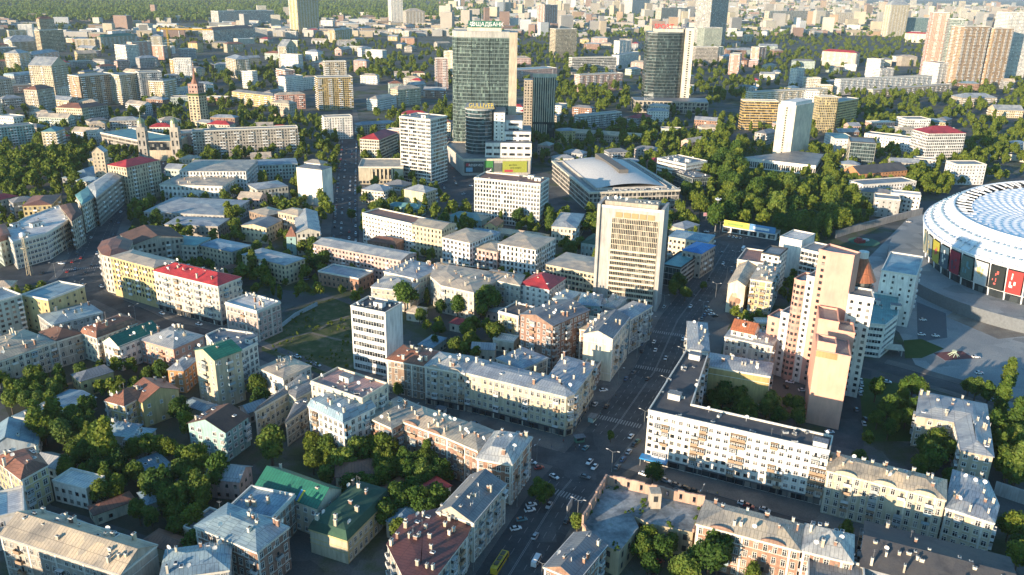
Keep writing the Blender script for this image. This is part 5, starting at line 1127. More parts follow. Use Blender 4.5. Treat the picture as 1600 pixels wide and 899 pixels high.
for i in range(4):
    a, b = oc[i], oc[i + 1]; d = b - a; n_ = max(2, int(d.length / 2.4)); u = d.normalized(); q = Vector((u.y, -u.x)) * .35
    for k in range(n_):
        A, Bp = a.lerp(b, k / n_), a.lerp(b, (k + 1) / n_); top = (ZW if i in (1, 2) else 11.6) + rr.uniform(-.5, .35)
        op = (k % 2 == 1 and i in (1, 2))
        if op:
            m.prism([A - q, Bp - q, Bp + q, A + q][::1], ZF, ZF + 1.0, bottom=True); m.prism([A - q, Bp - q, Bp + q, A + q], ZF + 3.4, top, bottom=True); A2, B2 = a.lerp(b, (k + .28) / n_), a.lerp(b, (k + .72) / n_)
            m.prism([A - q, A2 - q, A2 + q, A + q], ZF + 1.001, ZF + 3.399, top=False); m.prism([B2 - q, Bp - q, Bp + q, B2 + q], ZF + 1.001, ZF + 3.399, top=False)
        else: m.prism([A - q, Bp - q, Bp + q, A + q], ZF, top)
m.build('outer_wall', wall_mat('brick_pale'), r)
facade_quads(P, .8, ZF - .3, 4.2, 4.6, 1.5, 2.3, r, DARK, name='painted_opening', kind=None)  # no holes here: flat dark quads paint the shade of empty windows
c = at(1022, 790, ZF).to_2d(); m = MB(); m.box(c.x - 2, c.y - 2.2, ZF, c.x + 2, c.y + 2.2, ZF + 6.5); m.face([(c.x - .8, c.y - 2.25, ZF + 3), (c.x + .8, c.y - 2.25, ZF + 3), (c.x + .8, c.y - 2.25, ZF + 5.4), (c.x - .8, c.y - 2.25, ZF + 5.4)], 1); m.build('stair_stub', [wall_mat('beige'), DARK], r)
# banner pavilion
A = at(1212, 376).to_2d(); Bq = at(1128, 362).to_2d(); u = (A - Bq).normalized(); v = Vector((-u.y, u.x)); Ln = (A - Bq).length
r = landmark('pavilion', 'low white pavilion topped by a yellow and blue banner at the wide square', 'pavilion', 'the banner pavilion', A.x, A.y)
P = [Bq, A, A + v * 12, Bq + v * 12]; add_foot([tuple(p) for p in P]); block(P, 0, 6, 'hall', [wall_mat('white'), roof_mat('beige')], r); facade_quads(P, .3, 4.5, 7, 4.2, 5.6, 3.6, r, sides=(0, 1), kind=None)
for s0, s1, c, nm in ((1, Ln * .5, (.55, .46, .06), 'banner'), (Ln * .5 + .2, Ln - 1, (.10, .28, .52), 'banner')):
    m = MB(); a, b = Bq + u * s0 - v * .4, Bq + u * s1 - v * .4; m.prism([a, b, b + v * .4, a + v * .4], 5.2, 10.4, bottom=True); bo = m.build(nm, plain('banner%d' % int(s0), c, .6), r)
    m = MB(); a2, b2 = a + u * 3 - v * .05, b - u * 5 - v * .05; m.face([(*a2, 6.6), (*b2, 6.6), (*b2, 8.6), (*a2, 8.6)]); m.build('banner_stripe', WS if c[2] > .3 else plain('stripe_green', (.2, .3, .05), .6), bo)
# market hall with domed corner towers
r = landmark('domed_gate_building', 'stone twin-towered building with small gold-green domes at the head of the avenue', 'building', 'the twin-domed building', -400, 985)
c0, c1 = at(222, 252).to_2d(), at(282, 252).to_2d(); u = (c1 - c0).normalized(); v = Vector((-u.y, u.x))
P = [c0, c1, c1 + v * 40, c0 + v * 40]; add_foot([tuple(p) for p in P]); block(P, 0, 22, 'gate_block', [wall_mat('beige'), roof_mat('teal')], r); m = MB(); Lw = (c1 - c0).length
m.prism([c0 + u * 9 - v * .2, c1 - u * 9 - v * .2, c1 - u * 9 + v * .1, c0 + u * 9 + v * .1], 12, 21); m.build('window', GL, r)
for cc in (c0 + u * 3, c1 - u * 3):
    Q = [cc - u * 4.5 - v * 1.5, cc + u * 4.5 - v * 1.5, cc + u * 4.5 + v * 8, cc - u * 4.5 + v * 8]; b = block(Q, 0, 37, 'corner_tower', [wall_mat('stone'), roof_mat('beige')], r); facade_quads(Q, 6, 34, 4.2, 9, 1.8, 6, b, sides=(0, 1, 3)); q = cc + v * 3
    m = MB(); m.cyl(q.x, q.y, 37, 41, 4, n=12); prz = None
    for k in range(7):
        a0, a1 = k / 7 * math.pi / 2, (k + 1) / 7 * math.pi / 2; m.cyl(q.x, q.y, 41 + 6 * math.sin(a0), 41 + 6 * math.sin(a1), 4.2 * math.cos(a0), max(.5, 4.2 * math.cos(a1)), n=12, mi=1, cap=False)
    m.cyl(q.x, q.y, 47, 54, .45, .05, n=6, mi=1); m.build('dome', [wall_mat('stone'), plain('dome_green', (.20, .24, .14), .4, .4)], b)
# spire tower
g = at(311, 202).to_2d(); r = landmark('spire_tower', 'slim cream tower with red top storeys and pointed spire', 'building', 'the red-topped spire tower', g.x, g.y)
P = [g + Vector(p) for p in ((-10, 0), (4, 0), (10, 12), (-8, 14))]; add_foot([tuple(p) for p in P]); b = block(P, 0, 44, 'shaft', [wall_mat('cream'), roof_mat('green')], r); facade_quads(P, 4, 43, 4.4, 3.3, 2.4, 2.4, b)
Q = inset(P, -1); block(Q, 44, 46.5, 'garden_storey', [plain('planter_green', (.06, .10, .03), .9), roof_mat('green')], r); Q = inset(P, 1); b = block(Q, 46.5, 59, 'red_storeys', [wall_mat('salmon'), roof_mat('rust')], r); facade_quads(Q, 47, 58.5, 3.4, 4, 2, 2.4, b)
m = MB(); m.cyl(g.x - 1, g.y + 6, 59, 65, 5.5, 3, n=8); m.cyl(g.x - 1, g.y + 6, 65, 82, 2.4, .1, n=8); m.build('spire', roof_mat('rust'), r)
# ------------------------------------------------------------------ middle distance: base corners on the ground in photo pixels, top row, depth
def M(name, label, sn, b0, b1, ytop, depth, wall, roof='flat:grey', st='res', **kw):
    A, Bp = at(*b0).to_2d(), at(*b1).to_2d(); u = (Bp - A).normalized(); v = Vector((-u.y, u.x)); h = height_for(ytop, *b0)
    return building(name, label, sn, None, min(h, 160), wall, roof, st, world_pts=[A, Bp, A + v * depth], cat='building', near=False, clutter=0, **kw)
M('tower_block', 'tall bright white tower rising behind the brick twin towers', 'the bright white tower', (1555, 128), (1597, 128), 20, 40, 'white')
M('tower_block', 'beige high-rise beside the unfinished open-floored tower', 'the beige high-rise', (1440, 119), (1466, 120), 20, 30, 'peach')
M('tower_block', 'unfinished pale tower with open top floors', 'the unfinished tower', (1467, 124), (1490, 125), 30, 30, 'mint', st='grid')
M('tower_block', 'wider orange brick twin tower with many balcony rows', 'the wider brick twin tower', (1490, 134), (1529, 133), 42, 35, 'tan', bal=.4)
M('tower_block', 'narrower orange brick twin tower beside the bright white tower', 'the narrower brick twin tower', (1536, 133), (1566, 132), 45, 30, 'tan', bal=.4)
M('office_block', 'white mid-rise block with deep shaded flank before the unfinished tower', None, (1437, 130), (1462, 133), 97, 45, 'white')
M('apartment_block', 'long white balcony slab beside the poplars on the hill', 'the long hillside slab', (1310, 149), (1453, 141), 125, 14, 'white', bal=.4)
M('apartment_block', 'low beige slab below the long hillside slab', None, (1362, 153), (1485, 143), 141, 12, 'beige')
M('hotel', 'yellow-grid hotel wing with white end walls behind the pale slab tower', 'the yellow-grid hotel wing', (1157, 203), (1211, 204), 158, 16, 'ochre', st='grid')
M('hotel', 'plain white stair tower between the yellow hotel blocks', 'the white hotel stair tower', (1252, 202), (1272, 203), 143, 18, 'white')
M('hotel', 'taller yellow hotel block attached to the white stair tower', None, (1274, 207), (1302, 207), 152, 18, 'yellow', st='grid')
M('hotel', 'shorter yellow hotel block ending in a ragged white side', None, (1304, 205), (1335, 198), 160, 18, 'yellow', st='grid')
M('assembly_hall', 'white hall with teal flat roof below the yellow hotel blocks', 'the teal-roofed hall', (1302, 240), (1335, 241), 218, 45, 'white', 'flat:teal', 'small')
M('apartment_block', 'long pale slab behind the yellow-grid hotel wing', None, (1172, 176), (1290, 168), 145, 14, 'pale')
M('office_block', 'white flat-topped block on the slope behind the hotel', None, (1254, 143), (1280, 144), 122, 18, 'pale')
M('apartment_block', 'stepped white tower block among the hillside poplars', 'the stepped white tower', (1350, 124), (1371, 126), 92, 20, 'white')
M('apartment_block', 'lower terrace step beside the stepped white tower', None, (1373, 127), (1394, 126), 108, 20, 'white')
M('house', 'pale mansion with red roof on the tree-covered hill', 'the red-roofed hill mansion', (1282, 102), (1335, 106), 80, 25, 'pale', 'hip:red')
M('office_block', 'broad teal glass office behind the hill trees', None, (1408, 57), (1458, 57), 28, 40, 'teal', st='off')
M('tower_block', 'beige tower with a pointed zinc roof', 'the pointed beige tower', (1385, 58), (1413, 58), 8, 40, 'cream', 'hip:zinc', rise=20)
M('apartment_block', 'low pale house with red strip roof before the teal glass office', None, (1412, 66), (1450, 68), 52, 25, 'pale', 'hip:red')
M('apartment_block', 'long cream slab far behind the hill trees', None, (1200, 37), (1298, 35), 18, 30, 'cream')
M('tower_block', 'pair-standing cream slab end beside the long far slab', None, (1302, 41), (1344, 41), 20, 40, 'pale')
M('skyscraper', 'slender white skyscraper behind the dark glass tower', 'the white skyscraper', (1106, 72), (1132, 70), -6, 60, 'white', st='grid')
M('office_block', 'green-banded glass office below the white skyscraper', None, (1098, 76), (1126, 76), 44, 50, 'mint', st='off')
M('construction_frame', 'bare concrete frame building next to the dark glass tower', None, (1085, 103), (1120, 103), 74, 30, 'concrete', st='grid')
M('office_block', 'wide cream block far behind the red letters', None, (1032, 38), (1073, 37), 13, 40, 'pale', st='grid')
M('tower_block', 'white tower on the hazy skyline behind the cream grid block', None, (987, 24), (1014, 23), -4, 70, 'white', st='grid')
M('tower_block', 'salmon tower behind the trees of the wooded slope', 'the salmon tower', (850, 50), (870, 49), 8, 40, 'salmon')
M('office_block', 'cream grid block above the wooded slope', 'the cream grid block', (867, 90), (900, 89), 46, 30, 'cream', st='grid')
M('clinic', 'long white and blue wing in the wooded slope', 'the white clinic wing', (893, 117), (962, 115), 91, 16, 'white', st='grid')
M('clinic', 'shorter white wing with ragged roof behind the clinic', None, (966, 110), (997, 103), 87, 18, 'white')
M('apartment_house', 'pale pink house with glinting roof below the white clinic wing', None, (905, 144), (972, 140), 118, 18, 'pink')
M('office_house', 'flat blue-roofed brick house behind the finned dark tower', None, (806, 128), (870, 124), 110, 35, 'pink', 'flat:blue', 'plain')
M('apartment_block', 'grey balcony block among the trees behind the arena', 'the grey balcony block', (906, 204), (970, 197), 182, 14, 'grey')
M('apartment_house', 'long pale roofed house behind the domed arena', None, (880, 217), (1000, 226), 206, 14, 'beige', 'gable:sand')
M('office_block', 'small white five-storey block beside the white stadium', 'the five-storey white block', (1489, 289), (1535, 289), 258, 20, 'white', st='plain')
M('residence', 'tall white residence with bright red roof', 'the red-roofed white residence', (1442, 255), (1500, 254), 209, 30, 'white', 'hip:red', 'grid')
M('residence', 'white house with flat roof joined to the red-roofed residence', None, (1412, 211), (1450, 211), 187, 25, 'white')
M('office_block', 'low white three-storey office behind the dark glazed office', None, (1348, 228), (1438, 240), 209, 20, 'white', st='plain')
M('office_block', 'white-framed office with dark glazed front', 'the dark glazed office', (1322, 266), (1362, 269), 222, 35, 'pale', st='off', fs={'f': 'glass'}, trim='dark')
M('market_hall', 'long orange-walled hall with dark pitched roof', 'the orange-walled hall', (1340, 293), (1414, 286), 272, 22, 'orange', 'gable:tar', 'small')
M('office_block', 'low white block between the orange-walled hall and the stadium', None, (1345, 312), (1428, 306), 290, 20, 'white', 'flat:grey', 'plain')
M('transformer_house', 'small pale grey block at the park edge', None, (1362, 338), (1402, 342), 310, 18, 'grey', st='small')
M('workshop', 'zinc-roofed works hall in the trees beside the car park', None, (1500, 168), (1555, 168), 153, 30, 'beige', 'hip:zinc')
M('workshop', 'yellow hall with pale ribbed roof by the green slope', None, (1553, 184), (1597, 185), 172, 25, 'cream', 'gable:zinc')
M('hotel', 'tall columned hotel with a stepped red-topped crown above the park', 'the columned hotel', (67, 83), (104, 81), 48, 26, 'cream', st='grid')
M('hotel', 'narrow crown storey standing behind the columned hotel roof', None, (69, 79), (92, 78), 30, 18, 'cream', 'hip:rust', 'grid', rise=6)
M('concert_hall', 'white round-fronted hall with columns near the columned hotel', None, (18, 77), (62, 75), 62, 40, 'white', 'hip:zinc', 'grid')
M('apartment_house', 'cream corner house with teal roof before the columned hotel', None, (34, 114), (52, 111), 84, 30, 'cream', 'hip:zinc')
M('apartment_house', 'pale house row with zinc roof beside the cream corner house', None, (56, 110), (95, 103), 86, 25, 'pale', 'hip:zinc')
M('apartment_house', 'tall cream house with arched gable and deep shaded side', 'the arched-gable house', (88, 153), (113, 148), 103, 40, 'cream', 'gable2:zinc', 'old')
M('apartment_house', 'stone tower-like house with small rust pyramid roof', 'the rust pyramid house', (44, 180), (64, 181), 140, 35, 'stone', 'hip:rust', 'old', rise=5)
M('apartment_block', 'broad tan apartment block beside the sunlit cream slab', 'the broad tan block', (130, 168), (185, 162), 120, 30, 'tan')
M('apartment_block', 'cream sunlit slab before the grey shaded slab', 'the sunlit cream slab', (192, 164), (221, 160), 118, 30, 'cream')
M('apartment_block', 'grey shaded slab behind the sunlit cream slab', None, (223, 162), (258, 160), 114, 25, 'grey')
M('apartment_block', 'smaller cream block stepping down from the grey shaded slab', None, (259, 163), (279, 158), 128, 25, 'cream')
M('apartment_house', 'long cream house with rust roof and tall pilasters', 'the pilastered house', (92, 198), (132, 200), 168, 25, 'cream', 'hip:rust', 'old', rise=5)
M('apartment_house', 'stone shaded wing with dark red roof beside the pilastered house', None, (134, 199), (172, 192), 170, 20, 'stone', 'hip:rust', 'old')
M('apartment_house', 'shaded grey house at the left edge before the park', None, (-14, 168), (25, 164), 126, 25, 'stone', 'hip:grey', 'old')
M('apartment_house', 'blue-grey roofed house between the rust pyramid house and the park', None, (26, 142), (68, 137), 119, 25, 'grey', 'mans:blue')
M('apartment_block', 'dark teal balcony block above the left park trees', 'the dark teal block', (-8, 231), (58, 224), 201, 16, 'teal', bal=.4)
M('apartment_house', 'cream house with teal roof beside the dark teal block', None, (70, 238), (92, 238), 206, 25, 'cream', 'hip:teal')
M('apartment_block', 'white high block near the yellow crane', None, (183, 102), (200, 104), 70, 30, 'white')
M('office_house', 'long cream palace with green roofs near the far park', None, (165, 78), (215, 74), 58, 25, 'cream', 'hip:green')
M('apartment_house', 'cream tower house beside the yellow crane', None, (238, 82), (255, 82), 57, 25, 'cream', 'hip:zinc')
M('palace', 'long white columned palace on the far hill', 'the far white palace', (343, 42), (430, 39), 18, 50, 'white', st='grid')
M('palace', 'lower white hall in front of the far white palace', None, (335, 68), (400, 62), 48, 40, 'white', 'hip:rust', 'grid')
M('tower_block', 'yellow high-rise standing over the far park trees', 'the yellow high-rise', (467, 54), (500, 52), -2, 40, 'yellow')
M('tower_block', 'slim white high-rise above the far forest', None, (612, 36), (630, 36), -4, 60, 'white')
M('tower_block', 'beige stepped block beside the slim far high-rise', None, (635, 41), (664, 41), 18, 60, 'beige', 'hip:sand')
M('apartment_house', 'yellow hip-roofed house below the yellow high-rise', None, (524, 67), (551, 64), 48, 25, 'yellow', 'hip:sand')
M('tower_house', 'cream tower with steep gable in the old town', None, (449, 106), (465, 103), 73, 20, 'cream', 'gable2:zinc')
M('apartment_house', 'narrow peach house beside the white cube house', None, (433, 132), (447, 135), 108, 20, 'peach')
M('apartment_house', 'white cube-shaped house beside the narrow peach house', None, (447, 145), (475, 142), 121, 20, 'white')
M('tower_block', 'ochre tower with recessed balcony columns', 'the ochre tower', (499, 173), (553, 171), 122, 25, 'ochre', bal=.4)
M('tower_block', 'pale upper tower standing behind the ochre tower', None, (511, 162), (544, 161), 97, 16, 'beige')
M('apartment_block', 'white balcony block beside the car-lined street head', 'the white street-head block', (508, 219), (552, 217), 184, 16, 'white', bal=.4)
M('apartment_house', 'cream square house with shallow hip roof near the slender tower', None, (622, 167), (658, 163), 141, 22, 'cream', 'hip:sand', 'old')
M('house', 'white house with hipped roof between the ochre tower and the cream square house', None, (590, 174), (620, 168), 156, 20, 'white', 'hip:sand')
M('tower_block', 'pink slab tower with dark flank beside the green glass tower', None, (681, 140), (700, 140), 92, 20, 'pink')
M('apartment_block', 'long stone-coloured panel block with white balcony strips', 'the long panel block', (305, 248), (468, 240), 206, 14, 'stone', bal=.35)
M('market_hall', 'shaded mall wing with teal roof strip beside the twin domes', None, (160, 230), (218, 243), 208, 40, 'stone', 'flat:teal', 'grid')
M('apartment_house', 'pink block beside the twin-domed building', None, (285, 243), (313, 241), 209, 20, 'pink', st='small')
M('apartment_block', 'sunlit yellow four-storey block in the old town', None, (364, 162), (428, 170), 143, 14, 'yellow', 'hip:grey')
M('apartment_block', 'peach balcony house beside the sunlit yellow block', None, (433, 172), (478, 170), 149, 14, 'peach', 'hip:sand')
M('apartment_block', 'tall cream gable house above the old town trees', None, (355, 119), (371, 123), 90, 30, 'cream', 'hip:zinc')
M('apartment_block', 'ochre blank-ended house under the yellow crane', None, (267, 115), (283, 117), 93, 20, 'ochre')
M('apartment_house', 'pale house row behind the slender white tower', None, (676, 212), (704, 214), 190, 14, 'pale', 'hip:rust')
M('apartment_house', 'low zinc-roofed houses before the white street-head block', None, (560, 212), (620, 208), 196, 14, 'stone', 'hip:zinc')
M('house', 'old houses with pale roofs behind the beige-roofed row', None, (760, 372), (850, 384), 362, 12, 'stone', 'hip:sand')
M('house', 'yellow gabled house with dark red roof behind the white ornate house', None, (757, 372), (775, 374), 352, 18, 'yellow', 'gable2:rust')
M('house', 'teal zinc-roofed yard house behind the beige-roofed cream house', None, (700, 350), (752, 358), 338, 16, 'teal', 'hip:teal')
M('house', 'white yard house with sand roof along the car-lined street', None, (566, 318), (600, 322), 296, 18, 'pale', 'hip:zinc')
M('house', 'cream yard house with blank gable near the slender white tower', None, (632, 322), (665, 328), 296, 18, 'cream', 'hip:zinc', fs={'f': 'blank'})
M('house', 'long teal-roofed shed in the yard behind the white balcony block', None, (605, 335), (657, 340), 322, 12, 'teal', 'hip:teal')
M('house', 'grey house with roof terrace before the finned cream hall', None, (600, 305), (630, 310), 288, 18, 'stone', 'hip:grey')
# tower crane
g = at(266, 92).to_2d(); r = empty('tower_crane', (g.x, g.y, 0), 0, 'yellow tower crane with long jib above the old town roofs', 'crane'); CY = plain('crane_yellow', (.62, .38, .04), .5)
m = MB(); s_ = 1.6
for sx in (-1, 1):
    for sy in (-1, 1): m.tube((sx * s_, sy * s_, 0), (sx * s_, sy * s_, 70), .45, 4)
for k in range(14): m.tube((-s_, -s_, k * 5), (s_, -s_, k * 5 + 5), .3, 4); m.tube((s_, s_, k * 5), (-s_, s_, k * 5 + 5), .3, 4)
m.build('mast', CY, r); m = MB(); m.tube((-22, 0, 70), (110, 0, 70), .8, 4); m.tube((-22, 0, 72.5), (110, 0, 70.8), .6, 4); m.tube((0, 0, 70), (0, 0, 84), .7, 4, r2=.3); m.tube((0, 0, 84), (-22, 0, 72), .3, 4); m.tube((0, 0, 84), (70, 0, 71), .3, 4); m.box(-24, -2, 65, -17, 2, 71); m.build('jib', CY, r)
# ------------------------------------------------------------------ generated infill of the old town and hills (each a building of its own)
GREEN = [[(0, 30), (180, 25), (340, 30), (330, 55), (170, 50), (60, 60), (0, 60)], [(550, 90), (690, 85), (700, 115), (560, 120)], [(590, 175), (700, 155), (710, 185), (620, 195)], [(830, 60), (880, 70), (980, 140), (985, 190), (880, 200), (865, 130), (820, 90)],
         [(1060, 300), (1090, 240), (1130, 190), (1180, 210), (1230, 262), (1300, 272), (1365, 330), (1330, 358), (1200, 378), (1120, 350)], [(1080, 85), (1130, 105), (1160, 150), (1100, 160)], [(1200, 60), (1440, 60), (1450, 85), (1350, 100), (1200, 110)],
         [(1330, 152), (1600, 140), (1600, 205), (1520, 250), (1520, 190), (1400, 182), (1330, 200)], [(0, 240), (130, 235), (170, 250), (125, 300), (0, 320)], [(320, 95), (440, 110), (430, 145), (330, 140)], [(0, 84), (30, 90), (34, 125), (0, 128)]]
GREENW = [[at(*p).to_2d() for p in g] for g in GREEN]
def ingreen(x, y): return any(inside(g, x, y) for g in GREENW)
rf = random.Random(21)
def onroad(x, y, r):
    for Q, w in ROADS:
        for p in Q[::1]:
            if abs(p.x - x) < w / 2 + r and abs(p.y - y) < w / 2 + r: return True
    return False
OPEN = [[at(*p).to_2d() for p in g] for g in ([(1225, 425), (1300, 368), (1445, 318), (1700, 250), (1700, 700), (1500, 600), (1405, 530)], [(680, 300), (690, 255), (870, 260), (900, 345), (1075, 340), (1000, 365), (745, 335)], [(1080, 345), (1230, 360), (1240, 410), (1120, 460)], [(410, 475), (555, 465), (560, 590), (410, 550)], [(-40, 455), (40, 375), (170, 380), (160, 470)])]
WP = ['cream', 'pale', 'pale', 'white', 'beige', 'stone', 'yellow', 'grey', 'pink', 'brick', 'concrete', 'mint', 'white']; RP = ['hip:zinc', 'hip:zinc', 'hip:sand', 'hip:blue', 'hip:grey', 'hip:beige', 'flat:grey', 'flat:white', 'gable:zinc', 'gable:sand', 'hip:rust', 'hip:red']
FILL = []
def fill(n, yr, wr, dr, hr, names, tries=22000, tall=None, xr=(-30, 1630), green=.06):
    c = 0
    for _ in range(tries):
        if c >= n: return
        x, y = rf.uniform(*xr), rf.uniform(*yr); p = at(x, y); w, d = rf.uniform(*wr), rf.uniform(*dr); ang = rf.choice((-.40, -.40, -.1, .25, 1.17, .8)) + rf.uniform(-.08, .08)
        if ingreen(p.x, p.y) and rf.random() > green: continue
        if any(inside(o, p.x, p.y) for o in OPEN): continue
        u = Vector((math.cos(ang), math.sin(ang))); v = Vector((-u.y, u.x)); P = [p.to_2d() - u * w / 2 - v * d / 2, p.to_2d() + u * w / 2 - v * d / 2, p.to_2d() - u * w / 2 + v * d / 2]
        R_ = max(w, d) * .36
        if any(hits(*(p.to_2d() + u * w * s), d * .62) for s in (-.34, 0, .34)): continue
        if onroad(p.x, p.y, R_ + (9 if p.y < 700 else 2)): continue
        nm = rf.choice(names); wall = rf.choice(WP); roof = rf.choice(RP); h = rf.uniform(*hr)
        if tall and rf.random() < tall: h *= 2.2; wall = rf.choice(('white', 'pale', 'cream', 'peach')); roof = 'flat:grey'; nm = 'tower_block'
        ro_ = building(nm, 'fill%d' % len(FILL), None, None, h, wall, roof, rf.choice(('old', 'plain', 'res', 'plain')) if h < 30 else 'res', cat='building', group='houses of the old town', world_pts=P, near=False, clutter=0)
        FILL.append((ro_[0], nm, wall, roof, p.x, p.y, h)); c += 1
fill(24, (395, 890), (9, 17), (7, 11), (4, 9), ['house', 'shed', 'garage'], xr=(-30, 700), green=1)
fill(16, (395, 780), (9, 17), (7, 11), (4, 9), ['house', 'shed'], xr=(640, 1200), green=1)
fill(50, (205, 400), (16, 30), (12, 15), (9, 17), ['house', 'apartment_house'])
fill(130, (105, 225), (22, 42), (13, 18), (11, 20), ['apartment_house', 'house', 'apartment_block'], tall=.06)
fill(185, (44, 122), (30, 60), (15, 24), (12, 24), ['apartment_house', 'apartment_block'], tall=.14)
# ------------------------------------------------------------------ the hazy far city, one mass
rs = random.Random(5)
def far_city():
    keys = ['pale', 'white', 'cream', 'beige', 'grey', 'stone', 'tan', 'concrete', 'brick']; Mb = {k: ([], [], []) for k in keys}; RV, RF = [], []
    cnt = 0
    for _ in range(9000):
        if cnt > 2600: break
        x = rs.uniform(-60, 1660); y = -12 + 70 * rs.random() ** 1.5
        if y < -24 + x * -.0: continue
        if x < 690 and y < 30 + rs.uniform(-6, 4): continue
        if y > 20 and x > 0 and rs.random() < .45: continue
        p = at(x, y)
        if p.y < 0 or p.length > 15000 or p.length < 2300: continue
        if ingreen(p.x, p.y) and rs.random() > .15: continue
        D = p.length; w = rs.uniform(22, 60) * (1 + D / 9000); d = rs.uniform(16, 30); h = rs.uniform(10, 26)
        if rs.random() < (.22 if x > 690 else .05): h = rs.uniform(35, 85); w *= .7
        if D < 5000 and hits(p.x, p.y, w * .5): continue
        cnt += 1; ang = rs.uniform(-.5, .5); c, s = math.cos(ang), math.sin(ang); k = rs.choice(keys); V, F, UV = Mb[k]
        Q = [(p.x + a * c - b * s, p.y + a * s + b * c) for a, b in ((-w / 2, -d / 2), (w / 2, -d / 2), (w / 2, d / 2), (-w / 2, d / 2))]
        for i in range(4):
            a, b = Q[i], Q[(i + 1) % 4]; j = len(V); ln = math.dist(a, b); V += [(*a, 0), (*b, 0), (*b, h), (*a, h)]; F.append((j, j + 1, j + 2, j + 3)); UV += [(0, 0), (ln, 0), (ln, h), (0, h)]
        j = len(RV); RV += [(*q, h) for q in Q]; RF.append((j, j + 1, j + 2, j + 3))
    root = tag(link(bpy.data.objects.new('distant_city', None)), 'hazy mass of far city blocks and towers along the skyline', 'city', kind='stuff')
    for k in keys:
        V, F, UV = Mb[k]; me = bpy.data.meshes.new('distant_city'); me.from_pydata(V, [], F); uv = me.uv_layers.new(name='UVMap'); uv.data.foreach_set('uv', [q for t in UV for q in t]); me.materials.append(facade_mat(k)); tag(link(bpy.data.objects.new('wall_mass', me), root), kind='stuff')
    me = bpy.data.meshes.new('roofs'); me.from_pydata(RV, [], RF); me.materials.append(roof_mat('zinc')); tag(link(bpy.data.objects.new('roof_mass', me), root), kind='stuff')
far_city()
# ------------------------------------------------------------------ trees
def leaf_mat(name, c0, c1, c2):
    m, n, l, b = nodemat(name); p = position(n, l); oi = n.new('ShaderNodeObjectInfo')
    c = ramp(n, l, noise(n, l, .38, 4, p, .7), [(.30, c0), (.5, c1), (.72, c2)])
    c = mul(n, l, c, ramp(n, l, oi.outputs['Random'], [(0, (.50, .66, .62)), (.3, (.8, .95, .8)), (.6, (1.1, 1.05, .9)), (.82, (1.5, 1.25, .8)), (.92, (1.1, 1.1, 1.3)), (1, (1.7, 1.5, 1.5))]))
    c = mul(n, l, c, ramp(n, l, noise(n, l, 2.2, 2, p), [(.3, (.7, .7, .7)), (.7, (1.25, 1.25, 1.2))]))
    l.new(c, b.inputs['Base Color']); b.inputs['Roughness'].default_value = .7; b.inputs['Specular IOR Level'].default_value = .25
    t = n.new('ShaderNodeBsdfTranslucent'); l.new(c, t.inputs[0]); mx = n.new('ShaderNodeMixShader'); mx.inputs[0].default_value = .36
    l.new(b.outputs[0], mx.inputs[1]); l.new(t.outputs[0], mx.inputs[2]); l.new(mx.outputs[0], n['Material Output'].inputs[0]); return m
LEAF = leaf_mat('broad_leaves', (.038, .080, .016), (.095, .155, .026), (.19, .23, .045)); LEAFP = leaf_mat('poplar_leaves', (.06, .105, .02), (.125, .18, .03), (.20, .235, .05))
BARK = plain('bark', (.10, .075, .055), .9)
def crown_arrays(seed, nleaf, kind, size, core=True, cn=(7, 4)):
    r = np.random.RandomState(seed)
    if kind == 'P': blobs = [((r.uniform(-.35, .35), r.uniform(-.35, .35), 2.2 + 7.6 * i / 9), 1.15 * (1 - abs(i / 9 - .35) ** 1.6 * .95) + .12) for i in range(10)]
    else:
        nb = r.randint(9, 14); blobs = [((0, 0, 6.0), 2.3)]
        for i in range(nb):
            a = r.uniform(0, 6.283); q = r.uniform(.9, 2.5); z = r.uniform(3.9, 8.4); q *= (1 - max(0, z - 6) / 4.4); blobs.append(((q * math.cos(a) * (1 + .25 * math.sin(seed)), q * math.sin(a), z + .5 * math.sin(seed * 2.3 + a)), r.uniform(.65, 1.6)))
    w = np.array([b[1] ** 2 for b in blobs]); w /= w.sum(); idx_ = r.choice(len(blobs), nleaf, p=w)
    C = np.array([b[0] for b in blobs])[idx_]; Rr = np.array([b[1] for b in blobs])[idx_]
    d = r.normal(size=(nleaf, 3)); d[:, 2] += .25; d /= np.linalg.norm(d, axis=1)[:, None]
    P = C + d * (Rr * r.uniform(.66, 1.28, nleaf))[:, None]
    nrm = d + r.normal(size=(nleaf, 3)) * .55; nrm /= np.linalg.norm(nrm, axis=1)[:, None]
    t = np.cross(nrm, r.normal(size=(nleaf, 3))); t /= np.linalg.norm(t, axis=1)[:, None]; b = np.cross(nrm, t); s = size * r.uniform(.6, 1.35, nleaf)[:, None]
    V = np.stack([P - t * s - b * s * .6, P + t * s * .8 - b * s * .7, P + t * s + b * s * .6, P - t * s * .7 + b * s * .8], 1).reshape(-1, 3); Fc = np.arange(nleaf * 4).reshape(-1, 4)
    if core:
        U = [];
        for (c, rad) in blobs:
            n_, k_ = cn; j0 = len(V) + len(U)
            for k in range(k_ + 1):
                th = math.pi * k / k_
                for i in range(n_):
                    a = i * 6.283 / n_; q = rad * .74; U.append((c[0] + q * math.sin(th) * math.cos(a), c[1] + q * math.sin(th) * math.sin(a), c[2] + q * math.cos(th)))
            Fc = np.vstack([Fc, [[j0 + k * n_ + i, j0 + k * n_ + (i + 1) % n_, j0 + (k + 1) * n_ + (i + 1) % n_, j0 + (k + 1) * n_ + i] for k in range(k_) for i in range(n_)]])
        V = np.vstack([V, U])
    return V, Fc
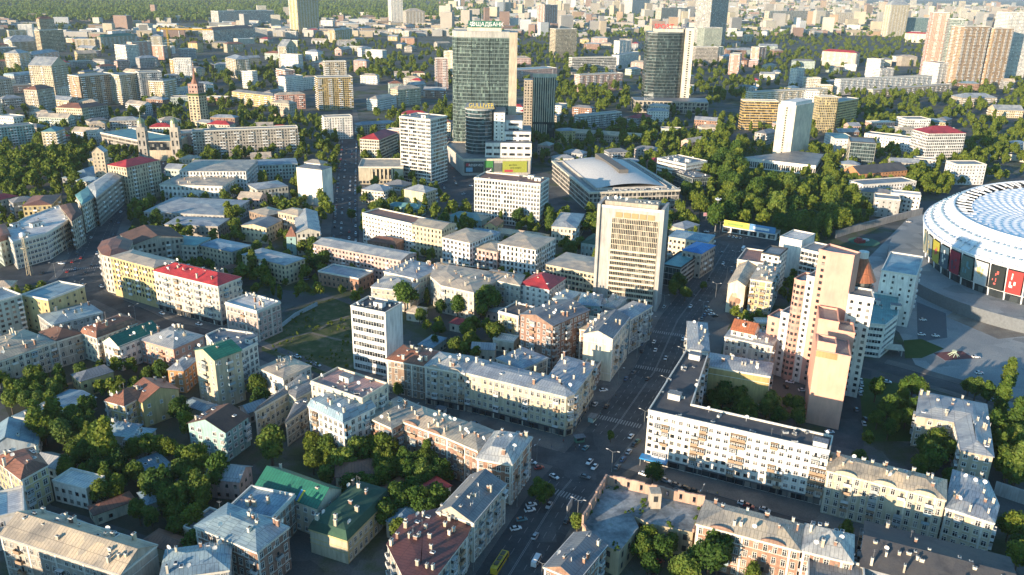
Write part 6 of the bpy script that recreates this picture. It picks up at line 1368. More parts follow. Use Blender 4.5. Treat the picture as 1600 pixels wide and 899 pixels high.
def np_mesh(name, V, Fc, mat):
    me = bpy.data.meshes.new(name); nv, nf = len(V), len(Fc); me.vertices.add(nv); me.vertices.foreach_set('co', np.asarray(V, np.float32).ravel()); me.loops.add(nf * 4); me.loops.foreach_set('vertex_index', np.asarray(Fc, np.int32).ravel())
    me.polygons.add(nf); me.polygons.foreach_set('loop_start', np.arange(0, nf * 4, 4, dtype=np.int32)); me.update(calc_edges=True); me.materials.append(mat); return me
CROWN = {'B': [np_mesh('crown', *crown_arrays(i, 2300, 'B', .27), LEAF) for i in range(6)], 'P': [np_mesh('crown', *crown_arrays(40 + i, 1700, 'P', .24), LEAFP) for i in range(3)]}
def trunk_mesh(kind):
    m = MB(); m.tube((0, 0, -.2), (0, 0, 4.2), .28, 7, r2=.17)
    if kind == 'B':
        for a in (0, 1.3, 2.5, 3.9, 5.1): m.tube((0, 0, 2.6 + .2 * a), (math.cos(a) * 1.7, math.sin(a) * 1.7, 5.2 + .3 * a), .13, 5, r2=.05)
    m.tube((0, 0, 4.2), (0, 0, 8.2), .17, 6, r2=.05); return m.mesh('trunk', [BARK])
TRUNK = {k: trunk_mesh(k) for k in 'BP'}
rt_ = random.Random(11); TREES = []
def tree_px(x, y, h, kind='B'):
    h *= 1.25; p = at(x, y, h); TREES.append((p.x, p.y, h, kind, 1))
def cluster(px, n, h0, h1, kinds='B', z=7, sep=.42, force=False):
    P = [at(*q, z).to_2d() for q in px]; xs = [p.x for p in P]; ys = [p.y for p in P]; got = []; t = 0
    while len(got) < n and t < n * 40:
        t += 1; x, y = rt_.uniform(min(xs), max(xs)), rt_.uniform(min(ys), max(ys))
        if not inside(P, x, y): continue
        h = rt_.uniform(h0, h1)
        if any((x - a) ** 2 + (y - b) ** 2 < (sep * h) ** 2 for a, b in got) or hits(x, y, 1.2) or onroad(x, y, 0): continue
        got.append((x, y)); TREES.append((x, y, h * 1.3, rt_.choice(kinds), 0))
for q in [(75, 612, 18, 'P'), (160, 655, 20, 'P'), (147, 662, 18, 'P'), (50, 628, 17, 'P'), (1583, 560, 17, 'P'), (1560, 640, 15, 'P'), (1600, 690, 17, 'P'), (62, 640, 14, 'B'), (90, 650, 13, 'B'), (250, 560, 12, 'B'), (215, 590, 12, 'B'), (282, 785, 11, 'P'), (245, 730, 14, 'B'), (300, 690, 14, 'B'), (335, 705, 15, 'B'), (310, 740, 13, 'B'), (275, 618, 12, 'B'), (290, 640, 12, 'B'), (420, 665, 15, 'B'), (398, 580, 12, 'B'), (405, 600, 11, 'B'), (532, 695, 13, 'B'), (545, 735, 11, 'B'),
          (667, 688, 12, 'P'), (632, 438, 17, 'B'), (765, 440, 18, 'B'), (752, 452, 15, 'B'), (772, 505, 11, 'B'), (655, 480, 9, 'B'), (686, 500, 9, 'B'), (678, 524, 8, 'B'), (355, 315, 18, 'P'), (365, 342, 14, 'P'), (277, 343, 11, 'P'), (297, 345, 10, 'P'), (393, 390, 16, 'P'), (412, 405, 13, 'P'), (485, 368, 13, 'B'),
          (1113, 838, 15, 'B'), (1128, 832, 14, 'B'), (1075, 862, 11, 'B'), (1060, 868, 9, 'B'), (1178, 882, 9, 'B'), (1325, 815, 8, 'B'), (1022, 720, 9, 'B'), (845, 745, 10, 'B'), (858, 752, 8, 'B'), (903, 800, 7, 'B'), (890, 372, 14, 'B'), (905, 368, 12, 'B'), (838, 385, 13, 'P'), (846, 390, 11, 'P'), (682, 283, 15, 'P'), (548, 325, 10, 'B'),
          (1575, 588, 17, 'P'), (1595, 622, 18, 'P'), (1530, 590, 11, 'B'), (1550, 594, 12, 'B'), (1518, 588, 9, 'B'), (1432, 580, 13, 'B'), (1392, 615, 12, 'B'), (1445, 597, 10, 'B'), (1465, 690, 13, 'B'), (1345, 700, 8, 'B'), (1582, 700, 14, 'B'), (895, 385, 9, 'B'), (1064, 425, 12, 'B'), (1072, 445, 9, 'B'), (1100, 438, 6, 'B'), (1522, 228, 11, 'B'), (1462, 268, 10, 'B'), (1435, 280, 10, 'B'), (955, 672, 5, 'B'), (820, 592, 6, 'B'), (622, 595, 8, 'B'), (1336, 775, 7, 'B')]: tree_px(*q)
cluster([(100, 640), (240, 690), (330, 720), (305, 860), (200, 800), (95, 760)], 52, 8, 11.5, 'BBBBP', sep=.38); cluster([(0, 590), (120, 570), (210, 560), (255, 565), (150, 650), (20, 640)], 32, 7, 10, sep=.38); cluster([(565, 695), (690, 725), (690, 790), (610, 835), (560, 745)], 34, 9, 13, sep=.36); cluster([(480, 690), (560, 690), (540, 760), (480, 720)], 8, 8, 12)
cluster([(1110, 612), (1255, 622), (1250, 670), (1112, 645)], 16, 8, 12); cluster([(1352, 605), (1420, 605), (1432, 690), (1352, 692)], 12, 7, 11); cluster([(1545, 640), (1610, 610), (1640, 790), (1565, 740)], 16, 9, 13, 'BBP'); cluster([(645, 485), (700, 470), (805, 500), (790, 560), (690, 540)], 18, 7, 12)
cluster([(345, 380), (425, 395), (425, 450), (360, 430)], 10, 9, 13); cluster([(470, 365), (510, 375), (510, 430), (472, 425)], 8, 9, 13); cluster([(0, 245), (125, 240), (125, 300), (10, 315)], 30, 11, 18); cluster([(1145, 482), (1205, 490), (1195, 512), (1150, 502)], 6, 6, 9); cluster([(1050, 425), (1080, 435), (1070, 475), (1050, 470)], 6, 6, 10)
cluster([(270, 330), (345, 340), (345, 370), (270, 375)], 5, 8, 11); cluster([(1420, 690), (1480, 690), (1500, 740), (1440, 740)], 8, 8, 12); cluster([(1560, 830), (1610, 800), (1620, 890), (1570, 880)], 6, 8, 11); cluster([(990, 800), (1085, 850), (1050, 890), (1000, 890)], 5, 7, 10); cluster([(520, 225), (536, 225), (532, 310), (518, 330)], 7, 8, 11); cluster([(555, 215), (565, 215), (562, 300), (553, 300)], 5, 8, 12)
cluster([(1060, 300), (1090, 240), (1130, 200), (1165, 235), (1180, 268), (1228, 286), (1295, 290), (1362, 335), (1328, 355), (1200, 378), (1120, 352)], 125, 12, 21, 'BBBBBP', 9, .40)
cluster([(830, 60), (880, 70), (980, 140), (990, 195), (880, 205), (862, 130), (820, 90)], 75, 13, 20, 'BBBP', 9); cluster([(1080, 85), (1130, 105), (1165, 150), (1100, 165)], 26, 12, 18, z=9); cluster([(1330, 152), (1600, 135), (1610, 205), (1530, 250), (1520, 190), (1400, 182), (1330, 205)], 95, 12, 18, 'BBBP', 9)
cluster([(1180, 55), (1440, 60), (1450, 88), (1350, 105), (1190, 115)], 120, 14, 20, z=9); cluster([(545, 88), (690, 82), (702, 118), (560, 124)], 70, 14, 20, z=9); cluster([(585, 178), (700, 158), (712, 188), (620, 200)], 24, 11, 16, 'BBP', 9); cluster([(320, 92), (445, 108), (435, 148), (330, 142)], 40, 12, 17, z=9); cluster([(0, 84), (30, 90), (36, 128), (0, 130)], 14, 12, 18, z=9)
cluster([(985, 190), (1090, 190), (1100, 250), (1010, 235), (960, 225)], 34, 11, 18, 'BBP', 9); cluster([(1380, 255), (1470, 270), (1490, 300), (1380, 330)], 16, 9, 13, z=8); cluster([(0, 190), (120, 170), (100, 205), (0, 225)], 10, 9, 14)
for _ in range(10000):      # loose trees between the houses
    x, y = rt_.uniform(-20, 1620), 42 + 330 * rt_.random() ** 2.2; p = at(x, y); h = rt_.uniform(10, 19)
    if (math.sin(p.x * .011 + 1.3) + math.sin(p.y * .008) + math.sin((p.x + p.y) * .017) > (-.9 if x > 820 else -.35) or y > 240 and rt_.random() < .4) and not hits(p.x, p.y, 3) and not onroad(p.x, p.y, 2) and not any(inside(o, p.x, p.y) for o in OPEN): TREES.append((p.x, p.y, h, rt_.choice('BBBBBP'), 0))
for _ in range(2200):
    x, y = rt_.uniform(-20, 1300), rt_.uniform(190, 480); p = at(x, y); h = rt_.uniform(7, 13)
    if not hits(p.x, p.y, 2.4) and not onroad(p.x, p.y, 9) and not any(inside(o, p.x, p.y) for o in OPEN) and not any(abs(t[0] - p.x) < 5 and abs(t[1] - p.y) < 5 for t in TREES): TREES.append((p.x, p.y, h, rt_.choice('BBBBP'), 0))
NOTREE = [[at(*q).to_2d() for q in g] for g in ([(1115, 362), (1228, 374), (1232, 400), (1110, 392)], [(1150, 245), (1285, 258), (1290, 285), (1150, 270)])]
TREES = [t for t in TREES if not any(inside(g, t[0], t[1]) for g in NOTREE)]
TREES.sort(key=lambda t: -(t[2] / camdist(t[0], t[1], 6) + (.2 if t[4] else 0)))
AUTO = []
for i, (x, y, h, k, f) in enumerate(TREES[:300]):
    s = h / (10 if k == 'B' else 10.4); o = empty('poplar_tree' if k == 'P' else 'broadleaf_tree', (x, y, 0), rt_.uniform(0, 6.28), None, 'tree', 'trees in the courtyards and parks')
    wd = s * rt_.uniform(.85, 1.15) * (1.12 if k == 'P' else 1)
    o.scale = (wd, wd, s); new('trunk', TRUNK[k], o); new('crown', rt_.choice(CROWN[k]), o)
    sz = ('tall ' if h > 14.5 else 'short ' if h < 9.5 else '') + ('slender poplar' if k == 'P' else rt_.choice(('round leafy tree', 'broad leafy tree')) if wd > s else 'narrow leafy tree'); AUTO.append((o, x, y, sz))
def mass(name, label, items, nleaf, size, mat, z0=0):
    Vs, Fs, j = [], [], 0; pro = {k: [crown_arrays(90 + i, nleaf, k, size, core=True, cn=(5, 3)) for i in range(4)] for k in 'BP'}
    for (x, y, h, k) in items:
        V, Fc = rt_.choice(pro[k]); a = rt_.uniform(0, 6.28); s = h / 10; c, sn = math.cos(a) * s, math.sin(a) * s
        Vs.append(np.stack([x + V[:, 0] * c - V[:, 1] * sn, y + V[:, 0] * sn + V[:, 1] * c, V[:, 2] * s + z0], 1)); Fs.append(Fc + j); j += len(V)
    return tag(link(bpy.data.objects.new(name, np_mesh(name, np.vstack(Vs), np.vstack(Fs), mat))), label, 'tree cover', kind='stuff')
mass('tree_cover', 'scattered smaller trees between the old town houses', [t[:4] for t in TREES[300:]], 260, .62, LEAF)
wd_ = []
for px_ in [(915, 815), (920, 802), (932, 785), (940, 772), (948, 762), (960, 763), (1006, 792), (1003, 800), (1006, 785), (1095, 800), (1090, 812), (1045, 818), (1050, 822), (985, 802), (980, 800), (965, 858), (960, 850), (1088, 822)]:
    p = at(*px_, 10.5)
    for _ in range(3): wd_.append((p.x + rt_.uniform(-1.2, 1.2), p.y + rt_.uniform(-1.2, 1.2), rt_.uniform(1.0, 2.8), 'B'))
mass('weeds', 'weeds and saplings growing on the floor of the roofless ruin', wd_, 160, .5, LEAF, 9.9)
sc_ = []
for _ in range(260):
    x, y = rt_.uniform(415, 555), rt_.uniform(470, 588); p = at(x, y)
    if not hits(p.x, p.y, 1.0) and inside([at(*q).to_2d() for q in [(422, 520), (470, 484), (520, 468), (550, 478), (555, 586), (500, 583), (412, 548)]], p.x, p.y) and math.sin(p.x * .19) + math.sin(p.y * .13) > -.2: sc_.append((p.x, p.y, rt_.uniform(.7, 3.2), 'B'))
mass('scrub', 'low scrub and bushes scattered over the empty grass lot', sc_, 120, .6, LEAF)
far = []
for _ in range(9000):
    x = rt_.uniform(-60, 760); y = -28 + 64 * rt_.random(); p = at(x, y) if y > -24 else None
    if p is None or p.y < 2300 or p.y > 14000: continue
    if y > 30 and x > 330 and rt_.random() < .6: continue
    if p.y < 4600 and hits(p.x, p.y, 8): continue
    far.append((p.x, p.y, rt_.uniform(15, 26) * (1 + p.y / 9000), 'B'))
for _ in range(2600):
    x = rt_.uniform(700, 1660); y = -6 + 66 * rt_.random(); p = at(x, y)
    if p.y < 1900 or p.y > 14000 or (p.y < 4600 and hits(p.x, p.y, 8)): continue
    far.append((p.x, p.y, rt_.uniform(13, 22) * (1 + p.y / 12000), 'B'))
mass('forest', 'wide green forest and wooded belts beyond the city', far, 70, .9, LEAF)
# ------------------------------------------------------------------ vehicles
CARC = dict(white=(.75, .75, .74), silver=(.45, .46, .47), black=(.02, .02, .022), grey=(.14, .15, .16), red=(.35, .03, .03), blue=(.05, .12, .22), teal=(.08, .22, .26), green=(.10, .16, .05), yellow=(.6, .42, .03))
def carpaint(k):
    nm = 'paint_' + k
    if nm in MATS: return MATS[nm]
    m, n, l, b = nodemat(nm); b.inputs['Base Color'].default_value = (*CARC[k], 1); b.inputs['Roughness'].default_value = .28; b.inputs['Coat Weight'].default_value = .4; MATS[nm] = m; return m
RUB = plain('rubber', (.02, .02, .02), .9); LAMP = plain('headlight_lens', (.7, .7, .68), .2); RED = plain('taillight_lens', (.3, .02, .02), .3); CGL = plain('car_glass', (.015, .02, .024), .08)
def loft(m, secs, mi=0, caps=True):
    for a, b in zip(secs, secs[1:]):
        n_ = len(a)
        for i in range(n_): m.face([a[i], a[(i + 1) % n_], b[(i + 1) % n_], b[i]], mi)
    if caps: m.face(list(reversed(secs[0])), mi); m.face(secs[-1], mi)
def sec(x, w, z0, z1, tw=None):
    tw = w if tw is None else tw; return [(x, -w, z0), (x, w, z0), (x, w * 1.02, (z0 + z1) * .55), (x, tw, z1), (x, -tw, z1), (x, -w * 1.02, (z0 + z1) * .55)]
def body_shape(m):
    loft(m, [sec(-2.2, .72, .35, .72, .62), sec(-2.1, .85, .25, .9, .74), sec(-1.5, .89, .22, .97, .8), sec(.6, .9, .22, .95, .8), sec(1.5, .88, .22, .84, .74), sec(2.1, .8, .26, .68, .66), sec(2.22, .66, .34, .58, .55)])
    m.face([(-1.15, -.6, 1.452), (.12, -.6, 1.452), (.12, .6, 1.452), (-1.15, .6, 1.452)])
    for sx in (-.6,): pass
def cabin_shape(m, mi=0): loft(m, [sec(-1.85, .74, .9, .98, .7), sec(-1.2, .74, .9, 1.44, .6), sec(.15, .75, .9, 1.44, .6), sec(1.0, .74, .9, .94, .7)], mi)
def wheel_shape(m):
    n_ = 12; A = [(math.cos(i * 2 * math.pi / n_) * .33, math.sin(i * 2 * math.pi / n_) * .33) for i in range(n_)]
    for i in range(n_): a, b = A[i], A[(i + 1) % n_]; m.face([(a[0], -.11, a[1]), (b[0], -.11, b[1]), (b[0], .11, b[1]), (a[0], .11, a[1])])
    m.face([(a[0], .11, a[1]) for a in A]); m.face([(a[0], -.11, a[1]) for a in A]); m.face([(a[0] * .6, .115, a[1] * .6) for a in A], 1); m.face([(a[0] * .6, -.115, a[1] * .6) for a in A], 1)
_cm = {}
def car_parts(c):
    if c not in _cm:
        a = MB(); body_shape(a); b = MB(); cabin_shape(b); w = MB(); wheel_shape(w); h = MB(); h.box(-.05, -.16, -.06, .05, .16, .06, bottom=True)
        one = MB(); body_shape(one); k = len(one.f); cabin_shape(one, 1)
        for sx in (-1.35, 1.4):
            for sy in (-.82, .82): one.box(sx - .3, sy - .1, 0, sx + .3, sy + .1, .6, 2)
        RIM = plain('rim', (.4, .4, .41), .3, .6)
        _cm[c] = (a.mesh('body', [carpaint(c)]), b.mesh('glasshouse', [CGL]), w.mesh('wheel', [RUB, RIM]), h.mesh('headlight', [LAMP]), h.mesh('taillight', [RED]), one.mesh('car', [carpaint(c), CGL, RUB]))
    return _cm[c]
NCAR = [0]
def car(x, y, rz, c, kind='parked_car', grp='cars parked and driving in the streets', sc=1.0, z=.0):
    bd, cb, wh_, hl, tl, one = car_parts(c); D = camdist(x, y)
    if z == 0: z = .15 if not any((q - Vector((x, y))).length < w / 2 for Q, w in ROADS for q in Q) else .09
    if D < 480:
        o = empty(kind, (x, y, z), rz, None, 'car', grp); new('body', bd, o); new('glasshouse', cb, o)
        for sx in (-1.35, 1.4):
            for sy in (-.8, .8): new('wheel', wh_, o, (sx, sy, .33))
        for sy in (-.55, .55): new('headlight', hl, o, (2.17, sy, .58)); new('taillight', tl, o, (-2.16, sy, .68))
    else:
        o = bpy.data.objects.new(kind, one); o.location = (x, y, z); o.rotation_euler = (0, 0, rz); link(o); tag(o, None, 'car', grp)
    if sc != 1: o.scale = (sc, sc, sc)
    AUTO.append((o, x, y, c + (' parked car' if kind == 'parked_car' else ' car on the road'))); NCAR[0] += 1
def heading(Q, x, y):
    i = min(range(len(Q) - 1), key=lambda k: (Q[k] - Vector((x, y))).length); d = Q[i + 1] - Q[i]; return math.atan2(d.y, d.x)
def car_px(x, y, c, Q=None, a=None, flip=0, kind='parked_car'):
    p = at(x, y, .5); rz = heading(Q, p.x, p.y) if Q else RAD(a or 0); car(p.x, p.y, rz + math.pi * flip + rt_.uniform(-.04, .04), c, kind)
for x, y, c, fl in [(921, 722, 'white', 1), (929, 730, 'white', 1), (858, 790, 'silver', 1), (836, 838, 'silver', 0), (1022, 534, 'white', 0), (1067, 530, 'white', 0), (1079, 479, 'white', 1), (1012, 592, 'black', 0), (1085, 462, 'grey', 0), (1108, 437, 'black', 1), (886, 814, 'black', 0), (1040, 560, 'silver', 1), (1130, 412, 'white', 1)]: car_px(x, y, c, MAIN, flip=fl, kind='car')
for x, y, c, a in [(866, 745, 'white', -40), (915, 700, 'teal', 60)]: car_px(x, y, c, None, a, kind='car')
for x, y, c, Q in [(1006, 741, 'white', CROSS), (1040, 751, 'silver', CROSS), (1057, 758, 'grey', CROSS), (1072, 763, 'black', CROSS), (1086, 768, 'black', CROSS), (1161, 787, 'white', CROSS), (1170, 791, 'red', CROSS), (1195, 797, 'silver', CROSS), (1035, 770, 'blue', CROSS), (943, 610, 'white', None), (930, 632, 'silver', MAIN), (948, 635, 'black', MAIN), (1003, 549, 'black', MAIN), (1024, 547, 'white', MAIN), (830, 789, 'white', None), (828, 797, 'white', None), (815, 812, 'teal', None), (806, 826, 'white', None), (842, 731, 'red', None), (986, 682, 'white', MAIN), (996, 690, 'green', MAIN), (1028, 878, 'red', None), (1020, 897, 'black', None), (990, 582, 'grey', MAIN), (978, 592, 'blue', MAIN), (1108, 486, 'silver', None), (1112, 491, 'white', None), (1117, 494, 'black', None), (1104, 481, 'grey', None)]:
    car_px(x, y, c, Q, 20)
for x, y, c, a in [(1345, 594, 'white', 80), (1346, 601, 'white', 80), (1345, 609, 'white', 80), (1344, 615, 'silver', 80), (1338, 640, 'grey', 80), (1352, 655, 'black', 80), (1350, 662, 'silver', 80), (1374, 600, 'white', -15), (1386, 597, 'white', -15), (1525, 558, 'white', 0), (1530, 583, 'white', 0), (1234, 597, 'white', 160), (1254, 610, 'white', 0), (1228, 604, 'black', 90), (1296, 675, 'white', 0), (1140, 369, 'white', 60), (1146, 370, 'white', 60), (1151, 371, 'white', 60), (1157, 372, 'silver', 60), (1104, 362, 'white', 0), (1128, 395, 'grey', 70), (1420, 347, 'white', 0), (1398, 340, 'silver', 0), (1440, 523, 'white', 0), (1462, 525, 'white', 0), (1442, 500, 'white', 0), (542, 758, 'red', 30), (548, 750, 'white', 30), (555, 745, 'black', 30), (690, 480, 'red', 0), (736, 512, 'white', 0), (838, 573, 'silver', -60), (380, 742, 'blue', 0), (487, 433, 'black', 20), (478, 437, 'blue', 20)]: car_px(x, y, c, None, a)
def row(Q, off, y0, y1, step, p, fl=0, kind='parked_car', turn=0):
    pts, _ = strip(Q, 2 * off) if off >= 0 else (strip(Q, -2 * off)[1], 0); acc = 0
    for i in range(len(pts) - 1):
        d = pts[i + 1] - pts[i]; L_ = d.length; t = 0
        while acc + t < L_:
            q = pts[i] + d * ((acc + t) / L_); t += step
            if y0 < q.y < y1 and rt_.random() < p: car(q.x, q.y, math.atan2(d.y, d.x) + math.pi * fl + turn, rt_.choice(['white', 'white', 'silver', 'black', 'grey', 'grey', 'blue', 'red']), kind)
        acc = acc + t - L_
row(CARST, 8.5, 600, 1050, 7, .62); row(CARST, -8.5, 600, 1050, 7, .6, 1); row(CARST, 3, 600, 1000, 16, .6, 0, 'car'); row(CARST, -3.4, 600, 1000, 18, .6, 1, 'car')
row(KHR, 9, 520, 900, 22, .7, 0, 'car'); row(KHR, 4.5, 520, 900, 26, .7, 0, 'car'); row(KHR, -5, 520, 900, 30, .7, 1, 'car'); row(KHR, -11, 540, 900, 9, .5, 1)
row(GULR, 7, 800, 1150, 7, .6); row(GULR, -7, 800, 1150, 8, .5, 1); row(MAIN, -13.2, 300, 600, 7, .25); row(MAIN, 13, 420, 620, 7, .3); row(CROSS, 8.2, 330, 520, 8, .3); row(CROSS, -8, 230, 420, 8, .2)
for _ in range(26):
    x, y = rt_.choice(((rt_.uniform(60, 150), rt_.uniform(395, 460)), (rt_.uniform(700, 745), rt_.uniform(280, 325)), (rt_.uniform(1170, 1200), rt_.uniform(228, 250)), (rt_.uniform(760, 860), rt_.uniform(308, 330)))); p = at(x, y)
    if not hits(p.x, p.y, 2) and not any(o[0].get('category') == 'car' and abs(o[1] - p.x) < 5 and abs(o[2] - p.y) < 5 for o in AUTO): car(p.x, p.y, rt_.uniform(0, 6.3), rt_.choice(['white', 'silver', 'grey', 'black', 'white']), 'car')
def longvan(name, label, px, Q, flip, c, ln, wd, ht, cat, roofc=None, units=0):
    p = at(*px); o = empty(name, (p.x, p.y, .09), heading(Q, p.x, p.y) + math.pi * flip, label, cat); pm = plain('coach_' + name, c, .4)
    m = MB(); h2 = ln / 2; w2 = wd / 2
    loft(m, [[(x, -w, .45), (x, w, .45), (x, w, z * .55), (x, w * .93, z), (x, -w * .93, z), (x, -w, z * .55)] for x, w, z in ((-h2, w2 * .95, ht * .96), (-h2 + .3, w2, ht), (h2 - 1.0, w2, ht), (h2 - .1, w2 * .96, ht * .75), (h2, w2 * .9, ht * .5))]); b = m.build('body', pm, o)
    g = MB()
    for sy in (-1, 1): g.face([(-h2 + .5, sy * (w2 + .015), ht * .54), (h2 - 1.2, sy * (w2 + .015), ht * .54), (h2 - 1.2, sy * (w2 * .95 + .012), ht * .86), (-h2 + .5, sy * (w2 * .95 + .012), ht * .86)])
    g.face([(h2 + .02, -w2 * .8, ht * .5), (h2 + .02, w2 * .8, ht * .5), (h2 - .08, w2 * .85, ht * .76), (h2 - .08, -w2 * .85, ht * .76)]); g.build('window_band', CGL, o); w = MB(); wheel_shape(w); wm_ = w.mesh('wheel', [RUB, RUB])
    for sx in (-h2 * .62, h2 * .66):
        for sy in (-1, 1): new('wheel', wm_, o, (sx, sy * (w2 - .12), .45), 0, (1.35, 1.2, 1.35))
    for k in range(units): m = MB(); m.box(-1.1, -.7, 0, 1.1, .7, .35); m.build('roof_unit', plain('unit_dark', (.10, .09, .06), .6), o).location = (-h2 * .5 + k * h2 * .5, 0, ht)
    return o
b_ = longvan('trolleybus', 'yellow trolleybus with dark roof units on the shaded main street', (781, 884), MAIN, 0, (.62, .42, .03), 11.5, 2.5, 3.0, 'bus', units=3)
m = MB(); m.tube((-2, -.4, 3.1), (-6.6, -.5, 4.6), .05, 4); m.tube((-2, .4, 3.1), (-6.6, .5, 4.6), .05, 4); m.build('trolley_pole', RUB, b_)
longvan('minibus', 'white minibus driving at the lower end of the main street', (838, 880), MAIN, 0, (.75, .75, .74), 6.2, 2.0, 2.5, 'van'); longvan('delivery_van', 'white delivery van at the edge of the wide square', (1161, 391), MAIN, 1, (.75, .75, .74), 6.5, 2.1, 2.7, 'van'); longvan('tour_bus', 'white bus driving along the car-lined street', (522, 330), CARST, 1, (.72, .72, .72), 11, 2.5, 3.1, 'bus')
# ------------------------------------------------------------------ street lamps, posts, small street things
def lamp_meshes():
    p = MB(); p.tube((0, 0, 0), (0, 0, 9.5), .11, 6, r2=.07); p.cyl(0, 0, 0, 1.0, .2, .16, 8); p.tube((0, 0, 9.4), (2.2, 0, 10.2), .05, 5); p.tube((0, 0, 9.4), (-2.2, 0, 10.2), .05, 5)
    h = MB(); h.box(-.5, -.16, -.08, .5, .16, .1, bottom=True); return p.mesh('post', [plain('lamp_grey', (.30, .32, .32), .5, .3)]), h.mesh('lamp_head', [plain('lamp_head_grey', (.62, .62, .60), .4)])
LP, LH = lamp_meshes()
def lamp(x, y, rz):
    o = empty('street_lamp', (x, y, .1), rz, None, 'street lamp', 'twin-armed street lamps'); new('post', LP, o)
    for s in (-1, 1): new('lamp_head', LH, o, (s * 2.5, 0, 10.25))
    AUTO.append((o, x, y, 'grey twin-armed street lamp'))
for Q, off, st_ in ((MAIN, 12.2, 3), (MAIN, -12.2, 3), (CROSS, -7.5, 5), (KHR, 14.5, 4)):
    pts, _ = strip(Q, 2 * off) if off >= 0 else (strip(Q, -2 * off)[1], 0)
    for i in range(1, len(pts) - 1, st_):
        if not hits(pts[i].x, pts[i].y, 1) and (off != 12.2 or not ia - 2 < i < ib + 2): d = Q[i + 1] - Q[i]; lamp(pts[i].x, pts[i].y, math.atan2(d.y, d.x) + math.pi / 2)
p = at(1117, 362); r = empty('light_mast', (p.x, p.y, 0), 0, 'tall floodlight mast at the edge of the wide square', 'light mast'); m = MB(); m.tube((0, 0, 0), (0, 0, 28), .35, 8, r2=.2); m.build('post', plain('lamp_grey', (.30, .32, .32)), r); m = MB(); m.cyl(0, 0, 27, 27.6, 2.2, n=12); [m.box(math.cos(t) * 2 - .4, math.sin(t) * 2 - .4, 27.6, math.cos(t) * 2 + .4, math.sin(t) * 2 + .4, 28.3) for t in (0, 1.57, 3.14, 4.7)]; m.build('lamp_ring', plain('lamp_head_grey', (.6, .6, .6)), r)
p = at(47, 430); r = empty('lattice_mast', (p.x, p.y, 0), 0, 'yellow lattice mast topped by a white ball on the tram square', 'mast'); m = MB(); [m.tube((sx * 1.3, sy * 1.3, 0), (sx * .6, sy * .6, 26), .18, 4) for sx in (-1, 1) for sy in (-1, 1)]; [m.tube((-1.1, -1.1, k * 3), (1.1, -1.1, k * 3 + 3), .12, 4) for k in range(8)]; m.cyl(0, 0, 19, 19.6, 2.6, n=10); m.build('lattice', plain('mast_ochre', (.42, .36, .24)), r); m = MB()
for k in range(6):
    a0, a1 = -math.pi / 2 + k * math.pi / 6, -math.pi / 2 + (k + 1) * math.pi / 6; m.cyl(0, 0, 28 + 2 * math.sin(a0), 28 + 2 * math.sin(a1), max(.01, 2 * math.cos(a0)), max(.002, 2 * math.cos(a1)), 12, cap=False)
m.build('ball', WHITE(), r)
p = at(1350, 378); r = empty('playground', (p.x, p.y, .06), .3, 'round green and red playground on the stadium plaza', 'playground'); m = MB(); m.cyl(0, 0, 0, .2, 12, n=24); m.build('safety_mat', plain('mat_green', (.05, .16, .10), .9), r); m = MB(); m.box(-9, -4, .2, -2, 1, 2.6); m.box(-8, -3, 2.6, -5, 0, 4.2); m.build('play_fort', plain('play_red', (.35, .06, .06), .6), r); m = MB(); [m.tube((3 + 2.5 * math.cos(t), 2 + 2.5 * math.sin(t), .2 + .5), (3 + 2.5 * math.cos(t + .6), 2 + 2.5 * math.sin(t + .6), .7), .5, 6) for t in [.6 * k for k in range(11)]]; m.build('ring_climber', WHITE(), r)
p = at(1388, 552); r = empty('entrance_canopy', (p.x, p.y, .05), -.2, 'pale canopy before the sloped-glass office', 'canopy'); m = MB(); m.box(-7, -4, 3.6, 7, 4, 4.1, bottom=True); m.build('canopy_slab', wall_mat('pale'), r); m = MB(); [m.box(x - .25, y - .25, 0, x + .25, y + .25, 3.6) for x in (-6, 6) for y in (-3, 3)]; m.build('pillar', wall_mat('grey'), r)
p = at(1490, 556); r = empty('climbing_frame', (p.x, p.y, .05), .2, 'small pale climbing frame on a red mat by the stadium road', 'climbing frame'); m = MB(); m.box(-9, -5, 0, 9, 5, .08); m.build('mat', plain('mat_red', (.16, .06, .06), .9), r); m = MB(); [m.tube((math.cos(a) * 3, math.sin(a) * 3, 0), (math.cos(a + 2) * 1.2, math.sin(a + 2) * 1.2, 3), .18, 5) for a in [k * .8 for k in range(8)]]; m.build('frame_bars', plain('frame_mint', (.5, .6, .45)), r)
p = at(1003, 722); r = empty('corner_awning', (p.x, p.y, 0), -.42, 'bright blue corner awning at the foot of the white slab block', 'awning'); m = MB(); m.box(-.5, -3.4, 3.3, 11, .6, 3.9, bottom=True); m.build('awning_box', plain('awning_blue', (.03, .25, .55), .4), r); m = MB(); [m.box(x - .1, -3.2, 0, x + .1, -3.0, 3.3) for x in (0, 5, 10.5)]; m.build('post', plain('lamp_grey', (.3, .32, .32)), r)
def kiosk(px, rz, label, c):
    p = at(*px); r = empty('kiosk', (p.x, p.y, .13), rz, label, 'kiosk'); m = MB(); m.box(-2, -1.3, 0, 2, 1.3, 2.5); m.build('booth', plain('kiosk_' + label[:6], c, .6), r); m = MB(); m.box(-2.4, -1.9, 2.5, 2.4, 1.5, 2.75, bottom=True); m.build('roof', roof_mat('grey'), r); m = MB(); m.face([(-1.6, -1.32, 1), (1.6, -1.32, 1), (1.6, -1.32, 2.2), (-1.6, -1.32, 2.2)]); m.build('counter_window', GL, r)
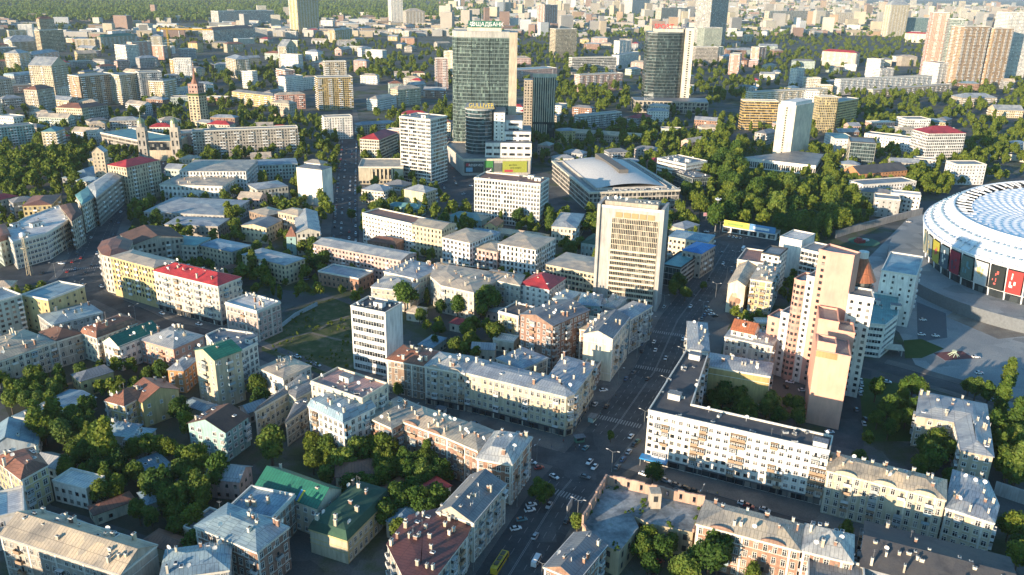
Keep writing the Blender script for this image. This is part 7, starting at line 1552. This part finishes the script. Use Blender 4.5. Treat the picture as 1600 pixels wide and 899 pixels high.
kiosk((690, 645), -.4, 'white street kiosk before the ornate corner house', (.7, .7, .68)); kiosk((606, 598), -.4, 'grey street kiosk below the white office tower', (.4, .42, .44)); kiosk((925, 658), 1.1, 'pale teal kiosk on the pavement of the ornate corner house', (.35, .5, .5)); kiosk((905, 690), .3, 'green advertising kiosk on the crossing pavement', (.08, .2, .14))
def billboard(px, rz, label, c):
    p = at(*px); r = empty('billboard', (p.x, p.y, .1), rz, label, 'billboard'); m = MB(); m.tube((0, 0, 0), (0, 0, 4), .2, 6); m.build('post', plain('lamp_grey', (.3, .32, .32)), r); m = MB(); m.box(-3, -.2, 4, 3, .2, 7.2, bottom=True); b = m.build('panel', plain('frame_grey', (.25, .26, .27)), r); m = MB(); m.face([(-2.8, -.22, 4.2), (2.8, -.22, 4.2), (2.8, -.22, 7), (-2.8, -.22, 7)]); m.build('poster', plain('poster_' + label[:5], c, .6), b)
billboard((1103, 345), .2, 'pink and white billboard under the park trees by the square', (.6, .3, .35)); billboard((889, 810), 1.2, 'small pale billboard on the pavement beside the ruin', (.5, .55, .58))
m = MB(); m.box(0, -1.1, 3.2, .25, 1.1, 4.4); 
# people on the pavements: one skinned figure per pose, copied
def person_mesh(seed, top, leg):
    r = random.Random(seed); st = r.uniform(.12, .3); J = [(0, 0, .95), (.09, 0, .92), (.1, st, .5), (.1, st * .9, .06), (.1, st * .9 + .16, .03), (-.09, 0, .92), (-.1, -st * .6, .5), (-.1, -st * 1.3, .08), (-.1, -st * 1.3 + .16, .04), (0, .01, 1.2), (0, .02, 1.45), (.19, .01, 1.42), (.24, -st * .6, 1.14), (.24, -st * .3, .9), (-.19, .01, 1.42), (-.24, st * .5, 1.14), (-.24, st * .8, .92), (0, .03, 1.55), (0, .05, 1.72)]
    E = [(0, 1), (1, 2), (2, 3), (3, 4), (0, 5), (5, 6), (6, 7), (7, 8), (0, 9), (9, 10), (10, 11), (11, 12), (12, 13), (10, 14), (14, 15), (15, 16), (10, 17), (17, 18)]; R_ = [.15, .1, .07, .05, .045, .1, .07, .05, .045, .15, .16, .07, .05, .04, .07, .05, .04, .06, .11]
    m = MB()
    for a, b in E: m.tube(J[a], J[b], R_[a], 7, 2 if a >= 10 and b == 18 or b in (13, 16) else (0 if a >= 9 or b == 9 else 1), R_[b])
    for k, z in ((0, 1.62), (1, 1.7), (2, 1.78)): m.cyl(0, .05, z, z + .08, (.09, .115, .1)[k], (.115, .1, .03)[k], 8, 3 if k else 2)
    me = m.mesh('person', [plain('cloth_%s' % top, CARC.get(top, (.3, .3, .3)), .9), plain('trousers_%s' % leg, CARC.get(leg, (.05, .06, .1)), .9), plain('skin', (.45, .28, .20), .7), plain('hair', (.04, .025, .015), .8)]); return me
for i, (x, y, t_, l_) in enumerate([(905, 700, 'white', 'blue'), (899, 703, 'black', 'grey'), (880, 692, 'red', 'black'), (862, 700, 'grey', 'blue'), (931, 668, 'white', 'black'), (938, 650, 'teal', 'black'), (962, 622, 'black', 'blue'), (985, 596, 'silver', 'black'), (976, 715, 'red', 'blue'), (972, 722, 'white', 'grey'), (1012, 735, 'black', 'black'), (1120, 775, 'yellow', 'blue'), (1105, 772, 'silver', 'grey'), (815, 690, 'white', 'black'), (760, 672, 'blue', 'grey'), (1048, 478, 'white', 'grey')]):
    p = at(x, y); o = bpy.data.objects.new('person', person_mesh(i, t_, l_)); o.location = (p.x, p.y, .14); o.rotation_euler = (0, 0, rt_.uniform(0, 6.3)); link(o); tag(o, None, 'person', 'people on the pavements'); AUTO.append((o, p.x, p.y, 'person walking in a %s top' % t_))
# ------------------------------------------------------------------ labels that single each repeat out
NICE = {'zinc': 'zinc', 'sand': 'sand-coloured', 'tar': 'tar', 'rust': 'rusty', 'beige': 'beige', 'hip': 'hipped', 'flat': 'flat', 'gable': 'gabled'}
for root, nm, wall, roof, x, y, h in FILL:
    a, b = roof.split(':'); AUTO.append((root, x, y, '%s %s with %s %s roof' % (wall, 'tower' if nm == 'tower_block' else nm.replace('_', ' '), NICE.get(a, a), NICE.get(b, b))))
USED = set(o['label'] for o in bpy.data.objects if o.get('label'))
ORD = ['', 'second ', 'third ', 'fourth ', 'fifth ', 'sixth ', 'seventh ', 'eighth ', 'ninth ', 'tenth ', 'eleventh ', 'twelfth ', 'thirteenth ']
def key_(s): return s.lower()
for o, x, y, d in sorted(AUTO, key=lambda q: q[2]):
    near_ = sorted(LANDMARKS, key=lambda l: (l[1] - x) ** 2 + (l[2] - y) ** 2)[:7]; cand = []
    for sn, lx, ly in near_[:4]:
        dx, dy = x - lx, y - ly; rel = ('behind' if dy > 0 else 'in front of') if abs(dy) > abs(dx) else 'beside'; cand.append('%s %s %s' % (d, rel, sn))
    for i in range(3):
        for j in range(i + 1, 5): cand.append('%s between %s and %s' % (d, near_[i][0], near_[j][0]))
    for k in range(1, 13): cand.append('%s%s going away from %s' % (ORD[k], d, near_[0][0]))
    for k in range(1, 13): cand.append('%s%s going away past %s' % (ORD[k], d, near_[1][0]))
    for c in cand:
        if len(c.split()) <= 16 and key_(c) not in USED: o['label'] = c; USED.add(key_(c)); break
    else: o['label'] = d + ' among others near ' + near_[0][0]
# ------------------------------------------------------------------ air
if True:
    m = MB(); m.box(-62000, -3500, -1.0, 62000, 82000, 200.0, bottom=True); hz = bpy.data.materials.new('haze'); hz.use_nodes = True; n = hz.node_tree.nodes; n.clear(); ou = n.new('ShaderNodeOutputMaterial'); pv = n.new('ShaderNodeVolumePrincipled'); hz.node_tree.links.new(pv.outputs[0], ou.inputs['Volume'])
    pv.inputs['Color'].default_value = (.80, .91, 1.0, 1); pv.inputs['Density'].default_value = .000028; pv.inputs['Anisotropy'].default_value = .1
    tag(m.build('haze', hz), 'pale even haze of the evening air over the city', 'haze', kind='stuff')
print('objects', len(bpy.data.objects), 'trees', len(TREES), 'cars', NCAR[0], 'fill', len(FILL))
